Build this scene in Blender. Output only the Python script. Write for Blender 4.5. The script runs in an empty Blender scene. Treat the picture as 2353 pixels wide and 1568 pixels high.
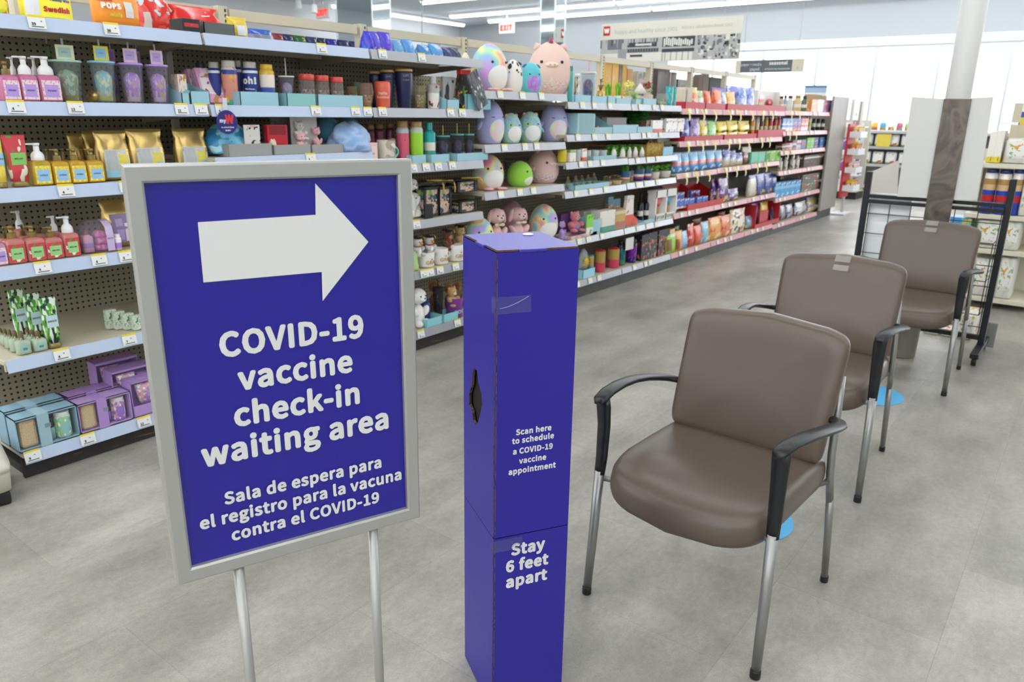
import bpy, bmesh, math, random, os
from math import sin, cos, pi, radians, sqrt, atan2
from mathutils import Vector, Matrix
random.seed(7)
sc = bpy.context.scene
COL = sc.collection

# ------------------------------------------------------------------ camera
H = 1.40
FPX, CX, CY = 1732.0, 1176.5, 784.0
PIT, ROLL, AZ = radians(16.9), radians(0.86), radians(37.4)
hd = Vector((-sin(AZ), cos(AZ), 0)); rt0 = Vector((cos(AZ), sin(AZ), 0))
FW = hd * cos(PIT) + Vector((0, 0, -sin(PIT)))
up0 = rt0.cross(FW)
RT = rt0 * cos(ROLL) + up0 * sin(ROLL)
UP = up0 * cos(ROLL) - rt0 * sin(ROLL)
EYE = Vector((0, 0, H))
cam = bpy.data.cameras.new('camera')
co = bpy.data.objects.new('camera', cam); COL.objects.link(co)
m = Matrix((RT, UP, -FW)).transposed().to_4x4(); m.translation = EYE
co.matrix_world = m
cam.sensor_width = 36.0; cam.lens = FPX / 2353 * 36
cam.clip_start = 0.05; cam.clip_end = 200
cam.dof.use_dof = True; cam.dof.focus_distance = 1.55; cam.dof.aperture_fstop = 7.0
sc.camera = co
# ------------------------------------------------------------------ view, world, lamps' strength
vs = sc.view_settings
sc.display_settings.display_device = 'sRGB'
vs.view_transform = 'Standard'; vs.look = 'None'; vs.gamma = 1.0; vs.exposure = 0.42
vs.use_curve_mapping = False
sc.cycles.use_denoising = True
sc.cycles.max_bounces = 8; sc.cycles.transparent_max_bounces = 12
LAMP = 14.0
w = bpy.data.worlds.new('daylight'); sc.world = w; w.use_nodes = True
w.node_tree.nodes['Background'].inputs[0].default_value = (0.93, 0.97, 1.0, 1)
w.node_tree.nodes['Background'].inputs[1].default_value = 5.0
CEIL = 3.80; WALLY = 18.0; WALLX = -15.9; RIGHTX = 7.0; REARY = -6.0

# ------------------------------------------------------------------ pixel -> place
def ray(x, y): return FW + RT * ((x - CX) / FPX) - UP * ((y - CY) / FPX)
def onX(x, y, X): d = ray(x, y); return EYE + d * (X / d.x)
def onY(x, y, Y): d = ray(x, y); return EYE + d * (Y / d.y)
def onZ(x, y, Z): d = ray(x, y); return EYE + d * ((Z - H) / d.z)
def onP(x, y, P0, N): d = ray(x, y); return EYE + d * ((P0 - EYE).dot(N) / d.dot(N))
def _solve(p0, e, ax, px):          # p0 + t e projects on pixel column/row px
    k = (px - CX) / FPX if ax is RT else -(px - CY) / FPX
    q = p0 - EYE
    return (k * q.dot(FW) - q.dot(ax)) / (e.dot(ax) - k * e.dot(FW))
def Yat(px, X, z): return _solve(Vector((X, 0, z)), Vector((0, 1, 0)), RT, px)
def Xat(px, Y, z): return _solve(Vector((0, Y, z)), Vector((1, 0, 0)), RT, px)
def Zat(py, X, Y): return _solve(Vector((X, Y, 0)), Vector((0, 0, 1)), UP, py)

# ------------------------------------------------------------------ materials
def lin(h):
    h = h.lstrip('#')
    o = []
    for i in (0, 2, 4):
        c = int(h[i:i+2], 16) / 255
        o.append(c / 12.92 if c <= 0.04045 else ((c + 0.055) / 1.055) ** 2.4)
    return (o[0], o[1], o[2], 1)
_M = {}
def new_mat(key):
    m = bpy.data.materials.new(str(key)[:60]); m.use_nodes = True
    return m, m.node_tree.nodes, m.node_tree.links, m.node_tree.nodes['Principled BSDF']
def mt(h, rough=0.5, metal=0.0, coat=0.0, sheen=0.0):
    k = (h, rough, metal, coat, sheen)
    if k not in _M:
        m, n, l, b = new_mat('paint ' + h)
        b.inputs['Base Color'].default_value = lin(h); b.inputs['Roughness'].default_value = rough
        b.inputs['Metallic'].default_value = metal; b.inputs['Coat Weight'].default_value = coat
        b.inputs['Sheen Weight'].default_value = sheen
        _M[k] = m
    return _M[k]
def clear(h, a=0.35, rough=0.08):
    a = a if a > .6 else a * .45
    k = ('clear', h, a, rough)
    if k not in _M:
        m, n, l, b = new_mat('clear ' + h)
        b.inputs['Base Color'].default_value = lin(h); b.inputs['Roughness'].default_value = rough
        t = n.new('ShaderNodeBsdfTransparent'); t.inputs[0].default_value = tuple(0.5 + 0.5 * c for c in lin(h)[:3]) + (1,)
        mx = n.new('ShaderNodeMixShader'); mx.inputs[0].default_value = a
        l.new(t.outputs[0], mx.inputs[1]); l.new(b.outputs[0], mx.inputs[2])
        l.new(mx.outputs[0], n['Material Output'].inputs[0])
        _M[k] = m
    return _M[k]
def lamp_mat(h, s):
    k = ('lamp', h, s)
    if k not in _M:
        m, n, l, b = new_mat('lamp')
        b.inputs['Base Color'].default_value = lin(h); b.inputs['Emission Color'].default_value = lin(h); b.inputs['Emission Strength'].default_value = s
        _M[k] = m
    return _M[k]
def pr(stops, blot=None, sc_=6.0, th=0.5, rough=0.4, axis='Z', kind='noise'):
    """printed packaging: flat bands along an axis, with blotches of other inks"""
    k = ('pr', tuple(stops), tuple(blot or ()), sc_, th, rough, axis, kind)
    if k in _M: return _M[k]
    m, n, l, b = new_mat('print ' + stops[0][1])
    b.inputs['Roughness'].default_value = rough
    tc = n.new('ShaderNodeTexCoord'); sp = n.new('ShaderNodeSeparateXYZ'); l.new(tc.outputs['Generated'], sp.inputs[0])
    cr = n.new('ShaderNodeValToRGB'); cr.color_ramp.interpolation = 'CONSTANT'
    el = cr.color_ramp.elements
    while len(el) < len(stops): el.new(0.5)
    while len(el) > max(len(stops), 1): el.remove(el[-1])
    for e, (p, h) in zip(el, stops): e.position = p; e.color = lin(h)
    l.new(sp.outputs[axis], cr.inputs[0])
    out = cr.outputs[0]
    for i, h in enumerate(blot or ()):
        if kind == 'noise':
            t = n.new('ShaderNodeTexNoise'); t.inputs['Scale'].default_value = sc_; t.inputs['Detail'].default_value = 1.0
            fac = t.outputs[0]
        else:
            t = n.new('ShaderNodeTexVoronoi'); t.inputs['Scale'].default_value = sc_; fac = t.outputs['Distance']
        mp = n.new('ShaderNodeMapping'); mp.inputs['Location'].default_value = (3.1 * i, 1.7 * i, 2.3 * i)
        l.new(tc.outputs['Generated'], mp.inputs[0]); l.new(mp.outputs[0], t.inputs[0])
        g = n.new('ShaderNodeMath'); g.operation = 'GREATER_THAN' if kind == 'noise' else 'LESS_THAN'
        g.inputs[1].default_value = th; l.new(fac, g.inputs[0])
        mx = n.new('ShaderNodeMix'); mx.data_type = 'RGBA'
        l.new(g.outputs[0], mx.inputs[0]); l.new(out, mx.inputs[6]); mx.inputs[7].default_value = lin(h)
        out = mx.outputs[2]
    l.new(out, b.inputs['Base Color'])
    _M[k] = m
    return m
def soft(cols, sc_=2.2, key=0, rough=0.9):
    """tie-dyed plush"""
    k = ('soft', tuple(cols), sc_, key)
    if k in _M: return _M[k]
    m, n, l, b = new_mat('plush ' + cols[0]); b.inputs['Roughness'].default_value = rough; b.inputs['Sheen Weight'].default_value = 0.3
    tc = n.new('ShaderNodeTexCoord'); mp = n.new('ShaderNodeMapping'); mp.inputs['Location'].default_value = (key * 1.3, key * .7, key)
    t = n.new('ShaderNodeTexNoise'); t.inputs['Scale'].default_value = sc_; t.inputs['Detail'].default_value = 0.5
    cr = n.new('ShaderNodeValToRGB'); el = cr.color_ramp.elements
    while len(el) < len(cols): el.new(0.5)
    for i, (e, h) in enumerate(zip(el, cols)):
        e.position = 0.3 + 0.4 * i / max(1, len(cols) - 1); e.color = lin(h)
    l.new(tc.outputs['Generated'], mp.inputs[0]); l.new(mp.outputs[0], t.inputs[0]); l.new(t.outputs[0], cr.inputs[0]); l.new(cr.outputs[0], b.inputs['Base Color'])
    _M[k] = m
    return m
def nap(h): return mt(h, 0.95, 0, 0, 0.3)

# ------------------------------------------------------------------ lettering
FONT = None
for f in ('Noto Sans CJK Regular.woff2', 'Inter.woff2'):
    try:
        FONT = bpy.data.fonts.load(os.path.join(bpy.utils.system_resource('DATAFILES'), 'fonts', f)); break
    except Exception: FONT = None
_T = {}
def text_geo(s, bold=0.022):
    k = (s, bold)
    if k not in _T:
        cu = bpy.data.curves.new('lettering', 'FONT'); cu.body = s; cu.size = 1; cu.resolution_u = 3; cu.fill_mode = 'FRONT'
        if FONT: cu.font = FONT
        cu.space_character = 1 + bold * 1.6
        o = bpy.data.objects.new('lettering', cu); COL.objects.link(o)
        me = bpy.data.meshes.new_from_object(o.evaluated_get(bpy.context.evaluated_depsgraph_get()))
        v = [x.co.copy() for x in me.vertices]; f = [tuple(p.vertices) for p in me.polygons if p.normal.z > 0.5 or True]
        bpy.data.objects.remove(o); bpy.data.curves.remove(cu); bpy.data.meshes.remove(me)
        xs = [p.x for p in v] or [0]; ys = [p.y for p in v] or [0]
        _T[k] = (v, f, min(xs), max(xs), min(ys), max(ys))
    return _T[k]

# ------------------------------------------------------------------ mesh builder
class MB:
    def __init__(s): s.v = []; s.f = []; s.m = []; s.s = []
    def add(s, v, f, mi=0, sm=False, M=None):
        b = len(s.v)
        s.v += [(M @ Vector(p)) if M else Vector(p) for p in v]
        for q in f: s.f.append(tuple(i + b for i in q)); s.m.append(mi); s.s.append(sm)
        return s
    def box(s, c, d, mi=0, bev=0.0, R=None):
        x, y, z = [a / 2 for a in d]; b = min(bev, x * .95, y * .95, z * .95)
        M = Matrix.Translation(c) @ (R.to_4x4() if R else Matrix())
        if b <= 0:
            v = [(i * x, j * y, k * z) for i in (-1, 1) for j in (-1, 1) for k in (-1, 1)]
            return s.add(v, [(0, 1, 3, 2), (4, 6, 7, 5), (0, 4, 5, 1), (2, 3, 7, 6), (0, 2, 6, 4), (1, 5, 7, 3)], mi, False, M)
        bm = bmesh.new(); bmesh.ops.create_cube(bm, size=1)
        for p in bm.verts: p.co = Vector((p.co.x * 2 * x, p.co.y * 2 * y, p.co.z * 2 * z))
        bmesh.ops.bevel(bm, geom=bm.edges[:], offset=b, segments=2, profile=0.5, affect='EDGES')
        s.add([p.co.copy() for p in bm.verts], [[q.index for q in f.verts] for f in bm.faces], mi, False, M); bm.free()
        return s
    def rings(s, rs, mi=0, cap0=True, cap1=True, sm=True, closed=False, M=None, mis=None):
        n = len(rs[0]); b = len(s.v)
        for r in rs: s.v += [(M @ Vector(p)) if M else Vector(p) for p in r]
        k = len(rs)
        for i in range(k if closed else k - 1):
            j = (i + 1) % k
            for a in range(n):
                c = (a + 1) % n
                s.f.append((b + i * n + a, b + i * n + c, b + j * n + c, b + j * n + a)); s.m.append(mis[i] if mis else mi); s.s.append(sm)
        if not closed:
            if cap0: s.f.append(tuple(b + a for a in range(n - 1, -1, -1))); s.m.append(mis[0] if mis else mi); s.s.append(False)
            if cap1: s.f.append(tuple(b + (k - 1) * n + a for a in range(n))); s.m.append(mis[-1] if mis else mi); s.s.append(False)
        return s
    def lathe(s, prof, mi=0, seg=20, c=(0, 0, 0), sm=True, cap=True, sy=1.0, M=None, mis=None):
        T = Matrix.Translation(c); T = M @ T if M else T
        # split the profile where it turns sharply so that edges stay crisp
        runs = [[prof[0]]]; rm = [0]
        for i in range(1, len(prof)):
            runs[-1].append(prof[i])
            if i < len(prof) - 1:
                a = Vector(prof[i]) - Vector(prof[i-1]); d = Vector(prof[i+1]) - Vector(prof[i])
                if (a.length > 1e-6 and d.length > 1e-6 and a.angle(d) > 0.75) or (mis and mis[i] != mis[i-1]): runs.append([prof[i]]); rm.append(i)
        for q, r in enumerate(runs):
            rs = [[(max(p[0], 1e-5) * cos(2 * pi * a / seg), max(p[0], 1e-5) * sin(2 * pi * a / seg) * sy, p[1]) for a in range(seg)] for p in r]
            s.rings(rs, mis[rm[q]] if mis else mi, cap and q == 0, cap and q == len(runs) - 1, sm, False, T)
        return s
    def loft(s, secs, mi=0, seg=24, c=(0, 0, 0), sm=True, M=None, cap=True, wob=0.0):
        rs = []
        for q in secs:
            z, hx, hy = q[:3]; e = q[3] if len(q) > 3 else 4.0; ox = q[4] if len(q) > 4 else 0; oy = q[5] if len(q) > 5 else 0
            r = []
            for a in range(seg):
                t = 2 * pi * (a + .5) / seg; C, S = cos(t), sin(t)
                x = math.copysign(abs(C) ** (2 / e), C) * hx; y = math.copysign(abs(S) ** (2 / e), S) * hy
                if wob: y += wob * hy * (sin(9 * x / max(hx, .001) + z * 40 + c[0] * 9) * .6 + random.uniform(-.5, .5))
                r.append((x + ox, y + oy, z))
            rs.append(r)
        T = Matrix.Translation(c); T = M @ T if M else T
        return s.rings(rs, mi, cap, cap, sm, False, T)
    def tube(s, pts, r, mi=0, seg=8, closed=False, ry=None, cap=True, up=None):
        P = [Vector(p) for p in pts]; n = len(P); rs = []; u = None
        for i, p in enumerate(P):
            if closed: t = (P[(i + 1) % n] - P[i - 1])
            else: t = (P[min(i + 1, n - 1)] - P[max(i - 1, 0)])
            t.normalize()
            if up is not None: u = Vector(up) - t * t.dot(Vector(up))
            elif u is None:
                a = Vector((0, 0, 1)) if abs(t.z) < .9 else Vector((1, 0, 0)); u = a - t * t.dot(a)
            else: u = u - t * t.dot(u)
            u.normalize(); q = t.cross(u)
            ri = r[i] if isinstance(r, (list, tuple)) else r
            rj = (ry[i] if isinstance(ry, (list, tuple)) else ry) if ry else ri
            rs.append([p + q * (ri * cos(2 * pi * a / seg)) + u * (rj * sin(2 * pi * a / seg)) for a in range(seg)])
        return s.rings(rs, mi, cap, cap, True, closed)
    def ball(s, c, r, mi=0, seg=14, rg=9, M=None):
        r = r if isinstance(r, (tuple, list)) else (r, r, r)
        rs = [[(r[0] * sin(pi * i / rg) * cos(2 * pi * a / seg), r[1] * sin(pi * i / rg) * sin(2 * pi * a / seg), -r[2] * cos(pi * i / rg)) for a in range(seg)] for i in range(rg + 1)]
        T = Matrix.Translation(c); T = T @ M if M else T
        return s.rings(rs, mi, False, False, True, False, T)
    def prism(s, poly, y0, y1, mi=0, M=None, mside=None):
        """polygon in x,z pushed from y0 to y1"""
        n = len(poly); v = [(p[0], y0, p[1]) for p in poly] + [(p[0], y1, p[1]) for p in poly]
        s.add(v, [tuple(range(n)), tuple(range(2 * n - 1, n - 1, -1))], mi, False, M)
        return s.add(v, [(i, i + n, (i + 1) % n + n, (i + 1) % n) for i in range(n)], mi if mside is None else mside, False, M)
    def text(s, t, x, z, wid=None, size=None, y=0.0, mi=0, M=None, bold=0.022, align='c', base=None):
        """lettering in the x,z plane facing -y; fitted to a width or a size; x is the centre (or start)"""
        v, f, x0, x1, y0, y1 = text_geo(t, bold)
        sh = [(0, 0)] + ([(bold * .8 * cos(a * pi / 4), bold * .8 * sin(a * pi / 4)) for a in range(8)] if bold > .015 else [])
        k = size if size else wid / max(x1 - x0, 1e-4)
        if size and wid and (x1 - x0) * k > wid: k = wid / (x1 - x0)
        ox = x - (x0 + x1) / 2 * k if align == 'c' else x - x0 * k
        for i_, (dx, dz) in enumerate(sh): s.add([(ox + (p.x + dx) * k, y - i_ * 3e-5, z + (p.y + dz) * k) for p in v], f, mi, False, M)
        return s
    def build(s, name, mats, parent=None, loc=None, rz=0):
        me = bpy.data.meshes.new(name)
        me.from_pydata([tuple(p) for p in s.v], [], s.f)
        for m in (mats if isinstance(mats, (list, tuple)) else [mats]): me.materials.append(m)
        me.polygons.foreach_set('material_index', s.m); me.polygons.foreach_set('use_smooth', s.s)
        me.update()
        o = bpy.data.objects.new(name, me); COL.objects.link(o)
        if parent: o.parent = parent
        if loc: o.location = loc
        if rz: o.rotation_euler.z = rz
        return o
def rod(mb, a, b, r, mi=0, seg=10): return mb.tube([a, b], r, mi, seg)
def tag(o, label, cat, group=None):
    o['label'] = label; o['category'] = cat
    if group: o['group'] = group
    return o
def thing(name, label='', cat='', loc=(0, 0, 0), rz=0, group=None):
    o = bpy.data.objects.new(name, None); COL.objects.link(o); o.location = loc; o.rotation_euler.z = rz
    o.empty_display_size = 0.05
    if label: tag(o, label, cat, group)
    return o
def struct(o): o['kind'] = 'structure'; return o
def dup(root):
    r = root.copy(); COL.objects.link(r)
    for ch in list(root.children):
        c = ch.copy(); COL.objects.link(c); c.parent = r
        for g in list(ch.children):
            d = g.copy(); COL.objects.link(d); d.parent = c
    return r

# ------------------------------------------------------------------ the setting
def floor_mat():
    m, n, l, b = new_mat('vinyl floor')
    tc = n.new('ShaderNodeTexCoord'); mp = n.new('ShaderNodeMapping'); mp.inputs['Rotation'].default_value = (0, 0, pi / 2)
    mp.inputs['Location'].default_value = (0.31, 0.12, 0)
    l.new(tc.outputs['Object'], mp.inputs[0])
    br = n.new('ShaderNodeTexBrick'); br.offset = 0.5
    br.inputs['Scale'].default_value = 1; br.inputs['Brick Width'].default_value = 0.914; br.inputs['Row Height'].default_value = 0.457
    br.inputs['Mortar Size'].default_value = 0.0009; br.inputs['Mortar Smooth'].default_value = 0.3; br.inputs['Bias'].default_value = 0.0
    br.inputs['Color1'].default_value = (0.43, 0.406, 0.351, 1); br.inputs['Color2'].default_value = (0.37, 0.348, 0.298, 1); br.inputs['Mortar'].default_value = (0.29, 0.272, 0.235, 1)
    l.new(mp.outputs[0], br.inputs[0])
    def noise(sx, sy, scale, det, lo, hi):
        q = n.new('ShaderNodeMapping'); q.inputs['Scale'].default_value = (sx, sy, 1); l.new(tc.outputs['Object'], q.inputs[0])
        t = n.new('ShaderNodeTexNoise'); t.inputs['Scale'].default_value = scale; t.inputs['Detail'].default_value = det; t.inputs['Roughness'].default_value = .6
        l.new(q.outputs[0], t.inputs[0])
        r = n.new('ShaderNodeMapRange'); r.inputs[1].default_value = .3; r.inputs[2].default_value = .7; r.inputs[3].default_value = lo; r.inputs[4].default_value = hi
        l.new(t.outputs[0], r.inputs[0]); return r.outputs[0]
    out = br.outputs[0]
    for f in (noise(3.4, 1.3, 1.5, 4, .72, 1.14), noise(1.5, 1.2, 1.3, 4, .76, 1.12), noise(9, 6, 6, 5, .87, 1.08), noise(1, 1, 190, 1, .90, 1.06)):
        mx = n.new('ShaderNodeMix'); mx.data_type = 'RGBA'; mx.blend_type = 'MULTIPLY'; mx.inputs[0].default_value = 1
        l.new(out, mx.inputs[6]); l.new(f, mx.inputs[7]); out = mx.outputs[2]
    l.new(out, b.inputs['Base Color'])
    b.inputs['Roughness'].default_value = 0.36; b.inputs['Specular IOR Level'].default_value = 0.45
    bp = n.new('ShaderNodeBump'); bp.inputs['Strength'].default_value = .06; bp.inputs['Distance'].default_value = .002
    l.new(br.outputs['Fac'], bp.inputs['Height']); bp.invert = True; l.new(bp.outputs[0], b.inputs['Normal'])
    return m
struct(MB().box((-4.45, 6, -.05), (23.5, 24.6, .1)).build('floor', floor_mat()))
WALLM = mt('#C4C8CB', .8)
struct(MB().box(((WALLX + RIGHTX) / 2, 6, CEIL + .05), (23.5, 24.6, .1)).build('ceiling', mt('#C3CCD3', .9)))
struct(MB().box((WALLX - .1, 6, CEIL / 2), (.2, 24.6, CEIL)).build('wall_left', WALLM))
struct(MB().box((RIGHTX + .1, 6, CEIL / 2), (.2, 24.6, CEIL)).build('wall_right', WALLM))
struct(MB().box(((WALLX + RIGHTX) / 2, REARY - .1, CEIL / 2), (23.5, .2, CEIL)).build('wall_back', mt('#D8DADB', .8)))
# window wall at the far end: sill wall, head wall, panes between mullions
WZ0, WZ1 = 0.75, 2.84
MULL = [-9.08, -7.88, -6.68, -5.47, -4.27, -3.07, -1.84, -.62, .6, 1.8, 3.0, 4.2, 5.4, 6.6]
wf = MB()
wf.box(((WALLX + RIGHTX) / 2, WALLY + .1, WZ0 / 2), (22.9, .2, WZ0))
wf.box(((WALLX + RIGHTX) / 2, WALLY + .1, (WZ1 + CEIL) / 2), (22.9, .2, CEIL - WZ1))
wf.box(((WALLX + MULL[0]) / 2, WALLY + .1, (WZ0 + WZ1) / 2), (MULL[0] - WALLX, .2, WZ1 - WZ0))
wf.box(((RIGHTX + MULL[-1]) / 2, WALLY + .1, (WZ0 + WZ1) / 2), (RIGHTX - MULL[-1], .2, WZ1 - WZ0))
struct(wf.build('wall_front', mt('#A6ABAF', .8)))
struct(MB().box(((MULL[0] + MULL[-1]) / 2, WALLY - .02, WZ1 + .08), (MULL[-1] - MULL[0] + .2, .06, .16), bev=.01).build('trim_1', mt('#F6F8FA', .4)))
FRAMEM = mt('#AEB8C2', .4, .6)
for i in range(len(MULL) - 1):
    a, b_ = MULL[i], MULL[i + 1]
    o = MB()
    for x in (a + .012, b_ - .012): o.box((x, WALLY + .06, (WZ0 + WZ1) / 2), (.024, .08, WZ1 - WZ0))
    for z in (WZ0 + .03, WZ1 - .02): o.box(((a + b_) / 2, WALLY + .06, z), (b_ - a - .048, .08, .04))
    f = struct(o.build('window_%d' % (i + 1), FRAMEM))
    MB().box(((a + b_) / 2, WALLY + .07, (WZ0 + WZ1) / 2), (b_ - a - .05, .006, WZ1 - WZ0 - .05)).build('pane', clear('#FFFFFF', .04, .02), f)
# pale pavement outside
struct(MB().box((-4, 30, -.06), (60, 23.6, .08)).build('pavement', mt('#D0D0D0', .9)))

# ------------------------------------------------------------------ ceiling lamps
HOUS = mt('#F0F2F3', .5); TUBE = lamp_mat('#FBFDFF', LAMP)
def strip_lamp(x0, x1, y0, y1, label, grp=None):
    c = ((x0 + x1) / 2, (y0 + y1) / 2)
    L = max(x1 - x0, y1 - y0); along = (x1 - x0) > (y1 - y0)
    t = thing('strip_lamp', label, 'ceiling light', (c[0], c[1], CEIL), 0 if along else pi / 2, grp)
    MB().box((0, 0, -.03), (L, .16, .06), bev=.008).build('housing', HOUS, t)
    MB().lathe([(.052, -L / 2 + .03), (.055, -L / 2 + .04), (.055, L / 2 - .04), (.052, L / 2 - .03)], 0, 12, M=Matrix.Translation((0, 0, -.062)) @ Matrix.Rotation(pi / 2, 4, 'Y')).build('tube', TUBE, t)
    return t
ORD = ['first', 'second', 'third', 'fourth', 'fifth', 'sixth', 'seventh', 'eighth', 'ninth', 'tenth', 'eleventh', 'twelfth', 'thirteenth', 'fourteenth', 'fifteenth', 'sixteenth']
strip_lamp(-15.14, -15.1 + .04, 12.6, 17.3, 'long tube lamp running along the side wall toward the corner')
for ri, (y, x0) in enumerate([(16.9, -13.9), (15.6, -14.1), (13.3, -12.9)]):
    for k in range(4):
        strip_lamp(x0 + k * 4.9, min(x0 + k * 4.9 + 4.86, RIGHTX - .3), y, y + .05, '%s tube lamp from the corner in the %s ceiling row from the windows' % (ORD[k], ORD[ri]))
for ri, y in enumerate([10.8, 8.2, 5.6, 3.0, .4, -1.1, -2.6, -4.1, -5.5]):  # rows behind the camera are extra, set close to brighten what faces them
    for k in range(4):
        strip_lamp(-14 + k * 5.1, -14 + k * 5.1 + 4.8, y, y + .05, 'long tube lamp on the ceiling above the aisles', 'tube lamps above the aisles')

# mirrored columns, pipes, signs under the ceiling
MIR = mt('#DDE6EA', .04, 1.0)
def column(x0, x1, y, dy, label):
    t = thing('mirrored_column', label, 'column', ((x0 + x1) / 2, y, 0))
    MB().box((0, 0, CEIL / 2), (x1 - x0, dy, CEIL - .004)).build('mirror_cladding', MIR, t)
    e = MB()
    for sx in (-1, 1):
        for sy in (-1, 1): e.box((sx * (x1 - x0) / 2, sy * dy / 2, CEIL / 2), (.02, .02, CEIL - .01))
    e.build('corner_trim', mt('#AFB6BA', .3, .8), t)
    return t
def PX(px, py, Y): return onY(px, py, Y)
column(PX(765, 30, 11).x + .05, PX(850, 30, 11).x, 11.3, .5, 'wide mirrored column reflecting lamps, above the blue sweet bags')
column(PX(1238, 40, 11).x, PX(1271, 40, 11).x, 11.2, .3, 'slim mirrored column rising behind the pink pig toy')
for px, Y, h in ((970, 12, 'thin gray pipe hanging from the ceiling over the first plush toys'), (1298, 12, 'thin pale pipe rising beside the slim mirrored column')):
    p = PX(px, 50, Y); t = tag(MB().lathe([(.02, 0), (.02, CEIL - .01)], c=(p.x, Y, 0) if px > 1000 else (p.x, Y, 1.2), seg=10).build('ceiling_pipe', mt('#BFC7CA', .4, .5)), h, 'pipe')
    if px < 1000: t.data.transform(Matrix.Translation((0, 0, -1.2))); 
def exit_sign(px, py, Y, label):
    p = PX(px, py, Y); t = thing('exit_sign', label, 'exit sign', (p.x, Y, p.z - .14))
    MB().box((0, 0, .14), (.46, .06, .30), bev=.01).build('housing', mt('#F4F4F2', .5), t)
    MB().text('EXIT', 0, .06, wid=.36, y=-.034, bold=.05).build('lettering', lamp_mat('#E23B2E', 1.2), t)
    top = CEIL - (p.z - .14)
    MB().box((0, 0, (top + .289) / 2), (.03, .03, top - .285)).build('hanger', mt('#D8DADB', .5), t)
exit_sign(742, 27, 12.4, 'white exit sign with red letters, near the wide mirrored column')
exit_sign(1165, 62, 16, 'white exit sign with red letters, high on the corner wall beyond the plush toys')
for px, py, nm in ((686, 10, 'small white spotlight hanging from the ceiling'), (722, 20, 'small white spotlight hanging beside the exit sign')):
    p = PX(px, py, 11.6); b = MB(); b.lathe([(.03, -.1), (.07, -.08), (.06, .08), (.02, .1)], seg=14, c=(p.x, 11.6, p.z)); rod(b, (p.x, 11.6, p.z + .09), (p.x, 11.6, CEIL), .012)
    tag(b.build('spotlight', mt('#F2F4F5', .4)), nm, 'spotlight')
# wide banner with old street photographs
BY = 12.0
tl, tr, br_, bl = onY(1383, 57, BY), onY(1708, 34, BY), onY(1699, 137, BY), onY(1382, 139, BY)
bw = tr.x - tl.x; bz0, bz1 = (bl.z + br_.z) / 2 - .02, (tl.z + tr.z) / 2
t = thing('hanging_banner', 'wide cream banner with black and white street photographs above the red shelves', 'banner', ((tl.x + tr.x) / 2, BY, bz0))
hh = bz1 - bz0; PH = hh * .58
MB().box((0, 0, hh / 2), (bw, .02, hh)).build('board', mt('#CFCCBE', .7), t)

for q, (a, b_, sd) in enumerate(((-.5, -.03, 1), (-.03, .20, 2), (.20, .5, 3))):
    rb = random.Random(40 + q); x0_, w_ = a * bw + .002, (b_ - a) * bw - .004
    g = MB().box((x0_ + w_ / 2, -.012, PH / 2 + .01), (w_, .004, PH), 3)
    def rect(u0, u1, v0, v1, mi, lay): g.add([(x0_ + u0 * w_, -.0145 - lay * .0006, .01 + v0 * PH), (x0_ + u1 * w_, -.0145 - lay * .0006, .01 + v0 * PH), (x0_ + u1 * w_, -.0145 - lay * .0006, .01 + v1 * PH), (x0_ + u0 * w_, -.0145 - lay * .0006, .01 + v1 * PH)], [(0, 1, 2, 3)], mi)
    if q == 0:
        rect(0, 1, 0, .38, 4, 0); rect(.12, .36, .55, 1, 1, 1); rect(.30, .44, .05, .55, 2, 1); rect(.45, .92, .62, .82, 0, 1); rect(.45, .95, .38, .56, 1, 1); rect(.50, .70, .20, .30, 0, 1); rect(.04, .16, .08, .2, 0, 1)
        for k_ in range(22): u = k_ / 22; rect(u, u + .02, .62 + .1 * (k_ % 3), .98, (k_ * 7) % 4, 2)
        for k_ in range(12): u = .46 + .042 * k_; rect(u, u + .022, .40, .54, (k_ * 5) % 5, 2)
        rect(.58, .84, .68, .76, 4, 3)
    elif q == 1:
        rect(0, 1, .58, 1, 0, 0); rect(0, 1, .36, .50, 0, 1); rect(.05, .95, .0, .34, 4, 1)
        for k_ in range(14): u = .04 + .065 * k_; rect(u, u + .05, .60 + .02 * ((k_ * 3) % 4), .80 + .14 * ((14 - k_) / 14) + .03 * ((k_ * 5) % 3), 4, 2)
        for k_ in range(5): rect(.1 + .18 * k_, .12 + .18 * k_, 0, .36, 1, 2)
    else:
        for k_ in range(110): u, v = rb.random() * .95, rb.random() * .92; rect(u, min(1, u + rb.uniform(.03, .09)), v, min(1, v + rb.uniform(.06, .22)), rb.randrange(5), k_ % 8)
    g.build('photograph', [mt('#33353A', .6), mt('#6A6C72', .6), mt('#8E9094', .6), mt('#A9A9A6', .6), mt('#D2D0C6', .6)], t)
lg = MB().text('happy and healthy since 1901', -.16 * bw, PH + hh * .15, wid=bw * .46, y=-.0115, bold=0)
lg.text('felices y saludables desde 1901', .27 * bw, PH + hh * .19, wid=bw * .34, y=-.0115, bold=0).build('lettering', mt('#9AA399', .7), t)
em = MB().box((-.455 * bw, -.013, PH + hh * .24), (.13, .006, .15), bev=.02); em.prism([(-.455 * bw - .06, PH + hh * .12), (-.455 * bw - .02, PH + hh * .18), (-.455 * bw - .06, PH + hh * .18)], -.016, -.010)
em.text('w', -.455 * bw, PH + hh * .19, wid=.09, y=-.0165, mi=1).build('emblem', [mt('#B5202C', .6), mt('#F3EEE6', .6)], t)
for sx in (-.38, 0, .38): rod(MB(), (sx * bw, 0, hh - .01), (sx * bw, 0, CEIL - bz0), .004).build('hanging_wire', mt('#B9C0C4', .4), t)
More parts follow.
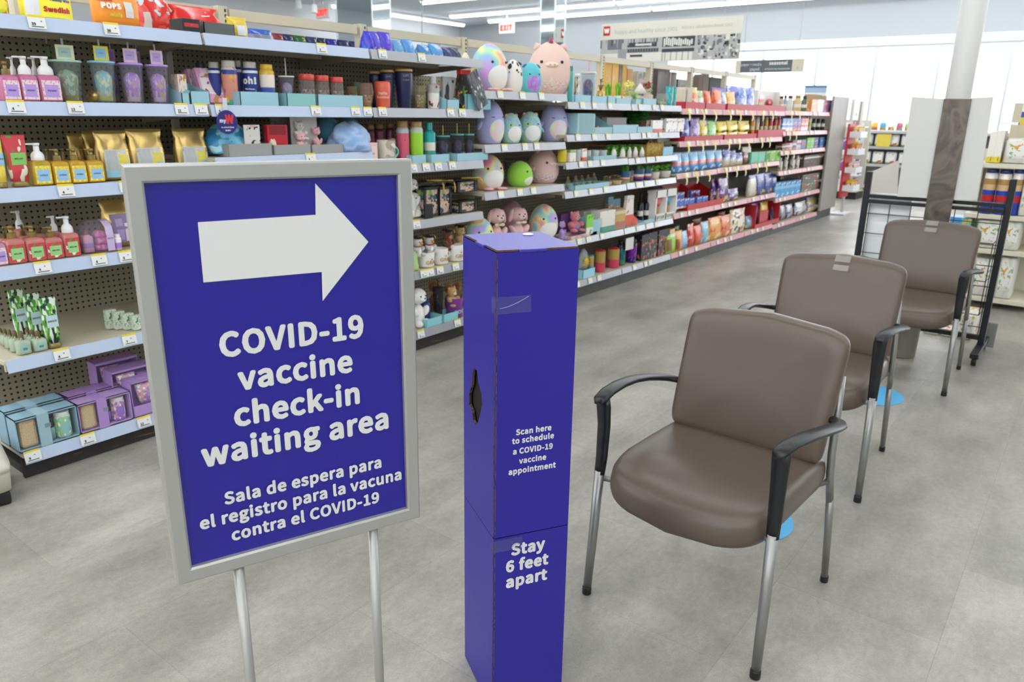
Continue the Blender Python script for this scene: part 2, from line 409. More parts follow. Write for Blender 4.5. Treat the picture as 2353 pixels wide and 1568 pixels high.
# aisle sign
AY = 10.6
a0, a1 = onY(1690, 160, AY), onY(1847, 152, AY)
t = thing('aisle_sign', 'gray aisle sign with white lettering and a cream number panel, over the red shelves', 'aisle sign', ((a0.x + a1.x) / 2, AY, 1.96))
aw = a1.x - a0.x; ah = .16
M_ = Matrix.Rotation(radians(0), 4, 'Y')
s_ = MB().box((-aw * .08, 0, ah / 2), (aw * .84, .03, ah), 0); s_.box((aw * .42, 0, ah / 2), (aw * .16, .032, ah + .006), 1); s_.box((-aw * .46, 0, ah / 2), (aw * .08, .032, ah + .006), 1)
s_.build('panel', [mt('#596168', .6), mt('#CFC9B4', .6)], t)
MB().text('paper + media', -.26 * aw, ah * .55, wid=aw * .3, y=-.017, bold=.01).text('papel', -.2 * aw, ah * .15, wid=aw * .14, y=-.017, bold=0).text('seasonal', .14 * aw, ah * .6, wid=aw * .26, y=-.017, bold=.02).text('artículos de temporada', .13 * aw, ah * .2, wid=aw * .36, y=-.017, bold=0).build('lettering', mt('#E9ECEC', .6), t)
MB().text('6', .42 * aw, ah * .2, size=ah * .8, y=-.018, bold=.01).build('number', mt('#70767A', .6), t)
for sx in (-.4, .4): rod(MB(), (sx * aw, 0, ah - .01), (sx * aw, 0, CEIL - 1.96), .003).build('hanging_wire', mt('#B9C0C4', .4), t)

# ------------------------------------------------------------------ the long run of shelving
XL, XB = -3.095, -3.66
YB = [.957, 1.89, 2.82, 3.74, 4.66, 5.58, 6.50, 7.42, 8.34, 9.26, 10.16, 11.06]
SH = [[1.70, 1.412, 1.112, .835, .487, .112], [1.70, 1.412, 1.19, .835, .487, .112], [1.70, 1.412, 1.11, .79, .492, .125],
      [1.525, 1.20, .905, .50, .125], [1.475, 1.25, 1.055, .845, .478, .14], [1.475, 1.25, 1.05, .85, .478, .14],
      [1.452, 1.165, .88, .515, .14], [1.452, 1.165, .885, .515, .14], [1.452, 1.165, .89, .515, .14],
      [1.46, 1.225, 1.0, .76, .44, .12], [1.46, 1.225, 1.0, .76, .44, .12]]
BAYNAME = ['bath gift', 'tumbler', 'graduation gift', 'plush toy', 'plant', 'garden', 'candy', 'snack', 'chocolate', 'bottled goods', 'boxed goods']
def noisy(h, h2, th=.6, sc_=9, rough=.6):
    return pr([(0, h)], blot=(h2,), sc_=sc_, th=th, rough=rough)
def peg_mat():
    m, n, l, b = new_mat('pegboard'); b.inputs['Roughness'].default_value = .6
    tc = n.new('ShaderNodeTexCoord'); sp = n.new('ShaderNodeSeparateXYZ'); l.new(tc.outputs['Object'], sp.inputs[0])
    def op(o, a, v=None, w_=None):
        q = n.new('ShaderNodeMath'); q.operation = o; l.new(a, q.inputs[0])
        if w_ is not None: l.new(w_, q.inputs[1])
        elif v is not None: q.inputs[1].default_value = v
        return q.outputs[0]
    def cell(a): return op('POWER', op('SUBTRACT', op('FRACT', op('DIVIDE', op('ADD', a, 5.0), .0254)), .5), 2.0)
    d = op('LESS_THAN', op('ADD', cell(sp.outputs['Y']), None, cell(sp.outputs['Z'])), .042)
    mx = n.new('ShaderNodeMix'); mx.data_type = 'RGBA'; l.new(d, mx.inputs[0])
    mx.inputs[6].default_value = lin('#958D78'); mx.inputs[7].default_value = lin('#0C0B0A')
    l.new(mx.outputs[2], b.inputs['Base Color'])
    return m
PEG = peg_mat(); TAN = mt('#C3BBA5', .45); TAND = mt('#A79F8A', .5); KICK = noisy('#2A2724', '#6B3F2A', .69, 7); KICK2 = mt('#4A4A49', .5)
RAILC = {'b': mt('#BCCBE2', .35), 's': mt('#A6A8AE', .32, .35), 'r': mt('#D89AA0', .4)}
TAGM = [mt('#E8E9E6', .45), mt('#E8D23A', .5), mt('#3A3A3C', .6)]
NEAR_TAGS = {(0, 0): [(85, '39.99'), (257, '36.99')], (0, 1): [(38, '4.99'), (175, '12.99'), (418, '12.99'), (463, '7.99')], (0, 2): [(153, '4.99'), (292, '9.99')],
             (0, 3): [(99, '4.99'), (229, '4.99'), (291, '9.99')], (0, 4): [(143, '4.99'), (298, '7.99')], (0, 5): [(76, '9.99'), (203, '9.99'), (332, '12.99')],
             (1, 0): [(740, '9.99')], (1, 1): [(510, '9.99'), (727, '9.99'), (818, '9.99'), (850, '9.99')], (1, 2): [(715, '9.99')],
             (2, 0): [(880, '5.99'), (970, '5.99')], (2, 1): [(880, '9.99'), (1036, '9.99'), (1063, '8.99')], (2, 2): [(950, '4.99'), (980, '5.99'), (1008, '9.99'), (1040, '9.99')],
             (2, 3): [(958, '9.99')], (2, 4): [(975, '9.99'), (990, '9.99'), (1012, '8.99'), (1048, '7.99')], (2, 5): [(968, '9.99'), (1052, '7.99')]}
for bi in range(11):
    y0, y1 = YB[bi] + .003, YB[bi+1] - .003; W = y1 - y0
    ox, oy = -3.38, (y0 + y1) / 2
    bay = thing('gondola_bay', 'tan steel shelving bay holding the %s rows, %s bay along the aisle run' % (BAYNAME[bi], ORD[bi]), 'store shelving', (ox, oy, 0), 0, 'bays of the long aisle shelving')
    L = lambda x, y, z: (x - ox, y - oy, z)
    tz = SH[bi][0] - .02; pz_ = 1.62 if bi == 3 else tz
    MB().box(L(XB - .012, oy, pz_ / 2 + .03), (.02, W, pz_ - .06)).build('back_panel', PEG, bay)
    MB().box(L(-3.13, oy, .045), (.02, W, .088)).box(L(-3.36, oy, .02), (.44, W - .02, .038)).build('kick_plate', KICK if bi < 3 else KICK2, bay)
    rs = MB().box(L(-3.93, oy, tz - .0), (.46, W, .03)).box(L(-3.70, oy, .5), (.05, .05, .99)); rs.build('rear_shelf', TAN, bay)
    py = YB[bi] + .475; pz = 1.89
    if bi < 10:
        u = MB().box(L(-3.70, py, pz / 2 + .02), (.055, .05, pz - .04))
        for k in range(18): u.box(L(-3.672, py + .012, 1.87 - k * .025), (.003, .008, .014), 1)
        u.build('upright', [TAN, mt('#1C1B19', .7)], bay)
        if bi < 9:
            MB().box(L(-3.70, py + .460, pz - .034), (.05, .845, .05)).build('top_rail', TAN, bay)
    if bi == 1: MB().box(L(-3.56, 1.985, .95), (.03, .028, 1.9)).build('upright', mt('#DAD6CA', .5), bay)
    rc = 'b' if bi < 2 else ('s' if bi < 6 else 'r')
    for k, z in enumerate(SH[bi]):
        last = k == len(SH[bi]) - 1
        xl = XL
        sh = MB().box(L((xl - .012 + XB) / 2, oy, z - .013), (xl - .012 - XB, W, .022), bev=.003)
        if not last: sh.box(L(xl - .02, oy, z - .03), (.012, W, .03)); sh.box(L((xl + XB) / 2 - .1, oy, z - .034), (.06, W * .94, .02))
        so = sh.build('shelf', TAN, bay)
        rl = MB().rings([[L(xl, y, z - .048), L(xl - .004, y, z - .05), L(xl - .0145, y, z - .001), L(xl - .0105, y, z + .0)] for y in (y0 + .004, y1 - .004)], sm=False)
        rl.build('price_rail', RAILC[rc], so)
        if not last:
            for yy in (y0 + .012, y1 - .012):
                MB().prism([(XB - ox, z - .03), (xl - .10 - ox, z - .03), (xl - .10 - ox, z - .045), (XB - ox, z - .085)], yy - oy - .002, yy - oy + .002).build('bracket', TAND, so)
        if (bi, k) in NEAR_TAGS: tg = [(Yat(px, xl, z - .02), tx) for px, tx in NEAR_TAGS[(bi, k)]]
        else: tg = [(y0 + .1 + (W - .2) * (j + random.uniform(.2, .8)) / 4, random.choice(['4.99', '5.99', '9.99', '12.99', '2 for 5'])) for j in range(3 if bi < 9 else 2)]
        for (ty, tx) in tg:
            ty = min(max(ty, y0 + .03), y1 - .03)
            n_ = Vector((.058, 0, .012)).normalized()
            M = Matrix.Translation(L(xl - .0045 + .0, ty, z - .018)) @ Matrix.Rotation(pi / 2, 4, 'Z') @ Matrix.Rotation(radians(-11.5), 4, 'X')
            g = MB().box((0, -.001, .0), (.058, .0016, .044), 0, M=None) if False else MB()
            g.add([(-.029, -.0035, -.024), (.029, -.0035, -.024), (.029, -.0035, .014), (-.029, -.0035, .014)], [(0, 1, 2, 3)], 0, False, M)
            g.add([(-.029, -.0035, .014), (.029, -.0035, .014), (.029, -.0035, .022), (-.029, -.0035, .022)], [(0, 1, 2, 3)], 1, False, M)
            g.add([(-.029, -.0025, -.024), (.029, -.0025, -.024), (.029, -.0025, .022), (-.029, -.0025, .022)], [(3, 2, 1, 0)], 0, False, M)
            if bi < 3:
                a, c_ = (tx.split('.') + [''])[:2]
                g.text(a, -.012, -.013, size=.034, y=-.0042, mi=2, M=M, bold=.03); g.text(c_, .004 if len(a) < 2 else .012, .0, size=.014, y=-.0042, mi=2, M=M, align='l'); 
                g.add([(-.02, -.004, -.019), (.02, -.004, -.019), (.02, -.004, -.016), (-.02, -.004, -.016)], [(0, 1, 2, 3)], 2, False, M)
            else: g.add([(-.018, -.004, -.014), (.01, -.004, -.014), (.01, -.004, .006), (-.018, -.004, .006)], [(0, 1, 2, 3)], 2 if bi < 0 else 0, False, M)
            g.build('price_tag', TAGM, so)
        if bi in (6, 7, 8, 9) and k < 3:
            for j in range(3 if bi < 8 else 2):
                ty = y0 + .12 + .28 * j + random.uniform(-.04, .04)
                g = MB(); pts = []
                for q in range(7):
                    tt = q / 6; pts.append((xl + .006 + .035 * sin(tt * 2.2), ty, z + .0 - .105 * tt))
                for q in range(6):
                    a, c_ = pts[q], pts[q + 1]
                    g.add([L(a[0], a[1] - .016, a[2]), L(a[0], a[1] + .016, a[2]), L(c_[0], c_[1] + .016, c_[2]), L(c_[0], c_[1] - .016, c_[2]),
                           L(a[0] - .0015, a[1] - .016, a[2]), L(a[0] - .0015, a[1] + .016, a[2]), L(c_[0] - .0015, c_[1] + .016, c_[2]), L(c_[0] - .0015, c_[1] - .016, c_[2])],
                          [(0, 1, 2, 3), (7, 6, 5, 4)], 1 if q < 4 else 0)
                g.build('hanging_tag', TAGM, so)

# endcap closing the run, with a red wing rack
t = thing('endcap_cabinet', 'tall taupe end panel closing the long shelving run, by the red rack', 'shelving end', (-3.66, 11.46, 0))
EP = mt('#938B84', .5)
for x in (-3.09, -4.23): MB().box((x + 3.66, 0, .90), (.03, .76, 1.54), bev=.004).build('side_panel', EP, t)
MB().box((0, .30, .88), (1.10, .03, 1.5)).build('back_panel', EP, t)
MB().box((0, 0, .06), (1.06, .74, .12)).build('kick_plate', mt('#242424', .5), t)
for z in (.2, .55, .9, 1.25): MB().box((0, -.03, z), (1.10, .64, .03)).build('shelf', TAN, t)
t = thing('sign_holder', 'blue and white counter sign standing on the end of the shelf run', 'sign', (-3.4, 11.3, 1.676))
MB().box((0, 0, .07), (.30, .02, .14)).build('panel', pr([(0, '#DDE6EE'), (.3, '#9FB9D6'), (.75, '#5B7FA8')], rough=.3), t); MB().box((0, 0, .005), (.2, .08, .01)).build('foot', mt('#CFD6DC', .3), t)
t = thing('wing_rack', 'red wing rack with white wire baskets beside the taupe end panel', 'display rack', (-3.0, 12.1, 0))
MB().box((-.05, 0, .78), (.03, .42, 1.06), bev=.01).build('backing', mt('#C22A2A', .5), t)
MB().box((-.05, 0, 1.50), (.05, .32, .30), bev=.01).text('w', 0, 1.42, size=.2, y=0, mi=1, M=Matrix.Translation((-.022, 0, 0)) @ Matrix.Rotation(pi / 2, 4, 'Z')).build('header', [mt('#E4E2DC', .5), mt('#C23B3B', .5)], t)
MB().box((-.04, .30, 1.46), (.05, .16, .34)).build('header', mt('#A9A29B', .5), t)
rod(MB(), (-.06, .1, .012), (-.06, .1, 1.4), .02).box((-.05, 0, .012), (.2, .40, .02)).build('post', mt('#D8D8D8', .4), t)
for q, z in enumerate((.36, .62, .88, 1.12)):
    MB().box((.045, 0, z), (.15, .36, .008)).box((.12, 0, z + .04), (.006, .36, .08)).box((.045, -.18, z + .04), (.15, .006, .08)).box((.045, .18, z + .04), (.15, .006, .08)).build('basket', mt('#ECECEC', .35), t)
for q, (z, h) in enumerate(zip((.365, .625, .885, 1.125), ('#E2C23A', '#E8E2D6', '#D9A63A', '#E9D77A'))):
    for r_ in range(3):
        o = MB().loft([(0, .045, .03), (.02, .05, .032), (.13, .05, .02), (.15, .05, .004)], seg=14).build('snack_pouch', pr([(0, h), (.4, '#F2EEE4'), (.6, h)], blot=('#C2402E',), sc_=5, th=.58), None, (-2.955, 12.1 - .11 + r_ * .11, z))
        tag(o, '%s pouch in the %s basket up the red wing rack' % (('yellow', 'cream', 'amber', 'pale yellow')[q], ORD[q]), 'snack pouch', 'pouches in the red wing rack')

# ------------------------------------------------------------------ sign on two posts
SK = .40 / .62
sTL = EYE + (Vector((-1.55177, .74180, 1.28933)) - EYE) * SK; sTR = EYE + (Vector((-1.33294, 1.32189, 1.28906)) - EYE) * SK
su = Vector((sTR.x - sTL.x, sTR.y - sTL.y, 0)).normalized(); sn = Vector((su.y, -su.x, 0))       # sn faces the camera
sw = .402; sz1 = sTL.z; sz0 = EYE.z + (.3275 - 1.4) * SK; shh = sz1 - sz0
sc0 = Vector(((sTL.x + sTR.x) / 2, (sTL.y + sTR.y) / 2, 0))
srz = atan2(su.y, su.x)
t = thing('pedestal_sign', 'blue waiting area sign with a white arrow in a silver frame on two posts', 'sign', sc0, srz)
def suv(px, py, off=0.0):
    p = onP(px, py, sc0 + sn * off, sn) - sc0
    return p.dot(su), p.z
SILV = mt('#B4B4AE', .38, .55)
fw = .0235
prof = [(-.018, 0.0), (-.018, fw * .2), (-.014, fw * .45), (.004, fw), (.016, fw), (.016, 0)]    # (y, inward) frame section
def frame(mb, x0, x1, z0, z1, pf):
    rs = []
    for (sx, sz) in ((0, 0), (1, 0), (1, 1), (0, 1)):
        r = []
        for (y, i) in pf:
            r.append(((x0 + i) if sx == 0 else (x1 - i), y, (z0 + i) if sz == 0 else (z1 - i)))
        rs.append(r)
    return mb.rings(rs, 0, sm=False, closed=True)
fr = MB(); frame(fr, -sw / 2, sw / 2, sz0, sz1, [(-.010, 0), (-.013, .003), (-.013, fw - .003), (-.010, fw), (.012, fw), (.012, 0)]); fr.build('frame', SILV, t)
BLUE = mt('#1A1090', .28, 0, .25)
PY = -.004
pn = MB().box((0, .003, (sz0 + sz1) / 2), (sw - .036, .012, shh - .036), 0)
WH = PY - .0006
arrow = [(453, 510), (723, 493), (722, 421), (844, 555), (739, 691), (737, 624), (466, 648)]
pts = [suv(*p) for p in arrow]
pn.add([(u, WH, v) for u, v in pts], [tuple(range(7))], 1)
def sline(s, x0, y0, x1, y1, dx=0.0):
    a, b_ = suv(x0, y0), suv(x1, y1)
    pn.text(s, (a[0] + b_[0]) / 2, (a[1] + b_[1]) / 2, wid=b_[0] - a[0], y=WH, mi=1, bold=.021)
for ln in (('COVID-19', 508, 815, 831, 774), ('vaccine', 550, 891, 806, 853), ('check-in', 541, 974, 822, 926), ('waiting area', 467, 1066, 888, 984),
           ('Sala de espera para', 516, 1149, 873, 1078), ('el registro para la vacuna', 460, 1208, 919, 1104), ('contra el COVID-19', 533, 1235, 868, 1155)): sline(*ln)
pn.build('poster', [BLUE, mt('#DCDCD8', .45)], t)
for px, nm in ((548, 'post'), (857, 'post')):
    u = suv(px, 1300 if px < 600 else 1210)[0]
    MB().lathe([(.0085, .014), (.0085, sz0 + .004)], c=(u, .002, 0), seg=14).build('post', mt('#A9A8A2', .35, .6), t)
    MB().box((u, .002, .008), (.03, .34, .016), bev=.004).build('foot', mt('#A9A8A2', .35, .6), t)

# ------------------------------------------------------------------ blue cardboard pillar
zt = 1.135
A = onZ(1140, 577, zt); B = onZ(1331, 569, zt); Lp = onZ(1064, 546, zt)
bu = Vector((B.x - A.x, B.y - A.y, 0)); bwid = bu.length; bu.normalize()
bu = Matrix.Rotation(radians(3.6), 3, 'Z') @ bu
bwid = _solve(Vector((A.x, A.y, zt)), bu, RT, 1331)
bl_ = _solve(Vector((A.x, A.y, zt)), Vector((-bu.y, bu.x, 0)), RT, 1064)
bcen = A + bu * bwid / 2 + Vector((-bu.y, bu.x, 0)) * bl_ / 2; bcen.z = 0
t = thing('cardboard_pillar', 'tall blue cardboard pillar with white distancing text and a handle hole', 'floor display', bcen, atan2(bu.y, bu.x))
bn = Vector((bu.y, -bu.x, 0)); fc = A + bu * bwid / 2; hx, hy = bwid / 2, bl_ / 2
def buv(px, py):
    p = onP(px, py, fc, bn) - fc
    return p.dot(bu), p.z + zt
bl2 = Vector((-bu.x, -bu.y, 0))
def luv(px, py):
    p = onP(px, py, A, bl2) - A
    return p.dot(Vector((-bu.y, bu.x, 0))), p.z + zt
BOXB = mt('#261C94', .36); CORR = noisy('#6E5238', '#3A2A1C', .55, 40)
seam = buv(1215, 1224)[1]
hole = []
for px, py in [(1090, 846), (1096, 852), (1099, 880), (1106, 905), (1108, 930), (1104, 950), (1098, 972), (1092, 977), (1087, 965), (1085, 945), (1078, 930), (1078, 905), (1084, 885), (1086, 855)]:
    hole.append(luv(px, py))
def shell(z0, z1, nm, gap):
    b = MB(); T_ = .004
    yl0, yl1 = -hy + gap, hy
    b.add([(-hx, -hy, z0), (hx, -hy, z0), (hx, -hy, z1), (-hx, -hy, z1)], [(0, 1, 2, 3)], 0)          # front
    b.add([(hx, -hy, z0), (hx, hy, z0), (hx, hy, z1), (hx, -hy, z1)], [(0, 1, 2, 3)], 0)
    b.add([(hx, hy, z0), (-hx, hy, z0), (-hx, hy, z1), (hx, hy, z1)], [(0, 1, 2, 3)], 0)
    lf = [(-hx, yl1, z0), (-hx, yl0, z0), (-hx, yl0, z1), (-hx, yl1, z1)]
    if nm == 'upper_section':
        hp = [(-hx, -hy + u, v) for u, v in hole]
        me_ = bmesh.new(); o_ = [me_.verts.new(p) for p in lf]; h_ = [me_.verts.new(p) for p in hp]
        eg = [me_.edges.new((o_[i], o_[(i + 1) % 4])) for i in range(4)] + [me_.edges.new((h_[i], h_[(i + 1) % len(h_)])) for i in range(len(h_))]
        bmesh.ops.triangle_fill(me_, use_beauty=True, edges=eg)
        me_.verts.index_update()
        fs = [[v.index for v in f.verts] for f in me_.faces]
        # keep only faces outside the hole
        b.add([v.co.copy() for v in me_.verts], fs, 0); me_.free()
        hi = [(p[0] + .006, p[1], p[2]) for p in hp]; n = len(hp)
        b.add(hp + hi, [(i, (i + 1) % n, (i + 1) % n + n, i + n) for i in range(n)], 1)
    else: b.add(lf, [(0, 1, 2, 3)], 0)
    # raw corrugated edge showing at the front corner
    b.box((-hx + .0025, -hy + gap / 2 + .002, (z0 + z1) / 2), (.004, gap, z1 - z0 - .004), 1)
    b.add([(-hx + .002, -hy - .0003, z0 + .01), (-hx + .0038, -hy - .0003, z0 + .01), (-hx + .0038, -hy - .0003, z1 - .01), (-hx + .002, -hy - .0003, z1 - .01)], [(0, 1, 2, 3)], 1)
    return b

WHT = mt('#DEDEDA', .5); WHTG = mt('#E6E6E6', .3)
up = shell(seam + .0008, zt - .004, 'upper_section', .005)
for ln in (('Scan here', 1186, 1000, 1266, 988), ('to schedule', 1177, 1022, 1272, 1005), ('a COVID-19', 1179, 1045, 1269, 1030), ('vaccine', 1193, 1065, 1254, 1056), ('appointment', 1169, 1091, 1276, 1074)):
    a, b_ = buv(ln[1], ln[2]), buv(ln[3], ln[4])
    up.text(ln[0], (a[0] + b_[0]) / 2, (a[1] + b_[1]) / 2, wid=b_[0] - a[0], y=-hy - .0006, mi=2, bold=.024)
up.build('upper_section', [BOXB, CORR, WHT], t)
lo = shell(.002, seam - .0008, 'lower_section', .0035)
for ln in (('Stay', 1176, 1275, 1250, 1262), ('6 feet', 1164, 1313, 1258, 1297), ('apart', 1164, 1348, 1255, 1333)):
    a, b_ = buv(ln[1], ln[2]), buv(ln[3], ln[4])
    lo.text(ln[0], (a[0] + b_[0]) / 2, (a[1] + b_[1]) / 2, wid=b_[0] - a[0], y=-hy - .0006, mi=2, bold=.026)
lo.build('lower_section', [BOXB, CORR, WHT], t)
# lining behind the handle hole, lid, tape, round tab
MB().box((0, .004, zt / 2), (2 * hx - .02, 2 * hy - .02, zt - .02)).build('dark_core', mt('#15100C', .9), t)  # near-black block fills the hollow so the handle hole looks dark
ld = MB()
ld.add([(-hx + .004, -hy + .004, zt - .003), (hx, -hy + .004, zt - .003), (hx, hy, zt - .003), (-hx + .004, hy, zt - .003), (-hx + .004, -hy + .004, zt), (hx, -hy + .004, zt), (hx, hy, zt), (-hx + .004, hy, zt)], [(4, 5, 6, 7)], 0)
ld.add([(-hx + .004, -hy + .0035, zt - .004), (hx, -hy + .0035, zt - .004), (hx, -hy + .0035, zt), (-hx + .004, -hy + .0035, zt)], [(0, 1, 2, 3)], 1)
ld.add([(-hx + .0035, hy, zt - .004), (-hx + .0035, -hy + .004, zt - .004), (-hx + .0035, -hy + .004, zt), (-hx + .0035, hy, zt)], [(0, 1, 2, 3)], 1)
ld.box((-.012, -hy + .001, zt - .003), (.06, .008, .007), 0, bev=.002).box((-hx + .001, -.01, zt - .003), (.008, .05, .007), 0, bev=.002)
ld.build('lid', [mt('#3A32A0', .36), CORR], t)
tp = onZ(1213, 540, zt) - bcen; tp.z = 0; tp = Matrix.Rotation(-atan2(bu.y, bu.x), 3, 'Z') @ tp
MB().lathe([(.0125, zt + .0003), (.0125, zt + .0018), (.010, zt + .003)], c=(tp.x, tp.y, 0), seg=20).build('round_tab', mt('#E4E4E2', .4), t)
TAPE = clear('#C9C6E6', .22, .12)
for (pa, pb) in (((1140, 684), (1220, 672)), ((1131, 1246), (1200, 1232))):
    a, b_ = buv(*pa), buv(*pb); hgt = .036 if pa[1] < 1000 else .03
    tpm = MB().add([(-hx - .0006, -hy - .0008, a[1]), (b_[0], -hy - .0008, a[1]), (b_[0] + .001, -hy - .0008, a[1] - hgt), (-hx - .0006, -hy - .0008, a[1] - hgt),
              (-hx - .0008, -hy + .022, a[1]), (-hx - .0008, -hy + .022, a[1] - hgt)], [(0, 3, 2, 1), (4, 5, 3, 0)], 0)
    if pa[1] < 1000:
        q = [(-hx + .008 + .05 * i / 6 * (b_[0] + hx) / .06, -hy - .0011, a[1] - .024 + .022 * (i / 6) ** 1.6) for i in range(7)]
        tpm.tube(q, .0005, 1, 5)
    tpm.build('tape', [TAPE, mt('#B9B6E0', .3)], t)

# ------------------------------------------------------------------ chairs
VINYL = mt('#5E5146', .34); VINYLD = mt('#655E59', .5); SEAMM = mt('#4B443F', .6)
STEEL = mt('#9C9C98', .36, .75); BLK = mt('#17191C', .35)
def outline_pts(hx, hz, e, n=48):
    r = []
    for a in range(n):
        t_ = 2 * pi * a / n; C, S = cos(t_), sin(t_)
        r.append((math.copysign(abs(C) ** (2 / e), C) * hx, math.copysign(abs(S) ** (2 / e), S) * hz))
    return r
def seat_mesh():
    b = MB(); n = 56; base = outline_pts(1, 1, 7, n)
    def pt(x, y, k, z, crown):
        X = x * .243 * k; Y = y * .25 * k
        if y < 0: Y -= .055 * (1 - (X / .25) ** 2) * (-y) ** 2 * k         # bowed front
        f = max(0, (-Y - .06) / .25)                                         # waterfall front
        drop = .055 * f ** 2.2
        sag = -.012 * math.exp(-((X / .14) ** 2 + (Y / .14) ** 2))
        return (X, .245 + Y, z - drop * (1 if crown else .85) + (sag if crown else 0))
    rs = []
    for k, z, cr in ((.86, .376, 0), (.95, .377, 0), (.985, .386, 0), (1, .402, 0), (1, .425, 1), (.985, .447, 1), (.955, .459, 1), (.90, .466, 1)):
        rs.append([pt(x, y, k, z, cr) for x, y in base])
    for k in (.75, .55, .35, .15, .03): rs.append([pt(x, y, k, .466 + .010 * (1 - k), 1) for x, y in base])
    return b.rings(rs)
def back_mesh():
    b = MB(); n = 60; base = outline_pts(1, 1, 13, n)
    def pt(x, z, k, y):
        X = x * k * (.242 + .004 * z); Z = .640 + z * k * .184
        if z > 0: Z += .024 * (1 - (X / .24) ** 2) * z * k
        yy = .40 + (Z - .46) * .26 + y - .35 * (X ** 2) - .012 * math.exp(-((Z - .56) / .09) ** 2)
        return (X, yy, Z)
    rs = [[pt(x, z, k, y) for x, z in base] for k, y in ((.03, -.030), (.3, -.029), (.6, -.028), (.82, -.026), (.92, -.023), (.97, -.016), (1, -.004), (1, .012), (.985, .024), (.94, .030), (.6, .031), (.03, .031))]
    return b.rings(rs)
def piping(b, hx, y): pass
def make_chair(vin):
    t = thing('guest_chair')
    seat_mesh().build('seat', vin, t)
    bk = back_mesh().build('backrest', vin, t)
    fr = MB()
    for s in (-1, 1):
        # rear upright continuing up behind the pad
        fr.tube([(s * .2475, .49, .30), (s * .247, .455, .40), (s * .246, .442, .48), (s * .235, .475, .60), (s * .225, .50, .70)], .0115, 0, 10)
        fr.tube([(s * .255, .012, .392), (s * .215, .06, .372), (s * .205, .40, .372), (s * .245, .46, .385)], .010, 0, 8)
    fr.tube([(-.205, .12, .372), (.205, .12, .372)], .010, 0, 8); fr.tube([(-.205, .40, .372), (.205, .40, .372)], .010, 0, 8); fr.tube([(-.2, .47, .62), (.2, .47, .62)], .009, 0, 8)
    fr.build('under_frame', STEEL, t)
    for s in (-1, 1):
        lg = MB().tube([(s * .268, -.012, .016), (s * .264, .0, .20), (s * .259, .010, .415)], [.0125, .0138, .0148], 0, 14).build('leg', STEEL, t)
        MB().lathe([(.0132, 0), (.0142, .002), (.0142, .022), (.0132, .026)], c=(s * .268, -.0125, 0), seg=14).build('foot_cap', BLK, lg)
        lg = MB().tube([(s * .252, .538, .016), (s * .249, .51, .20), (s * .2475, .485, .32)], [.0105, .0115, .0118], 0, 12).build('leg', STEEL, t)
        MB().lathe([(.0115, 0), (.0125, .002), (.0125, .02), (.0115, .024)], c=(s * .252, .539, 0), seg=12).build('foot_cap', BLK, lg)
        a = MB()
        a.tube([(s * .259, .0095, .405), (s * .257, .014, .46), (s * .255, .014, .56), (s * .256, .008, .62), (s * .257, .006, .643)], [.0165, .0185, .021, .0235, .022], 0, 14, ry=[.0135, .0125, .0115, .0125, .010], up=(0, 1, 0))
        p = [(.255, -.022, .634), (.257, -.008, .645), (.264, .04, .653), (.276, .12, .651), (.286, .20, .641), (.289, .28, .626), (.284, .34, .612), (.270, .385, .602), (.252, .405, .597), (.236, .412, .595)]
        a.tube([(s * x, y, z) for x, y, z in p], [.012, .021, .0235, .024, .0235, .022, .020, .018, .015, .012], 0, 14, ry=[.006, .010, .0105, .0105, .0105, .0105, .0105, .0105, .011, .011], up=(0, 0, 1))
        a.build('armrest', BLK, t)
    return t
chairs = []
for i, (x, y, a, lab) in enumerate([(-.742, 1.712, -3.3, 'taupe vinyl guest chair standing beside the blue cardboard pillar'),
                                    (-.780, 2.850, 2.0, 'taupe guest chair in the middle of the line, clear tape on its back'),
                                    (-.722, 4.365, -.7, 'taupe guest chair at the end of the line, before the black rolling rack')]):
    c = make_chair(VINYL) if i == 0 else dup(chairs[0])
    if i == 0:
        for k, ch in enumerate(c.children): pass
    c.location = (x, y, 0); c.scale.z = .985 if i == 0 else 1.0; c.rotation_euler.z = radians(a); tag(c, lab, 'chair', 'guest chairs in a line'); chairs.append(c)
    if i:
        tpz = MB()
        for k, (zz, ww) in enumerate(((.815, .05), (.79, .045))):
            pass
        tpz.add([(-.03, .455 - .0315, .79), (.03, .455 - .0315, .79), (.03, .4615 - .0285, .812), (-.03, .4615 - .0285, .812)], [(0, 1, 2, 3)], 0)
        tpz.add([(-.03, .462 - .027, .825), (.03, .462 - .027, .825), (.03, .474 - .018, .848), (-.03, .474 - .018, .848)], [(0, 1, 2, 3)], 0)
        tpz.build('tape', clear('#EDEAE4', .55, .3), c)
tag(MB().lathe([(.012, .452), (.013, .456), (.010, .459)], c=(-.74, 3.235, 0), seg=14).build('red_token', mt('#C8503F', .5), None), 'small red round chip lying on the seat of the middle chair', 'token').location.z = .009
DEC = mt('#58B4E6', .45)
for (x, y, lab) in ((-.807, 2.462, 'round light blue floor sticker under the chair beside the cardboard pillar'), (-.775, 4.125, 'round light blue floor sticker between the middle chair and the last chair'), ):
    tag(MB().lathe([(.172, 0.0), (.172, .0012), (.168, .0016)], c=(x, y, .0006), seg=48).build('floor_sticker', DEC), lab, 'sticker', 'blue floor stickers')

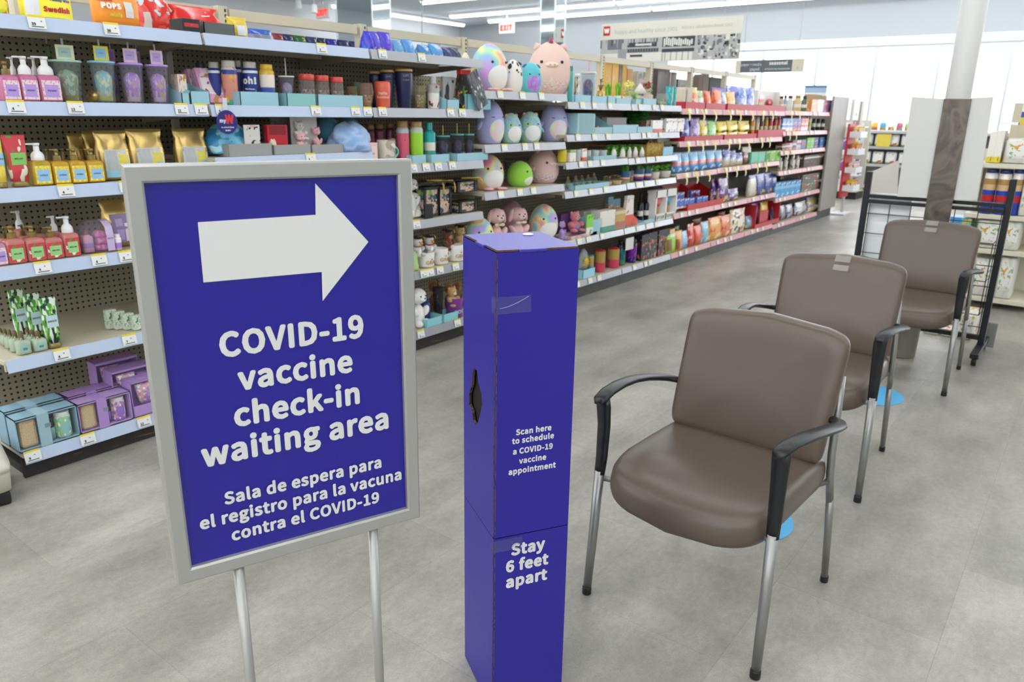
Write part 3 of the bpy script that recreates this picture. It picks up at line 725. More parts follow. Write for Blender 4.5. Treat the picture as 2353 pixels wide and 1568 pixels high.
# ------------------------------------------------------------------ black rolling rack with boards
RY = 5.22
t = thing('rolling_rack', 'black rolling rack holding white boards, behind the last chair', 'rack', (-.79, RY, 0))
BK = mt('#15171A', .4)
for s, x in ((-1, -.385), (1, .385)):
    p = MB().box((x, 0, .58), (.035, .035, .99), bev=.004)
    p.build('post', BK, t)
    MB().box((x, .0, .075), (.045, .52, .03), bev=.004).build('foot_bar', BK, t)
    for yy in (-.19, .23):
        cs = MB(); cs.lathe([(.006, -.014), (.028, -.013), (.03, 0), (.028, .013), (.006, .014)], seg=16, M=Matrix.Translation((x, yy, .031)) @ Matrix.Rotation(pi / 2, 4, 'Y')); cs.box((x, yy, .055), (.04, .03, .02))
        cs.build('caster', mt('#222222', .5), t)
    MB().box((x * 1.05, .24, .10), (.07, .02, .16), bev=.004).build('end_plate', mt('#8E8E8C', .4, .5), t)
for z, yy in ((.925, 0), (.895, -.03)): MB().box((0, yy, z), (.74, .028, .022), bev=.003).build('cross_bar', BK, t)
MB().box((0, 0, .13), (.74, .03, .03), bev=.003).build('cross_bar', BK, t)
g = MB()
for i in range(7): rod(g, (-.36 + i * .12, .01, .145), (-.36 + i * .12, .01, .885), .0028, 0, 6)
for i in range(6): rod(g, (-.368, .012, .19 + i * .125), (.368, .012, .19 + i * .125), .0028, 0, 6)
g.build('wire_grid', BK, t)
bk = MB()
for z in (.30, .50, .72): bk.tube([(.15, -.02, z), (.15, -.16, z), (.36, -.16, z), (.36, -.02, z)], .003, 0, 6)
for x, y in ((.15, -.16), (.25, -.16), (.36, -.16)): rod(bk, (x, y, .30), (x, y, .72), .003, 0, 6)
bk.build('wire_basket', BK, t)
tag(MB().box((-1.04, RY + .05, .52), (.24, .008, .74), bev=.002).build('bright_sheet', mt('#F6F9FB', .3)), 'white sheet added for the bright patch behind the wire grid of the black rack', 'sheet').location.z = .052  # white sheet added to give the bright patch seen through the grid
# boards resting on the rack
def boardY(pts, Y, th, name, mats, label, cat, rz=0):
    P = [onY(px, py, Y) for px, py in pts]; cx = sum(p.x for p in P) / len(P); z0 = min(p.z for p in P)
    o = MB().prism([(p.x - cx, p.z - z0) for p in P], 0, th).build(name, mats, None, (cx, Y, z0))
    return tag(o, label, cat)
boardY([(2061, 452), (2148, 455), (2185, 228), (2095, 222)], RY - .05, .012, 'white_board', mt('#D6D5D0', .6), 'plain white board on the black rack, on the side of the candy shelves', 'board')
boardY([(2170, 459), (2245, 460), (2283, 222), (2215, 226)], RY - .05, .012, 'white_board', mt('#D6D5D0', .6), 'plain white board on the black rack, on the side of the nappy packs', 'board')
def marble():
    m, n, l, b = new_mat('brushed bronze'); b.inputs['Roughness'].default_value = .35; b.inputs['Metallic'].default_value = .35
    tc = n.new('ShaderNodeTexCoord'); t_ = n.new('ShaderNodeTexNoise'); t_.inputs['Scale'].default_value = 4.5; t_.inputs['Detail'].default_value = 4; t_.inputs['Distortion'].default_value = 1.2
    cr = n.new('ShaderNodeValToRGB'); el = cr.color_ramp.elements
    for h, p in (('#4A4038', .3), ('#7A7068', .45), ('#5C5550', .55)): e = el.new(p); e.color = lin(h)
    el[0].color = lin('#3A3430'); el[-1].color = lin('#A89878')
    l.new(tc.outputs['Object'], t_.inputs[0]); l.new(t_.outputs[0], cr.inputs[0]); l.new(cr.outputs[0], b.inputs['Base Color'])
    return m
a0, a1 = onY(2168, 228, RY - .10), onY(2232, 228, RY - .10)
tag(MB().box((0, 0, 1.30), (a1.x - a0.x, .012, 1.07), bev=.002).build('bronze_board', marble(), None, ((a0.x + a1.x) / 2 - .004, RY - .0565, -.325)), 'tall narrow mottled bronze board between the two white boards', 'board')
bo = boardY([(2060, 455), (1992, 455), (1990, 400), (2066, 368)], RY + .14, .01, 'cardboard_flap', mt('#D9D2CA', .7), 'pale cardboard flap with a slanted top behind the black rack', 'board')
# column behind, wastebasket, corner of a bin
cY = 7.6
t = thing('white_column', 'round white column rising to the ceiling behind the black rack', 'column', ((onY(2172, 219, cY).x + onY(2233, 219, cY).x) / 2, cY, 0))
cr_ = (onY(2233, 219, cY).x - onY(2172, 219, cY).x) / 2
MB().lathe([(cr_, .0), (cr_, CEIL - .002)], seg=32).build('shaft', mt('#D9D8D4', .5), t); MB().lathe([(cr_ + .012, 0), (cr_ + .012, .12), (cr_ + .002, .125)], seg=32).build('base_ring', mt('#8A8A88', .4), t)
t = thing('wastebasket', 'small round gray metal wastebasket between the last two chairs', 'bin', (-.765, 4.98, 0))
t.location = (-.80, 4.985, 0)
MB().lathe([(.085, 0), (.09, .004), (.097, .27), (.099, .275), (.094, .275), (.088, .02), (.002, .02)], seg=28).build('body', mt('#8F887C', .35, .5), t)
MB().lathe([(.0875, 0.0), (.0885, .014)], seg=28).build('base_ring', mt('#3A3835', .5), t)
t = thing('floor_bin', 'pale plastic bin with a black base at the end of the bath gift shelves', 'bin', (-3.112, .738, 0), radians(-12))
MB().box((0, 0, .026), (.29, .29, .052), bev=.01).build('base', mt('#171717', .5), t)
MB().loft([(.052, .145, .145, 9), (.056, .155, .155, 9), (.125, .160, .160, 9), (.13, .160, .160, 9)], seg=40).build('body', mt('#C9C4B4', .45), t)
MB().loft([(.13, .163, .163, 9), (.15, .163, .163, 9), (.18, .145, .145, 8), (.195, .115, .115, 7)], seg=40).build('lid', mt('#D0CBBB', .45), t)

# ------------------------------------------------------------------ goods: one builder for each kind (base at the origin, front toward -y)
ITEMS = []
class View:
    def __init__(s, ox, oy, k): s.ox, s.oy, s.k = ox, oy, k
    def x(s, v): return s.ox + v / s.k
    def y(s, v): return s.oy + v / s.k
VA = View(0, 0, 3.92); VA2 = View(0, 380, 3.92); VA3 = View(0, 740, 3.92); VB = View(380, 0, 4.238); VC = View(820, 0, 3.919); VD = View(900, 340, 3.409)
VE = View(1080, 180, 5.227); VF = View(1260, 120, 5.228); VG = View(1260, 380, 5.228); VH = View(1520, 140, 5.602); VI = View(1520, 340, 5.602)
def bayz(Y, k):
    for i in range(11):
        if Y < YB[i + 1] or i == 10: return i, (SH[i][k] if k < len(SH[i]) else SH[i][-1])
def one_label(desc, where):
    l = '%s on %s' % (desc, where)
    return desc if ' shelf' in desc or len(l.replace('-', ' ').split()) > 16 else l
class Row:
    """goods along one shelf; boxes are (x-from, x-to, y-top[, z-lift]) read in a view"""
    def __init__(s, view, bay, k, where): s.v, s.z, s.where = view, SH[bay][k] + .0015, where; s.top = SH[bay][k - 1] - .05 if k else 9
    def fit(s, bx, dep, back):
        X = XL - .022 - back - dep / 2
        z = s.z + (bx[3] if len(bx) > 3 else 0)
        y0, y1 = Yat(s.v.x(bx[0]), X, z), Yat(s.v.x(bx[1]), X, z)
        yc = (y0 + y1) / 2
        h = Zat(s.v.y(bx[2]), X, yc) - z
        return X, yc, z, y1 - y0, max(min(h, s.top - z), .008)
    def put(s, fn, name, cat, desc, boxes, dep, back=.0, group=None, rz=0, tails=None, copy=True, **kw):
        proto = None; n = len(boxes); res = []
        for i, bx in enumerate(boxes):
            X, yc, z, w_, h = s.fit(bx, dep, back)
            if fn in ROUND:
                f = abs(X) / sqrt(X * X + yc * yc); f = min(1, f * (1.14 if fn is plush else 1.35 if fn is plant else 1.2 if fn is mug else 1)); d_ = w_ * f
                X, yc, z, w_, h = s.fit(bx, d_ * (.74 if fn is mug else 1.0), back); w_ *= f
            w_ *= .965
            if proto is None or not copy:
                r = fn(w_, h, (w_ * (.9 if fn in (plush, bear) else 1.0)) if fn in ROUND else dep, **kw); proto = (r, w_, h) if proto is None else proto
                if r.name.split('.')[0] != name: r.name = name
            else:
                r = dup(proto[0]); r.scale = (w_ / proto[1], w_ / proto[1] if fn in ROUND else 1, h / proto[2])
            r.location = (X, yc, z); r.rotation_euler.z = pi / 2 + (rz[i] if isinstance(rz, (list, tuple)) else rz)
            if tails: lab = '%s, %s' % (desc, tails[i])
            elif n > 1: lab = '%s, %s of %d along %s' % (desc, ORD[i], n, s.where)
            else: lab = one_label(desc, s.where)
            tag(r, lab, cat, group or (('%ss on %s' % (desc.split(' with')[0], s.where)) if n > 1 else None))
            res.append(r)
        return res
def root(): return thing('goods')
def label_plate(mb, w_, h, z, y, mi, txt=None, tm=None, frac=.75, bold=.0):
    mb.add([(-w_ / 2, y, z), (w_ / 2, y, z), (w_ / 2, y, z + h), (-w_ / 2, y, z + h)], [(0, 1, 2, 3)], mi)
    if txt: mb.text(txt, 0, z + h * .45, wid=w_ * frac, size=h * .5, y=y - .0006, mi=tm, bold=bold)
    return mb
# -- bottles
ROUND = set()
def soap(w_, h, d, liq='#D77FA8', band='#F1D9DF', lab='#B89BE0', pump='#F2F2F0', txt='PEONY', foam=True, tc='#54436E'):
    r = root(); hb = h * (.60 if foam else .66); a = w_ / 2; b = d / 2
    MB().loft([(0, a * .92, b * .92, 5), (.004, a * .98, b * .98, 5), (hb * .86, a * .97, b * .97, 5), (hb * .94, a * .88, b * .88, 4), (hb, a * .5, b * .5, 2.4)], seg=32).build('bottle', clear(liq, .78, .1), r)
    m_ = MB(); label_plate(m_, w_ * .80, hb * .72, hb * .06, -b * .985, 0); label_plate(m_, w_ * .60, hb * .46, hb * .16, -b * .985 - .0007, 1, txt, 2, .85, .02)
    m_.build('label', [band if not isinstance(band, str) else mt(band, .5), mt(lab, .5), mt(tc, .5)], r)
    p = MB(); hp = h - hb
    if foam:
        p.lathe([(a * .62, hb - .003), (a * .66, hb), (a * .64, hb + hp * .28), (a * .5, hb + hp * .42), (a * .30, hb + hp * .52), (a * .27, hb + hp * .86)], seg=24)
        p.loft([(hb + hp * .84, a * .30, a * .34, 3), (hb + hp * .98, a * .36, a * .36, 3), (h, a * .30, a * .3, 3)], seg=20)
        p.box((-a * .5, 0, h - hp * .06), (a * 1.15, a * .30, hp * .10), bev=.002)
    else:
        p.lathe([(a * .42, hb - .003), (a * .44, hb), (a * .42, hb + hp * .42), (a * .2, hb + hp * .46), (a * .2, hb + hp * .78)], seg=20)
        p.lathe([(a * .28, hb + hp * .76), (a * .26, h)], seg=16); p.box((-a * .35, 0, h - hp * .08), (a * .75, a * .2, hp * .1), bev=.0015)
    p.build('pump', mt(pump, .35) if foam else mt(pump, .35, .5), r)
    return r
def tumbler(w_, h, d, col='#B9C9C2', lid='#9FC3B4', inner='#8FB59A', spots=('#D7C26A',), strawc='#D6DCDC', tagc='#D7E0B0', tagl='#9FC9C4', hl=.62, straw=True, txt='BREEZE', body=None):
    """lidded cup with a straw; hl is the share of the height up to the lid"""
    r = root(); a = w_ / 2; hb = h * hl; k = d / w_
    MB().lathe([(a * .70, 0), (a * .72, .004), (a * .93, hb * .94), (a * .93, hb * .95)], seg=28).build('cup', body or clear(col, .34, .06), r)
    MB().lathe([(a * .52, .006), (a * .66, hb * .62), (a * .4, hb * .74), (.001, hb * .78)], seg=20).build('contents', pr([(0, spots[0]), (.15, inner)], blot=spots, sc_=5, th=.56), r)
    MB().lathe([(a * .95, hb * .945), (a * 1.0, hb * .955), (a * 1.0, hb * .99), (a * .95, hb), (.001, hb)], seg=28).build('lid', mt(lid, .35), r)
    if straw:
        MB().lathe([(a * .075, hb * .99), (a * .075, h)], seg=10).build('straw', mt(strawc, .3), r)
        if tagc:
            T_ = MB(); hs = h - hb; T_.box((a * .05, -a * .1, hb + hs * .36), (a * 1.15, a * .10, hs * .68), 0, bev=.001)
            label_plate(T_, a * .8, hs * .44, hb + hs * .14, -a * .152, 1, txt, 2, .8)
            T_.build('gift_tag', [mt(tagc, .6), mt(tagl, .6), mt('#4A4A44', .6)], r)
    return r
def flask(w_, h, d, body='#22295C', cap='#1C1C22', capf=.14, ring='#C7A24A', mat=None, neck=.8, text=None, tm='#F0F0F0', taper=.9):
    r = root(); a = w_ / 2; hb = h * (1 - capf)
    MB().lathe([(a * taper * .96, 0), (a * taper, .004), (a, hb * .75), (a * .99, hb * .93), (a * neck, hb)], seg=28).build('body', mat or mt(body, .35), r)
    if capf > 0:
        c = MB().lathe([(a * neck, hb - .001), (a * neck * 1.02, hb + .002), (a * neck * 1.02, h - .003), (a * neck * .95, h)], seg=24)
        c.build('cap', mt(cap, .4), r)
        if ring: MB().lathe([(a * neck * 1.06, hb - .002), (a * neck * 1.06, hb + h * .015)], seg=24).build('ring', mt(ring, .3, .7), r)
    if text:
        m_ = MB()
        for (tx, z, ww) in text:
            q = MB(); q.text(tx, 0, h * z, wid=w_ * ww, y=0, bold=.03)
            for p in q.v: p.y = -sqrt(max(0, (a * 1.004) ** 2 - p.x ** 2)) - .0004
            m_.add(q.v, q.f, 0)
        m_.build('lettering', mt(tm, .5), r)
    return r
def can(w_, h, d, mat=None, cap='#D8D8D8', capf=.12, neck=.85):
    r = root(); a = w_ / 2; hb = h * (1 - capf)
    MB().lathe([(a * .95, 0), (a, .003), (a, hb * .88), (a * neck, hb)], seg=18, sy=d / w_).build('body', mat, r)
    MB().lathe([(a * neck * .97, hb - .001), (a * neck * .97, h)], seg=16, sy=d / w_).build('cap', mt(cap, .4), r)
    return r
def glass_cup(w_, h, d, col='#E9C8B8', lid=None, fill='#CFA88A', wine=False):
    r = root(); a = w_ / 2
    p = [(a * .55, 0), (a * .62, .004), (a * .95, h * .45), (a, h * .65), (a * .86, h * .9), (a * .82, h)] if wine else [(a * .78, 0), (a * .82, .004), (a, h * .35), (a * .92, h * .75), (a * .84, h * .85)]
    MB().lathe(p, seg=28).build('bowl', clear(col, .45, .04), r)
    MB().lathe([(a * .5, .006), (a * .8, h * .5), (.001, h * .5)], seg=20).build('filling', pr([(0, fill), (.6, '#B9A79A')], blot=('#F4EEE4', '#8F6F58'), sc_=5, th=.55), r)
    if lid: MB().lathe([(a * .86, h * .80), (a * .92, h * .82), (a * .92, h * .97), (a * .86, h), (.001, h)], seg=24).build('lid', mt(lid, .35), r)
    return r
def mug(w_, h, d, body='#F2F0EA', band=None, txt=None, tcol='#C79A45', emblem=None):
    r = root(); a = w_ * .36
    mt_ = pr([(0, band), (.28, body)]) if band else mt(body, .35)
    b = MB().lathe([(a * .93, 0), (a, .004), (a, h - .002), (a * .95, h), (a * .9, h - .004), (a * .88, h * .1), (.001, h * .1)], seg=28)
    b.build('cup', mt_, r)
    pts = [(a * .95 + .0 + (w_ - 2 * a) * 1.0 * sin(pi * i / 8) , 0, h * (.82 - .64 * i / 8)) for i in range(9)]
    MB().tube(pts, a * .13, 0, 8).build('handle', mt(band if band else body, .35), r)
    if txt:
        q = MB()
        q.text(txt, 0, h * .22, wid=a * 1.4, y=0, bold=.02)
        if emblem: q.add([(-a * .3, 0, h * .62), (0, 0, h * .56), (a * .3, 0, h * .62), (0, 0, h * .68)], [(0, 1, 2, 3)], 0); q.add([(-a * .16, 0, h * .5), (a * .16, 0, h * .5), (a * .16, 0, h * .58), (-a * .16, 0, h * .58)], [(0, 1, 2, 3)], 0)
        for p in q.v: p.y = -sqrt(max(0, (a * 1.004) ** 2 - p.x ** 2)) - .0005
        q.build('print', mt(tcol, .5), r)
    return r
# -- bags and tubes
def bag(w_, h, d, mat=None, lab=None, txt=None, tcol='#FFFFFF', labz=(.3, .5), win=None, lean=0.0, pinch=.9, wob=.06, txts=None, simple=False):
    r = root(); a = w_ / 2; b = d / 2; L_ = lean
    B_ = MB().loft([(0, a * .90, b * .55, 3, 0, 0), (h * .03, a * .95, b * .85, 3), (h * .25, a * .98, b, 2.6), (h * .55, a, b * .85, 2.6, 0, L_ * .5), (h * .80, a * pinch, b * .45, 2.8, 0, L_ * .8), (h * .92, a * .98, b * .10, 3, 0, L_), (h, a, .0025, 6, 0, L_ * 1.05)], seg=20 if simple else 32, wob=0 if simple else wob)
    o = B_.build('bag', mat, None if simple else r)
    if simple:
        bpy.data.objects.remove(r); return o
    def front(x, z):
        t_ = z / h; bb = b * (1.0 if t_ < .4 else 1.0 - (t_ - .4) * 1.15)
        return -(bb * (1 - abs(x / a) ** 2.6) ** (1 / 2.6) if abs(x) < a else 0) * 1.03 - .0018 + (L_ * .5 * (t_ / .55) if t_ < .9 else L_)
    def patch(x0, x1, z0, z1, mi, mbx):
        n = 6; v = []
        for i in range(n + 1):
            for j in range(n + 1):
                x = x0 + (x1 - x0) * i / n; z = z0 + (z1 - z0) * j / n; v.append((x, front(x, z), z))
        mbx.add(v, [(i * (n + 1) + j, (i + 1) * (n + 1) + j, (i + 1) * (n + 1) + j + 1, i * (n + 1) + j + 1) for i in range(n) for j in range(n)], mi, True)
    if lab:
        q = MB()
        for (x0, x1, z0, z1, mi) in lab[1]: patch(x0 * a, x1 * a, z0 * h, z1 * h, mi, q)
        ms = [mt(c, .45) if isinstance(c, str) else c for c in lab[0]]
        if txts:
            for (tx, x, z, ww, c) in txts:
                g = MB().text(tx, x * a, z * h, wid=ww * a, y=0, bold=.035)
                for p in g.v: p.y = front(p.x, p.z) - .0015
                q.add(g.v, g.f, len(ms)); 
                for i in range(len(g.f)): q.m[-1 - i] = len(ms)
                ms = ms + [mt(c, .5)]
        q.build('label', ms, r)
    return r
def tube_up(w_, h, d, mat=None, cap='#8F7A45', lab='#9FD48A', txt='MELON', tcol='#4A5A44'):
    r = root(); a = w_ / 2; hc = h * .10
    MB().loft([(hc, a * .80, d * .45, 2.2), (h * .35, a * .90, d * .42, 2.2), (h * .75, a * .97, d * .22, 2.6), (h * .95, a, .004, 6), (h, a, .003, 6)], seg=28).build('tube', mat, r)
    MB().lathe([(a * .78, 0), (a * .80, .002), (a * .80, hc)], seg=24, sy=d * .45 / (a * .8)).build('cap', mt(cap, .35, .3), r)
    q = MB(); label_plate(q, w_ * .66, h * .24, h * .42, -d * .42, 0, txt, 1, .85, .02); q.build('label', [mt(lab, .5), mt(tcol, .5)], r)
    return r
# -- boxes
def carton(w_, h, d, mat=None, panel=None, txt=None, tcol='#333333', side=None, bev=.002, ptop=.85, pbot=.2):
    r = root(); MB().box((0, 0, h / 2), (w_, d, h), 0, bev=bev).build('carton', mat, r)
    if panel:
        q = MB(); label_plate(q, w_ * .82, h * (ptop - pbot), h * pbot, -d / 2 - .0006, 0, txt, 1, .8, .015)
        q.build('panel', [mt(panel, .5) if isinstance(panel, str) else panel, mt(tcol, .5)], r)
    return r
def tray(w_, h, d, mat=None, low=.5, t_=.003, mat2=None):
    """open shelf tray: full-height sides falling to a low front"""
    r = root(); b = MB(); a = w_ / 2; e = d / 2
    b.box((0, 0, -.0008), (w_, d, .001)); b.box((0, -e + t_ / 2, h * low / 2), (w_, t_, h * low)); b.box((0, e - t_ / 2, h / 2), (w_, t_, h))
    for s_ in (-1, 1):
        x = s_ * (a - t_ / 2)
        P = [(x - t_ / 2, -e, 0), (x - t_ / 2, e, 0), (x - t_ / 2, e, h), (x - t_ / 2, -e, h * low)]; Q = [(x + t_ / 2, p[1], p[2]) for p in P]
        b.add(P + Q, [(3, 2, 1, 0), (4, 5, 6, 7), (0, 1, 5, 4), (1, 2, 6, 5), (2, 3, 7, 6), (3, 0, 4, 7)])
    o = b.build('tray', mat); bpy.data.objects.remove(r); return o
def gift_set(w_, h, d, col='#8FB2C4', loofah=True, jar='#8FC46A', jlab='#8FC0B8', band=None, tall=False):
    r = root(); t_ = .003; a = w_ / 2; e = d / 2; m_ = mt(col, .5)
    b = MB(); b.box((0, 0, t_ / 2), (w_, d, t_)); b.box((0, 0, h - t_ / 2), (w_, d, t_)); b.box((0, e - t_ / 2, h / 2), (w_, t_, h))
    for s_ in (-1, 1): b.box((s_ * (a - t_ / 2), 0, h / 2), (t_, d, h))
    b.box((0, -e + t_ / 2, h * .97), (w_, t_, h * .06)); b.box((0, -e + t_ / 2, h * (.03 if not tall else .15)), (w_, t_, h * (.06 if not tall else .30)))
    b.build('carton', m_, r)
    if not tall:
        q = MB().box((-a * .12, -e - .0008, h / 2), (w_ * .19, .0025, h)); q.box((-a * .12, 0, h + .0008), (w_ * .19, d, .0018))
        label_plate(q, w_ * .10, h * .13, h * .55, -e - .0025, 1); q.build('sleeve', [mt(band or col, .5), mt('#7D8F94', .5)], r)
        if loofah: MB().box((-a * .58, -e * .2, h * .46), (w_ * .28, d * .5, h * .84), bev=.012).build('loofah', noisy('#D9C29B', '#C2A67A', .5, 30, .9), r)
        c = MB().lathe([(w_ * .055, .006), (w_ * .055, h * .45), (w_ * .035, h * .5), (w_ * .035, h * .72), (.001, h * .72)], seg=18, c=(a * .22, -e * .1, 0)); c.build('small_bottle', pr([(0, jlab), (.55, '#2C2A2E')]), r)
    c = MB().lathe([(w_ * .13, .006), (w_ * .135, .012), (w_ * .135, h * .68), (w_ * .12, h * .72)], seg=24, c=(a * (.60 if not tall else -.3), -e * .15, 0)) if not tall else \
        MB().loft([(h * .32, w_ * .16, .02, 2.2), (h * .80, w_ * .22, .012, 3), (h * .86, w_ * .22, .003, 5)], seg=24, c=(-a * .25, -e * .3, 0))
    j = c.build('jar' if not tall else 'cream_tube', pr([(0, jar)], blot=('#E9EFE2', jlab), sc_=5, th=.55), r)
    if not tall:
        MB().lathe([(w_ * .12, h * .70), (w_ * .125, h * .71), (w_ * .125, h * .84), (.001, h * .85)], seg=24, c=(a * .60, -e * .15, 0)).build('lid', mt('#EDEDEA', .4), j)
        q = MB(); 
        for i in range(6):
            t0, t1 = -pi / 2 - .6 + .2 * i, -pi / 2 - .6 + .2 * (i + 1); R_ = w_ * .1365
            q.add([(a * .60 + R_ * cos(t0), -e * .15 + R_ * sin(t0), h * .22), (a * .60 + R_ * cos(t1), -e * .15 + R_ * sin(t1), h * .22), (a * .60 + R_ * cos(t1), -e * .15 + R_ * sin(t1), h * .55), (a * .60 + R_ * cos(t0), -e * .15 + R_ * sin(t0), h * .55)], [(0, 1, 2, 3)], 0, True)
        q.build('label', mt(jlab, .5), j)
    else:
        q = MB(); label_plate(q, w_ * .28, h * .2, h * .5, -e * .3 - .021, 0, 'PEONY', 1, .8); q.build('label', [mt(jlab, .5), mt('#6A5688', .5)], j)
        MB().lathe([(w_ * .14, .006), (w_ * .14, h * .8), (.001, h * .81)], seg=20, c=(a * .55, e * .1, 0)).build('bottle', mt(jlab, .4), r)
    MB().add([(-a + t_, -e + .001, h * .06), (a - t_, -e + .001, h * .06), (a - t_, -e + .001, h * .94), (-a + t_, -e + .001, h * .94)], [(0, 1, 2, 3)]).build('window_film', clear('#FFFFFF', .06, .03), r)
    return r
# -- plush
def plush_body(w_, h, d):
    def f(t):
        return sqrt(max(0, 1 - ((.36 - t) / .36 * .72) ** 2)) if t < .36 else max(0, 1 - ((t - .36) / .64) ** 2.3) ** .55
    def P(th, t, k=1.0): R = f(t) * k; return (w_ / 2 * R * sin(th), -d / 2 * R * cos(th), h * t)
    return P
def plush(w_, h, d, mat=None, belly=None, ears='none', earc='#F0C8CF', snout=None, arms=None, feet=None, spots=None, horn=None, eye=True, closed=False, bz=.30, bw=.75, bh=.26, spike=None, mask=None):
    r = root(); P = plush_body(w_, h, d); b = MB(); n = 40
    ts = [0, .004] + [.03 + .94 * i / 20 for i in range(20)] + [.985, .998]
    b.rings([[P(2 * pi * a / n, t) for a in range(n)] for t in ts]); b.build('body', mat, r)
    def patch(t0, th0, dt, dth, off=.018, name='belly', m_=None, flat=1):
        q = MB(); rr = 10; v = [P(th0, t0, 1 + off)]
        for i in range(1, rr + 1):
            k = i / rr
            for a in range(32):
                an = 2 * pi * a / 32; v.append(P(th0 + dth * k * cos(an), min(max(t0 + dt * k * sin(an), .012), .985), 1 + off * sqrt(max(0, 1 - k ** 4)) + .001))
        fs = [(0, 1 + a, 1 + (a + 1) % 32) for a in range(32)] + [(1 + (i - 1) * 32 + a, 1 + i * 32 + a, 1 + i * 32 + (a + 1) % 32, 1 + (i - 1) * 32 + (a + 1) % 32) for i in range(1, rr) for a in range(32)]
        q.add(v, fs, 0, True); return q.build(name, m_, r)
    if belly: patch(bz, 0, bh, bw, m_=belly if not isinstance(belly, str) else nap(belly))
    if mask: patch(.16, 0, .15, 3.0, .006, 'skirt', mask)
    EY = .60
    if eye:
        for s_ in (-1, 1):
            p = P(s_ * .50, EY)
            if closed:
                q = MB().tube([P(s_ * .50 + .12 * (i - 2) / 2, EY + .012 * ((i - 2) / 2) ** 2, 1.005) for i in range(5)], w_ * .012, 0, 6)
            else: q = MB().ball(p, w_ * .036, 0, 12, 8)
            q.build('eye', mt('#141414', .2), r)
    if snout:
        p = P(0, EY - .055); q = MB().ball((p[0], p[1] + .002, p[2]), (w_ * .15, w_ * .07, h * .055), 0, 16, 10)
        for s_ in (-1, 1): q.ball((s_ * w_ * .05, p[1] - w_ * .062, p[2]), (w_ * .016, w_ * .012, w_ * .022), 1, 8, 6)
        q.build('snout', [nap(snout), nap('#C79A94')], r)
    for s_ in (-1, 1):
        if ears == 'pig': q = MB().lathe([(w_ * .11, 0), (w_ * .085, h * .05), (w_ * .03, h * .10), (.001, h * .12)], 0, 14, sy=.45, M=Matrix.Translation(P(s_ * 1.35, .865, .92)) @ Matrix.Rotation(s_ * .45, 4, 'Y'))
        elif ears == 'round': q = MB().ball(P(s_ * 1.45, .90, .95), (w_ * .09, w_ * .045, w_ * .09), 0, 14, 9)
        elif ears == 'flop': q = MB().ball(P(s_ * 1.35, .80, 1.06), (w_ * .07, w_ * .10, h * .11), 0, 14, 9)
        elif ears == 'cow': q = MB().ball(P(s_ * 1.5, .88, 1.12), (w_ * .13, w_ * .05, w_ * .06), 0, 14, 9, Matrix.Rotation(s_ * .5, 4, 'Y'))
        elif ears == 'side': q = MB().ball(P(s_ * 1.5, .62, 1.03), (w_ * .035, w_ * .09, h * .10), 0, 14, 9)
        else: break
        q.build('ear', nap(earc), r)
    if arms:
        for s_ in (-1, 1): MB().ball(P(s_ * 1.45, .42, 1.06), (w_ * .05, w_ * .09, h * .12), 0, 14, 9, Matrix.Rotation(-s_ * .55, 4, 'Y')).build('flipper', nap(arms), r)
    if feet:
        for s_ in (-1, 1): MB().ball((s_ * w_ * .24, -d * .48, h * .035), (w_ * .17, d * .16, h * .04), 0, 14, 8).build('foot', feet if not isinstance(feet, str) else nap(feet), r)
    if horn: MB().lathe([(w_ * .055, 0), (w_ * .04, h * .06), (.001, h * .13)], 0, 12, M=Matrix.Translation(P(0, .965, .8))).build('horn', nap(horn), r)
    if spike:
        q = MB()
        for i in range(6):
            t_ = .25 + .12 * i; p = P(pi, t_, .98); q.ball(p, (w_ * .05, w_ * .09, h * .06), 0, 12, 8)
        q.build('crest', nap(spike), r)
    if spots:
        for i, (th, t_, sz) in enumerate(((-.55, .78, .13), (.7, .85, .10), (.35, .66, .06), (-.95, .5, .12), (-1.1, .3, .08), (1.0, .55, .09), (-.2, .9, .07))):
            patch(t_, th, sz * .7, sz * 2.2, .008, 'spot', nap(spots))
    return r
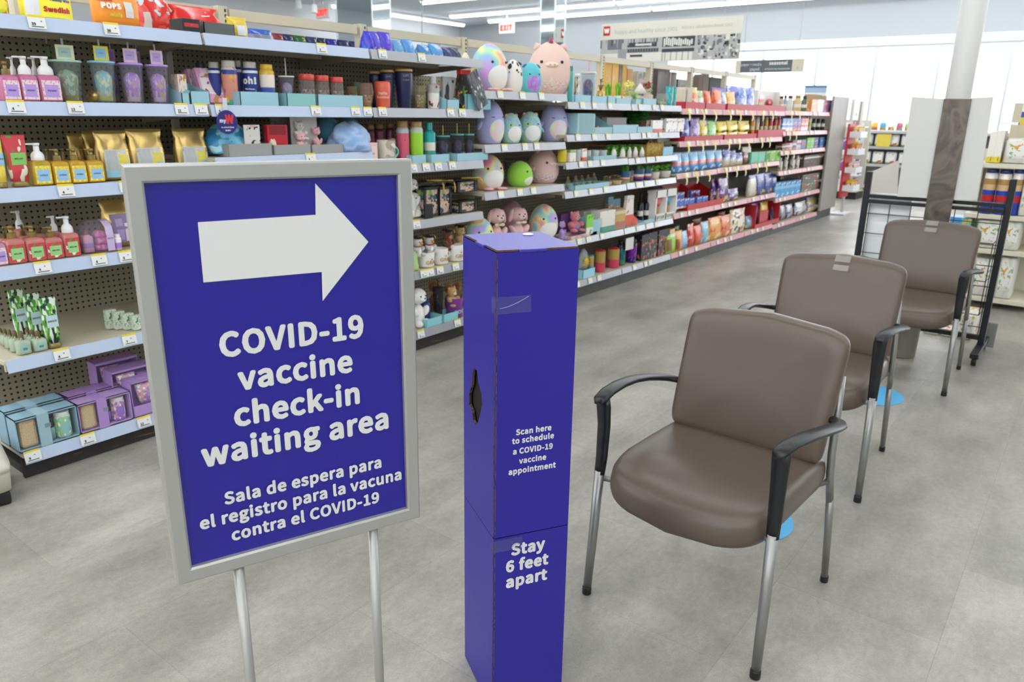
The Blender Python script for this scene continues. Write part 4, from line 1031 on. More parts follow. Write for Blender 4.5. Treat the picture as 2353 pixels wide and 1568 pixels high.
def bear(w_, h, d, fur='#C79A66', muz='#E6CFA8', bow=None, cap=None, ears='round', belly=None, nose='#2A1E1A', tassel='#E2B23A', scarf=None, beak=None, eyec='#141414'):
    r = root(); a = w_ / 2; m_ = nap(fur); hr = min(a * .78, h * .26); zh = h * (.70 if cap else .74)
    MB().ball((0, d * .05, h * .27), (a * .62, d * .36, h * .27), 0, 18, 12).build('body', m_, r)
    if belly: MB().ball((0, -d * .04, h * .26), (a * .45, d * .30, h * .2), 0, 16, 10).build('belly', nap(belly), r)
    MB().ball((0, 0, zh), (hr, hr * .9, hr * .92), 0, 20, 12).build('head', m_, r)
    if beak: MB().lathe([(hr * .34, 0), (hr * .26, hr * .35), (.001, hr * .62)], 0, 14, M=Matrix.Translation((0, -hr * .75, zh - hr * .1)) @ Matrix.Rotation(pi / 2 + .25, 4, 'X')).build('beak', nap(beak), r)
    else:
        q = MB().ball((0, -hr * .72, zh - hr * .22), (hr * .46, hr * .42, hr * .36), 0, 16, 10); q.build('muzzle', nap(muz), r)
        MB().ball((0, -hr * 1.12, zh - hr * .10), (hr * .14, hr * .08, hr * .10), 0, 10, 7).build('nose', mt(nose, .4), r)
    for s_ in (-1, 1):
        if ears == 'round': MB().ball((s_ * hr * .78, hr * .1, zh + hr * .72), (hr * .34, hr * .16, hr * .34), 0, 14, 9).build('ear', m_, r)
        elif ears == 'long': MB().ball((s_ * hr * .95, 0, zh - hr * .05), (hr * .26, hr * .36, hr * .85), 0, 14, 9, Matrix.Rotation(-s_ * .25, 4, 'Y')).build('ear', m_, r)
        elif ears == 'dark': MB().ball((s_ * hr * .98, 0, zh - hr * .05), (hr * .24, hr * .36, hr * .75), 0, 14, 9, Matrix.Rotation(-s_ * .2, 4, 'Y')).build('ear', nap('#2A2B30'), r)
        MB().ball((s_ * hr * .36, -hr * .83, zh + hr * .12), hr * .10, 0, 10, 7).build('eye', mt(eyec, .2), r)
        MB().ball((s_ * a * .68, -d * .12, h * .36), (a * .24, d * .22, h * .14), 0, 12, 8, Matrix.Rotation(s_ * .5, 4, 'Y')).build('arm', m_, r)
        MB().ball((s_ * a * .50, -d * .30, h * .09), (a * .30, d * .26, h * .088), 0, 12, 8).build('leg', m_, r)
    if cap:
        b = MB(); b.lathe([(hr * .72, 0), (hr * .68, hr * .35)], seg=18, c=(0, 0, zh + hr * .62)); b.box((0, 0, zh + hr * 1.0), (hr * 1.9, hr * 1.9, hr * .08), R=Matrix.Rotation(.5, 3, 'Z')); b.build('grad_cap', mt(cap, .7), r)
        MB().tube([(0, 0, zh + hr * 1.06), (hr * .7, -hr * .5, zh + hr * 1.05), (hr * .95, -hr * .8, zh + hr * .75), (hr * .95, -hr * .85, zh + hr * .35)], hr * .07, 0, 6).build('tassel', nap(tassel), r)
    if scarf: MB().lathe([(a * .42, 0), (a * .5, h * .03), (a * .42, h * .06)], seg=18, c=(0, -d * .02, h * .46), sy=.9).build('scarf', nap(scarf), r)
    if bow:
        q = MB().ball((-hr * .4, -hr * .7, zh - hr * .95), (hr * .34, hr * .15, hr * .2)); q.ball((hr * .4, -hr * .7, zh - hr * .95), (hr * .34, hr * .15, hr * .2)); q.ball((0, -hr * .78, zh - hr * .95), hr * .14); q.build('bow', nap(bow), r)
    return r
# -- plants
def leafm(h):
    k = ('leaf', h)
    if k not in _M:
        m, n, l, b = new_mat('leaf ' + h); c = lin(h); c = tuple(min(1, x * 1.5) for x in c[:3]) + (1,)
        b.inputs['Base Color'].default_value = c; b.inputs['Roughness'].default_value = .6
        t = n.new('ShaderNodeBsdfTranslucent'); t.inputs[0].default_value = c
        mx = n.new('ShaderNodeMixShader'); mx.inputs[0].default_value = .4
        l.new(b.outputs[0], mx.inputs[1]); l.new(t.outputs[0], mx.inputs[2]); l.new(mx.outputs[0], n['Material Output'].inputs[0])
        _M[k] = m
    return _M[k]
def plant(w_, h, d, pot='#E8E6E0', leaf='#4E8A2E', leaf2=None, potf=.4, kind='grass', potw=.7, n=40, potmat=None, flower=None):
    r = root(); a = w_ / 2 * potw; hp = h * potf
    MB().lathe([(a * .78, 0), (a * .84, .003), (a, hp * .95), (a * .98, hp), (a * .9, hp), (.001, hp * .92)], seg=22).build('pot', potmat or mt(pot, .5), r)
    rnd = random.Random(int(w_ * 1e5) + n); b = MB()
    for i in range(n):
        an = rnd.uniform(0, 2 * pi); q = rnd.uniform(0, .8) * a
        x, y = q * cos(an), q * sin(an)
        if kind == 'grass':
            hh_ = (h - hp) * rnd.uniform(.6, 1.0); sp = w_ / 2 * rnd.uniform(.1, .9); wd = w_ * .03
            ex, ey = x + cos(an) * sp * .5, y + sin(an) * sp * .5
            px, py_ = -sin(an) * wd, cos(an) * wd
            b.add([(x - px, y - py_, hp * .9), (x + px, y + py_, hp * .9), (x * .6 + ex * .4 + px, y * .6 + ey * .4 + py_, hp + hh_ * .6), (x * .6 + ex * .4 - px, y * .6 + ey * .4 - py_, hp + hh_ * .6), (ex, ey, hp + hh_)], [(0, 1, 2, 3), (3, 2, 4)], i % 2)
        else:
            zz = hp + (h - hp) * rnd.uniform(.15, .95); R_ = w_ / 2 * rnd.uniform(.2, .92); c = Vector((R_ * cos(an), R_ * sin(an) * .8, zz)); s_ = w_ * rnd.uniform(.12, .20) if kind == 'leafy' else w_ * rnd.uniform(.07, .12)
            u = Vector((cos(an), sin(an), rnd.uniform(-.5, .6))).normalized(); q2 = u.cross(Vector((rnd.uniform(-1, 1), rnd.uniform(-1, 1), 1))).normalized()
            b.add([c - u * s_, c + q2 * s_ * .55 + Vector((0, 0, s_ * .12)), c + u * s_, c - q2 * s_ * .55 + Vector((0, 0, s_ * .12))], [(0, 1, 2), (0, 2, 3)], i % 2)
    b.build('foliage', [leafm(leaf), leafm(leaf2 or leaf)], r)
    if flower:
        f = MB()
        for i in range(max(6, n // 5)):
            an = rnd.uniform(0, 2 * pi); R_ = w_ / 2 * rnd.uniform(0, .8); f.ball((R_ * cos(an), R_ * sin(an) * .8, hp + (h - hp) * rnd.uniform(.55, .98)), w_ * .08, 0, 8, 6)
        f.build('blossom', mt(flower, .6), r)
    return r

ROUND |= {tumbler, flask, glass_cup, mug, can, plant, plush, bear}

# ------------------------------------------------------------------ goods on the shelves
def bands(*a): return pr([(p, h) for p, h in a])
GOLD = mt('#C4A868', .26, .8)
TB = mt('#9FCBD8', .5)             # light blue display trays
GRAYT = mt('#9FA09C', .5)
# ---- bath gift bay (first bay): top shelf sweets
R0 = Row(VA, 0, 0, 'the top shelf')
R0.put(bag, 'sweet_bag', 'sweets bag', 'lime yellow sweets bag beside the big yellow gummy bag', [(-120, 82, -150)], .08, .10, None, mat=pr([(0, '#E8DC3A')], blot=('#C9D83A', '#E06A2E'), sc_=4, th=.6))
R0.put(bag, 'sweet_bag', 'sweets bag', 'big yellow family size gummy bag with red lettering', [(182, 655, -190)], .10, .08, None, mat=mt('#F1E336', .3),
       lab=(['#F4EA3C', '#D9DCE2'], [(-.95, .95, .06, .88, 0), (-.92, -.45, .10, .72, 1)]), txts=[('Family Size', .42, .47, .82, '#3A3F9A'), ('Swedish', .22, .20, 1.05, '#C8283A')], wob=.03)
R0.put(bag, 'sweet_bag', 'sweets bag', 'orange bag of mini candy pops', [(835, 1262, -150)], .10, .08, None, mat=pr([(0, '#E8902A'), (.12, '#F2962C'), (.8, '#F2E2D0'), (.86, '#E8902A')]),
       lab=(['#D8D6D2', '#C9402E'], [(.18, .55, .22, .58, 0), (-.92, -.30, .56, .82, 1)]), txts=[('POPS', -.38, .40, .75, '#F4EFE6'), ('minis', -.25, .22, .5, '#E9D23A')], wob=.04)
R0.put(bag, 'sweet_bag', 'sweets bag', 'red glossy sweets bag beside the orange bag', [(1255, 1545, -60)], .12, .20, None, mat=pr([(0, '#D8382E')], blot=('#E9604A', '#B9D0D8'), sc_=4, th=.62, rough=.2), lab=(['#C9C4C0'], [(-.9, -.6, .1, .5, 0)]))
R0.put(bag, 'sweet_bag', 'sweets bag', 'wide slumped red sweets bag behind the black box', [(1530, 1985, 60)], .14, .16, None, mat=pr([(0, '#D82F2C')], blot=('#F0E4E0', '#E85A48'), sc_=3.2, th=.63, rough=.2), pinch=.8)
R0.put(carton, 'carton', 'box', 'small black box with a red logo panel', [(1590, 1752, 175)], .10, .0, None, mat=mt('#1E1F22', .4), panel='#C92F38', txt='SMART', tcol='#F2F2F2', pbot=.35, ptop=.65)
R0.put(tray, 'display_tray', 'tray', 'dark gray open tray beside the black box', [(1756, 2040, 205)], .14, .02, None, mat=mt('#57605E', .5), low=.9)
R0.put(bag, 'sweet_bag', 'sweets bag', 'mustard yellow pouch with a white panel', [(2045, 2228, 155)], .06, .06, None, mat=mt('#D9BE3E', .3), lab=(['#D4D6DA'], [(-.35, .55, .12, .6, 0)]))
R1 = Row(VB, 1, 0, 'the top shelf behind the rail')
R1.top = 1.80
for k, (bx, c, bl, nm) in enumerate([((805, 1035, 285), '#2F58B8', '#7C8296', 'blue low bag with a gray front'), ((1045, 1150, 235), '#8E2F4A', '#E0B92F', 'crimson and yellow bag'), ((1135, 1250, 230), '#2C3566', '#B7B4B0', 'navy bag with a pale panel'),
        ((1245, 1372, 225), '#2E6A3A', '#E2C22E', 'green and yellow bag'), ((1370, 1480, 260), '#35406E', '#C4BFBA', 'slate bag with a cream panel'), ((1482, 1560, 285), '#222C50', '#3A7A4A', 'dark navy slim bag'),
        ((1562, 1672, 290), '#25309A', '#9AA4C8', 'royal blue shiny bag'), ((1674, 1790, 300), '#242B62', '#8E8EA4', 'indigo bag with a gray seam'), ((1792, 1870, 310), '#28307A', '#4A58B0', 'small indigo bag at the post')]):
    R1.put(bag, 'sweet_bag', 'sweets bag', nm, [bx], .10, .62 if k else .2, 'sweet bags behind the top rail', mat=pr([(0, c), (.25, c), (.3, bl), (.6, c)], blot=(bl,), sc_=3, th=.63, rough=.2))
R2 = Row(VC, 2, 0, 'the top shelf before the plush toys')
for bx, c, bl, nm in [((60, 125, 280), '#3A38C0', '#2A6AD0', 'violet blue tall bag'), ((122, 190, 285), '#5A4AC8', '#D4D4DC', 'violet bag with a white panel'), ((186, 300, 290), '#5040C4', '#8A7AE0', 'purple crinkled bag'),
        ((298, 400, 360), '#5C9ACB', '#C9C4B4', 'sky blue bag with a cream front'), ((395, 500, 355), '#4F90CC', '#7FB4E0', 'sky blue peaked bag'), ((540, 645, 405), '#3F7FB8', '#D3DCE6', 'blue bag with a white crown'), ((640, 755, 395), '#4F97D0', '#E6B8B0', 'blue and pink bag'),
        ((752, 830, 425), '#2C3F72', '#5A74A8', 'dark blue bag'), ((828, 912, 430), '#3A4662', '#7A7A8A', 'slate blue bag at the shelf end')]:
    R2.put(bag, 'sweet_bag', 'sweets bag', nm, [bx], .10, .22, 'blue sweet bags before the plush toys', mat=pr([(0, c)], blot=(bl,), sc_=3, th=.58, rough=.2))
# second shelf: soaps, tumblers
S1 = Row(VA, 0, 1, 'the second bath shelf')
S1.put(soap, 'soap_bottle', 'soap bottle', 'pink soap bottle with a gold pump and lavender label', [(0, 188, 550)], .065, .015, None, foam=False, pump='#8E7A4E', band=noisy('#F0D8DE', '#D98FA6', .58, 9))
S1.put(soap, 'soap_bottle', 'soap bottle', 'pink foaming soap with a white pump', [(172, 352, 505), (342, 556, 508)], .065, .015, 'pink foaming soaps', band=noisy('#F0D8DE', '#D98FA6', .58, 9), tails=['beside the gold pump soap', 'beside the green lidded tumbler'])
S1.put(soap, 'soap_bottle', 'soap bottle', 'pink foaming soap with a white pump', [(120, 205, 512), (310, 400, 515)], .065, .12, 'pink foaming soaps', band=noisy('#F0D8DE', '#D98FA6', .58, 9), tails=['at the back, by the gold pump soap', 'at the back, by the tumblers'])
TK = dict(hl=.66)
for bx, kw, nm in [((478, 790, 345), dict(col='#C4D0CA', lid='#A9CBBB', inner='#9DBFA8', spots=('#B9A24A', '#DDE6E0'), tagc='#DCE4BC', tagl='#A9C8C0', txt='BREEZE'), 'clear gift tumbler with a pale green lid'),
                   ((828, 1085, 355), dict(col='#CFDDE0', lid='#8CC8DE', inner='#8CC6DC', spots=('#E2CE4A', '#EFE9C0'), tagc='#E4D858', tagl='#8FC4DE', txt='CITRUS'), 'clear gift tumbler with a sky blue lid'),
                   ((1092, 1332, 380), dict(col='#D5CCE0', lid='#B89AE0', inner='#B78FE0', spots=('#E6E0D8', '#D8A8C0'), tagc='#E0C6D4', tagl='#BFA6DC', txt='PEONY'), 'clear gift tumbler with a lilac lid'),
                   ((1335, 1556, 400), dict(col='#D5CCE0', lid='#B89AE0', inner='#B78FE0', spots=('#E8D8E4', '#D9C27A'), tagc='#E0C6D4', tagl='#BFA6DC', txt='PEONY'), 'clear gift tumbler with a lilac lid, next to the pink sets')]:
    kw.update(TK); S1.put(tumbler, 'gift_tumbler', 'tumbler', nm, [bx], .10, .012, 'gift tumblers with straws', **kw)
for bx, kw, nm in [((462, 540, 335), dict(col='#7C8C80', lid='#7FA08C', inner='#4E6A54', tagc='#2F4A34', tagl='#6A7A4A', txt=None), 'green tumbler standing behind the pale green lidded one'), ((1000, 1110, 385), dict(col='#A99ABC', lid='#9A80C4', inner='#8E6CB8', tagc='#A98AA8', tagl='#8E74A8', txt=None), 'lilac tumbler standing behind the sky blue one'), ((1240, 1330, 405), dict(col='#A99ABC', lid='#9A80C4', inner='#8E6CB8', tagc='#A98AA8', tagl='#8E74A8', txt=None), 'lilac tumbler standing behind the lilac lidded ones')]:
    kw.update(TK); S1.put(tumbler, 'gift_tumbler', 'tumbler', nm, [bx], .09, .14, 'gift tumblers with straws', **kw)
tag(S1.put(lambda w_, h, d: MB().ball((0, 0, h / 2), (w_ / 2, d / 2, h / 2), 0, 20, 12).build('gold_ball', GOLD), 'gold_ball', 'ornament', 'gold round pot between the green and blue tumblers', [(790, 885, 810)], .08, .05)[0], 'gold round pot between the green and blue tumblers', 'pot')
SA = Row(VA, 0, 1, 'the second bath shelf'); PINKB = pr([(0, '#E5A8CC')], blot=('#C98A3A', '#F2D6E2'), sc_=3.2, th=.62)
SA.put(tray, 'display_tray', 'tray', 'light blue slanted tray by the lilac tumbler', [(1552, 1625, 760)], .16, .01, None, mat=TB, low=.55)
SA.put(carton, 'gift_box', 'gift box', 'slim cream and gold gift box', [(1595, 1675, 670)], .05, .05, None, mat=pr([(0, '#E9DCCB')], blot=('#B88A3A', '#D8A8B0'), sc_=3, th=.6))
SB_ = Row(VB, 1, 1, 'the second shelf')
SB_.put(tray, 'display_tray', 'tray', 'light blue slanted tray under the pink gift boxes', [(150, 345, 810)], .16, .01, None, mat=TB, low=.6)
def leanbox(w_, h, d, **kw):
    r = carton(w_, h, d, **kw); r.rotation_euler.x = -.30; return r
for bx, bk_, nm in [((355, 600, 655), .02, 'pink gift box with a cocktail picture leaning in front'), ((280, 330, 660), .08, 'pink gift box leaning behind the cocktail one')]:
    o = SB_.put(carton, 'gift_box', 'gift box', nm, [bx], .045, bk_ + .06, 'pink gift boxes', mat=PINKB, panel=pr([(0, '#F4E8EA'), (.1, '#F1D3DF'), (.2, '#F0E6E6')], blot=('#C23A78',), sc_=2.2, th=.68), ptop=.72, pbot=.25)[0]
    o.rotation_euler.x = 0; M_o = Matrix.Rotation(-.38, 4, 'X')
    for ch in o.children: ch.rotation_euler.x = -.38
# ---- tumbler bay, second shelf
NAVY = pr([(0, '#D98C78'), (.14, '#2B3A8E'), (.8, '#2B3A8E'), (.86, '#E8EEF4'), (.93, '#2B3A8E')], blot=('#3FA09C',), sc_=2.5, th=.70)
FL = 'tall printed flasks'
SB_.put(flask, 'flask', 'flask', 'navy flask with a black lid, half hidden at the back', [(320, 432, 615)], .07, .14, FL, body='#2A3276')
SB_.put(flask, 'flask', 'flask', 'navy flask with white lettering behind the pink boxes', [(440, 565, 605)], .07, .09, FL, mat=NAVY, cap='#B9B4AC', ring=None, text=None)
SB_.put(flask, 'flask', 'flask', 'peach flask printed with a long yellow loop', [(562, 728, 592)], .072, .05, FL, mat=pr([(0, '#58B8A4'), (.14, '#E0957E'), (.8, '#31449C'), (.92, '#D9D2C8')], blot=('#E5BE3C', '#B86AA0'), sc_=3.5, th=.66), cap='#CFC8BE', ring=None)
SB_.put(flask, 'flask', 'flask', 'navy flask behind the peach one', [(700, 772, 592)], .07, .13, FL, mat=NAVY, cap='#B9B4AC', ring=None)
SB_.put(flask, 'flask', 'flask', 'navy flask with large white oh! lettering', [(770, 928, 605)], .075, .05, FL, mat=NAVY, cap='#CFC8BE', ring=None, rz=-.8, text=[('oh!', .50, .78), ('The Places', .36, .6), ("You'll Go!", .24, .6)])
SB_.put(flask, 'flask', 'flask', 'white and blue flask with a mustard top', [(930, 1085, 628)], .075, .02, FL, mat=pr([(0, '#A9D8C4'), (.18, '#4058A8'), (.5, '#EFE3D8'), (.85, '#D9B036')]), cap='#D9B036', capf=.12, ring=None)
SB_.put(tray, 'display_tray', 'tray', 'light blue tray under the tall printed flasks', [(640, 1028, 895)], .14, .0, 'light blue trays', mat=TB, low=.98)
SB_.put(tray, 'display_tray', 'tray', 'light blue tray under the iridescent jar', [(1095, 1388, 910)], .14, .0, 'light blue trays', mat=mt('#8EC6C6', .5), low=.98)
SB_.put(tray, 'display_tray', 'tray', 'light blue tray under the red lidded jars', [(1392, 1850, 925)], .14, .0, 'light blue trays', mat=TB, low=.98)
SB_.put(tumbler, 'straw_jar', 'jar', 'iridescent jar with a white lid and straw', [(1110, 1275, 565, .006)], .08, .03, None, hl=.62, lid='#E6E2DC', inner='#B9A8D8', spots=('#E6C46A', '#8FC6C8'), tagc=None, col='#C8C0D8')
SB_.put(glass_cup, 'lidded_jar', 'jar', 'clear jar with a coral red lid', [(1300, 1475, 722, .006), (1452, 1612, 735, .006), (1602, 1750, 752, .006)], .08, .03, 'red lidded jars', lid='#E0544A', col='#D8C8C4', fill='#9A8078', tails=['beside the iridescent jar', 'in the middle of the three', 'beside the gold striped glasses'])
SB_.put(glass_cup, 'striped_glass', 'glass', 'small gold striped glass beyond the red lids', [(1765, 1880, 805)], .07, .03, None, col='#BFA07A', fill='#C9A25A')
SB_.put(glass_cup, 'striped_glass', 'glass', 'mint green stemless glass at the back', [(1835, 1915, 800)], .07, .10, None, col='#9CCFB8', fill='#8CC0A8', wine=True)
SB_.put(glass_cup, 'wine_tumbler', 'glass', 'rose gold rounded wine tumbler', [(1885, 2038, 808)], .085, .01, None, col='#D8B49C', fill='#D9BCA8', wine=True)
SC1 = Row(VC, 2, 1, 'the second shelf')
SC1.put(flask, 'coral_cup', 'cup', 'coral cup with white script before the navy tumblers', [(158, 312, 735)], .085, .02, None, body='#E8684E', capf=0, neck=.88, taper=.85, rz=-.7, text=[('Hello', .5, .5), ('Sunshine', .36, .7)], tm='#F2C8BC')
GN = 'navy tumblers with gold rims'
for bx, bk_, nm in [((345, 512, 622), .02, 'large navy tumbler with a gold rim, at the front'), ((215, 345, 630), .07, 'navy gold rimmed tumbler behind the coral cup'), ((120, 225, 645), .14, 'navy gold rimmed tumbler deepest on the shelf')]:
    SC1.put(flask, 'navy_tumbler', 'tumbler', nm, [bx], .085, bk_, GN, body='#20254E', cap='#C9A24A', capf=.06, ring=None, neck=.97, taper=.72, rz=-.5, text=[('LIFE', .80, .3), ('IS GOOD', .70, .36)], tm='#8E8AA0')
SC1.put(glass_cup, 'candle_glass', 'glass', 'clear glass half filled with amber yellow', [(505, 628, 738)], .07, .02, None, col='#CFC9A8', fill='#B99A2E')
SC1.put(flask, 'white_bottle', 'bottle', 'white bottle with a dark red print and clear top', [(630, 748, 690)], .06, .02, None, mat=pr([(0, '#ECE8E2'), (.62, '#B9B8B4')], blot=('#8E2A3A',), sc_=3, th=.66), cap='#C9CCCC', capf=.22, neck=.5, ring=None)
SC1.put(carton, 'carded_opener', 'bottle opener', 'black bottle opener on a gray card', [(765, 880, 692)], .02, .05, None, mat=mt('#A9A8A6', .5), panel=pr([(0, '#A9A8A6')], blot=('#1A1A1C',), sc_=2.5, th=.52), ptop=.9, pbot=.05)
SC1.put(tray, 'display_tray', 'tray', 'light blue tall tray beside the white bottle', [(720, 835, 820)], .16, .0, 'light blue trays on the second graduation shelf', mat=TB, low=.5)
SC1.put(tray, 'display_tray', 'tray', 'light blue tray holding the hanging socks', [(900, 1122, 850)], .16, .0, 'light blue trays on the second graduation shelf', mat=mt('#86C2CC', .5), low=1)
def sock(w_, h, d, mat=None, top='#D8382E', txt=None):
    r = root(); a = w_ / 2
    P = [(-a * .5, h), (-a * .9, h * .25), (-a * .3, 0), (a * .95, h * .02), (a, h * .2), (a * .35, h * .35), (a * .25, h)]
    MB().prism(P[::-1], -d / 2, d / 2).build('sock', mat, r); MB().box((-a * .15, 0, h * .95), (a * .9, d * 1.1, h * .12), bev=.004).build('cuff', mt(top, .8), r)
    return r
SC1.put(sock, 'patterned_sock', 'sock', 'black patterned socks with a red cuff', [(870, 1085, 635)], .03, .02, None, mat=pr([(0, '#1C1B1C')], blot=('#D9B836', '#3E8A3E', '#C23A2E'), sc_=6, th=.66))
o = SC1.put(carton, 'gray_pouch', 'pouch', 'gray printed flat pouch leaning over the shelf edge', [(1090, 1185, 610, .012)], .012, -.032, None, rz=.0, mat=pr([(0, '#5C5F66')], blot=('#D8D8D8', '#2F3238'), sc_=5, th=.62))[0]
o.rotation_euler.y = -.50
# ---- third shelf of the bath bay
S2 = Row(VA, 0, 2, 'the third bath shelf')
CIT = pr([(0, '#E8C832')], blot=('#F4E588', '#F2D94A'), sc_=5, th=.55)
MELN = pr([(0, '#D8444E')], blot=('#F2F0D8', '#5E9A3E'), sc_=3.0, th=.62)
S2.put(tube_up, 'lotion_tube', 'lotion tube', 'yellow citrus lotion tube', [(-40, 80, 1210)], .05, .012, None, mat=CIT, lab='#9CC4E2', txt='CITRUS')
S2.put(tube_up, 'lotion_tube', 'lotion tube', 'red melon lotion tube with a green label', [(85, 292, 1215)], .05, .012, None, mat=MELN, lab='#8CC86A', txt='MELON')
S2.put(soap, 'soap_bottle', 'soap bottle', 'yellow foaming citrus soap with a white pump', [(285, 470, 1288)], .062, .012, None, liq='#C9A836', band=CIT, lab='#9CC8EC', txt='CITRUS', tc='#4A5E78')
S2.put(soap, 'soap_bottle', 'soap bottle', 'yellow citrus soap with a gold pump', [(462, 632, 1340), (618, 780, 1338), (770, 935, 1338)], .062, .012, 'yellow citrus soaps', liq='#D9A82E', band=CIT, lab='#9CC8EC', txt='CITRUS', tc='#4A5E78', foam=False, pump='#9A8450')
S2.put(soap, 'soap_bottle', 'soap bottle', 'yellow citrus soap at the back', [(425, 500, 1340), (570, 640, 1338), (745, 800, 1342)], .062, .11, 'yellow citrus soaps at the back', liq='#B98A28', band=CIT, lab='#9CC8EC', txt='CITRUS', tc='#4A5E78', foam=False, pump='#8A7444')
PCHL = ([mt('#C9CDC9', .2), '#E6D23E', '#8FC8E0', '#B5BAB8'], [(-.72, .82, .06, .62, 0), (.10, .72, .08, .52, 1), (.28, .68, .10, .34, 2), (-.60, .02, .20, .60, 3), (-.70, .05, .06, .2, 2)])
S2.put(bag, 'gift_pouch', 'gift pouch', 'gold foil gift pouch with a clear front', [(885, 1190, 1175), (1175, 1500, 1160), (1585, 1885, 1158)], .08, .04, 'gold foil gift pouches', mat=GOLD, lab=PCHL, tails=['beside the yellow soaps', 'in the middle', 'by the blue blanket roll'], wob=.12)
S2.put(bag, 'gift_pouch', 'gift pouch', 'gold foil gift pouch', [(655, 800, 1200), (785, 960, 1180)], .07, .16, 'gold foil gift pouches at the back', mat=GOLD, wob=.12, tails=['at the back above the yellow soaps', 'tucked behind the first clear fronted pouch'])
# ---- tumbler bay, third shelf: bins with toys
SB2 = Row(VB, 1, 2, 'the third shelf')
SB2.put(tray, 'gray_bin', 'bin', 'gray display bin', [(490, 928, 1392), (932, 1302, 1400), (1304, 1618, 1398)], .20, .0, 'gray display bins', mat=GRAYT, low=.98, tails=['under the sky blue wrap', 'under the red purse', 'under the elephant and pig toys'])
def drape(w_, h, d, mat=None, seed=1):
    r = random.Random(seed); b = MB(); n = 28; rs = []
    for j in range(9):
        t_ = j / 8; k = sqrt(max(0, 1 - (t_ * .98) ** 2.2)); rs.append([(w_ / 2 * k * cos(2 * pi * a / n) * (1 + .14 * sin(5 * 2 * pi * a / n + j + seed)), d / 2 * k * sin(2 * pi * a / n) * (1 + .14 * sin(4 * 2 * pi * a / n + j * .7)), h * t_ * (1 + .06 * sin(3 * 2 * pi * a / n + seed))) for a in range(n)])
    return b.rings(rs).build('drape', mat)
SB2.put(drape, 'wrapped_blanket', 'blanket', 'sky blue folded blanket with shiny wrap', [(400, 830, 1195, .01)], .16, .02, None, mat=pr([(0, '#6FC0E0')], blot=('#A9DCEE', '#3F96C4'), sc_=3, th=.56, rough=.3))
SB2.put(carton, 'hang_card', 'card', 'white card with black print over the gray bins', [(770, 930, 1215, .05)], .004, .02, None, mat=pr([(0, '#E4E0DA')], blot=('#2F2F33', '#E6B8B0'), sc_=3.2, th=.66))
SB2.put(bear, 'gray_plush', 'plush toy', 'gray plush elephant lying in the first gray bin', [(800, 955, 1290, .01)], .12, .05, None, fur='#7E8C92', muz='#8E9CA2', ears='round')
SB2.put(carton, 'red_purse', 'purse', 'red glossy purse sticking out of a gray bin', [(985, 1185, 1215, .02)], .03, .03, None, mat=mt('#C92838', .25), panel='#8E1420', ptop=.95, pbot=.6)
SB2.put(drape, 'cream_plush', 'plush toy', 'small cream round plush below the red purse', [(1000, 1085, 1345, .01)], .06, .01, None, mat=nap('#E4D6B8'), seed=3)
SB2.put(carton, 'backing_card', 'card', 'pale gray backing card behind the elephant toy', [(1228, 1492, 1130, .005)], .006, .08, None, mat=pr([(0, '#D5D3CF'), (.8, '#D5D3CF')], blot=('#D08A4A',), sc_=2.2, th=.70))
SB2.put(carton, 'backing_card', 'card', 'darker backing card at the back of the bins', [(1040, 1225, 1145, .005)], .006, .14, None, mat=pr([(0, '#7A7876')], blot=('#C0703A', '#5A6A74'), sc_=2.2, th=.64))
SB2.put(bear, 'elephant_plush', 'plush toy', 'white plush elephant with mint ears', [(1225, 1395, 1180, .06)], .09, .02, None, fur='#DAD8D2', muz='#DAD8D2', ears='round', nose='#B9B4AC')
SB2.put(bear, 'pig_plush', 'plush toy', 'pink plush pig under the white elephant', [(1262, 1390, 1285, .008)], .07, .01, None, fur='#EDB8BC', muz='#F2CCD0', ears='round', nose='#D58A94')
SB2.put(bear, 'pig_plush', 'plush toy', 'pink plush pig beside the teal balls', [(1425, 1535, 1212, .006)], .07, .03, None, fur='#EDB0B6', muz='#F2CCD0', ears='round', nose='#D58A94')
SB2.put(lambda w_, h, d: MB().ball((0, 0, h / 2), (w_ / 2, d / 2, h / 2), 0, 22, 14).build('plush_ball', nap('#5C9CB8')), 'plush_ball', 'plush ball', 'teal blue plush ball', [(1492, 1690, 1122, .03), (1692, 1885, 1130, .03)], .14, .12, 'teal plush balls', tails=['beside the pink pig', 'behind the baby blue blanket'])
SB2.put(drape, 'baby_blanket', 'blanket', 'baby blue fleece blanket spilling over the shelf', [(1605, 1985, 1195)], .18, -.02, None, mat=soft(['#8EB2E0', '#AFC8EC', '#7F9FD4'], 4), seed=5)
# ---- graduation bay, third shelf
SC2 = Row(VC, 2, 2, 'the third graduation shelf')
BR = 'rosy glass bottles'
SC2.put(can, 'glass_bottle', 'bottle', 'dark rose bottle with a wooden cap', [(85, 172, 1118), (165, 258, 1112), (262, 352, 1105)], .06, .13, BR, mat=pr([(0, '#8E2A4A'), (.72, '#5A2438')]), cap='#8E6A42', capf=.13)
SC2.put(flask, 'glass_bottle', 'bottle', 'bright pink bottle with a wooden cap', [(358, 478, 1090)], .07, .04, BR, mat=pr([(0, '#E0607E'), (.84, '#B9C4C0')], blot=('#7A3040',), sc_=4, th=.72), cap='#B08A58', capf=.15, ring=None, taper=.98)
SC2.put(flask, 'glass_bottle', 'bottle', 'lime green bottle with a wooden cap', [(478, 602, 1095)], .07, .01, BR, mat=pr([(0, '#9CD838'), (.84, '#B9C4B0')], blot=('#5A9A2E',), sc_=5, th=.72), cap='#B08A58', capf=.13, ring=None, taper=.98)
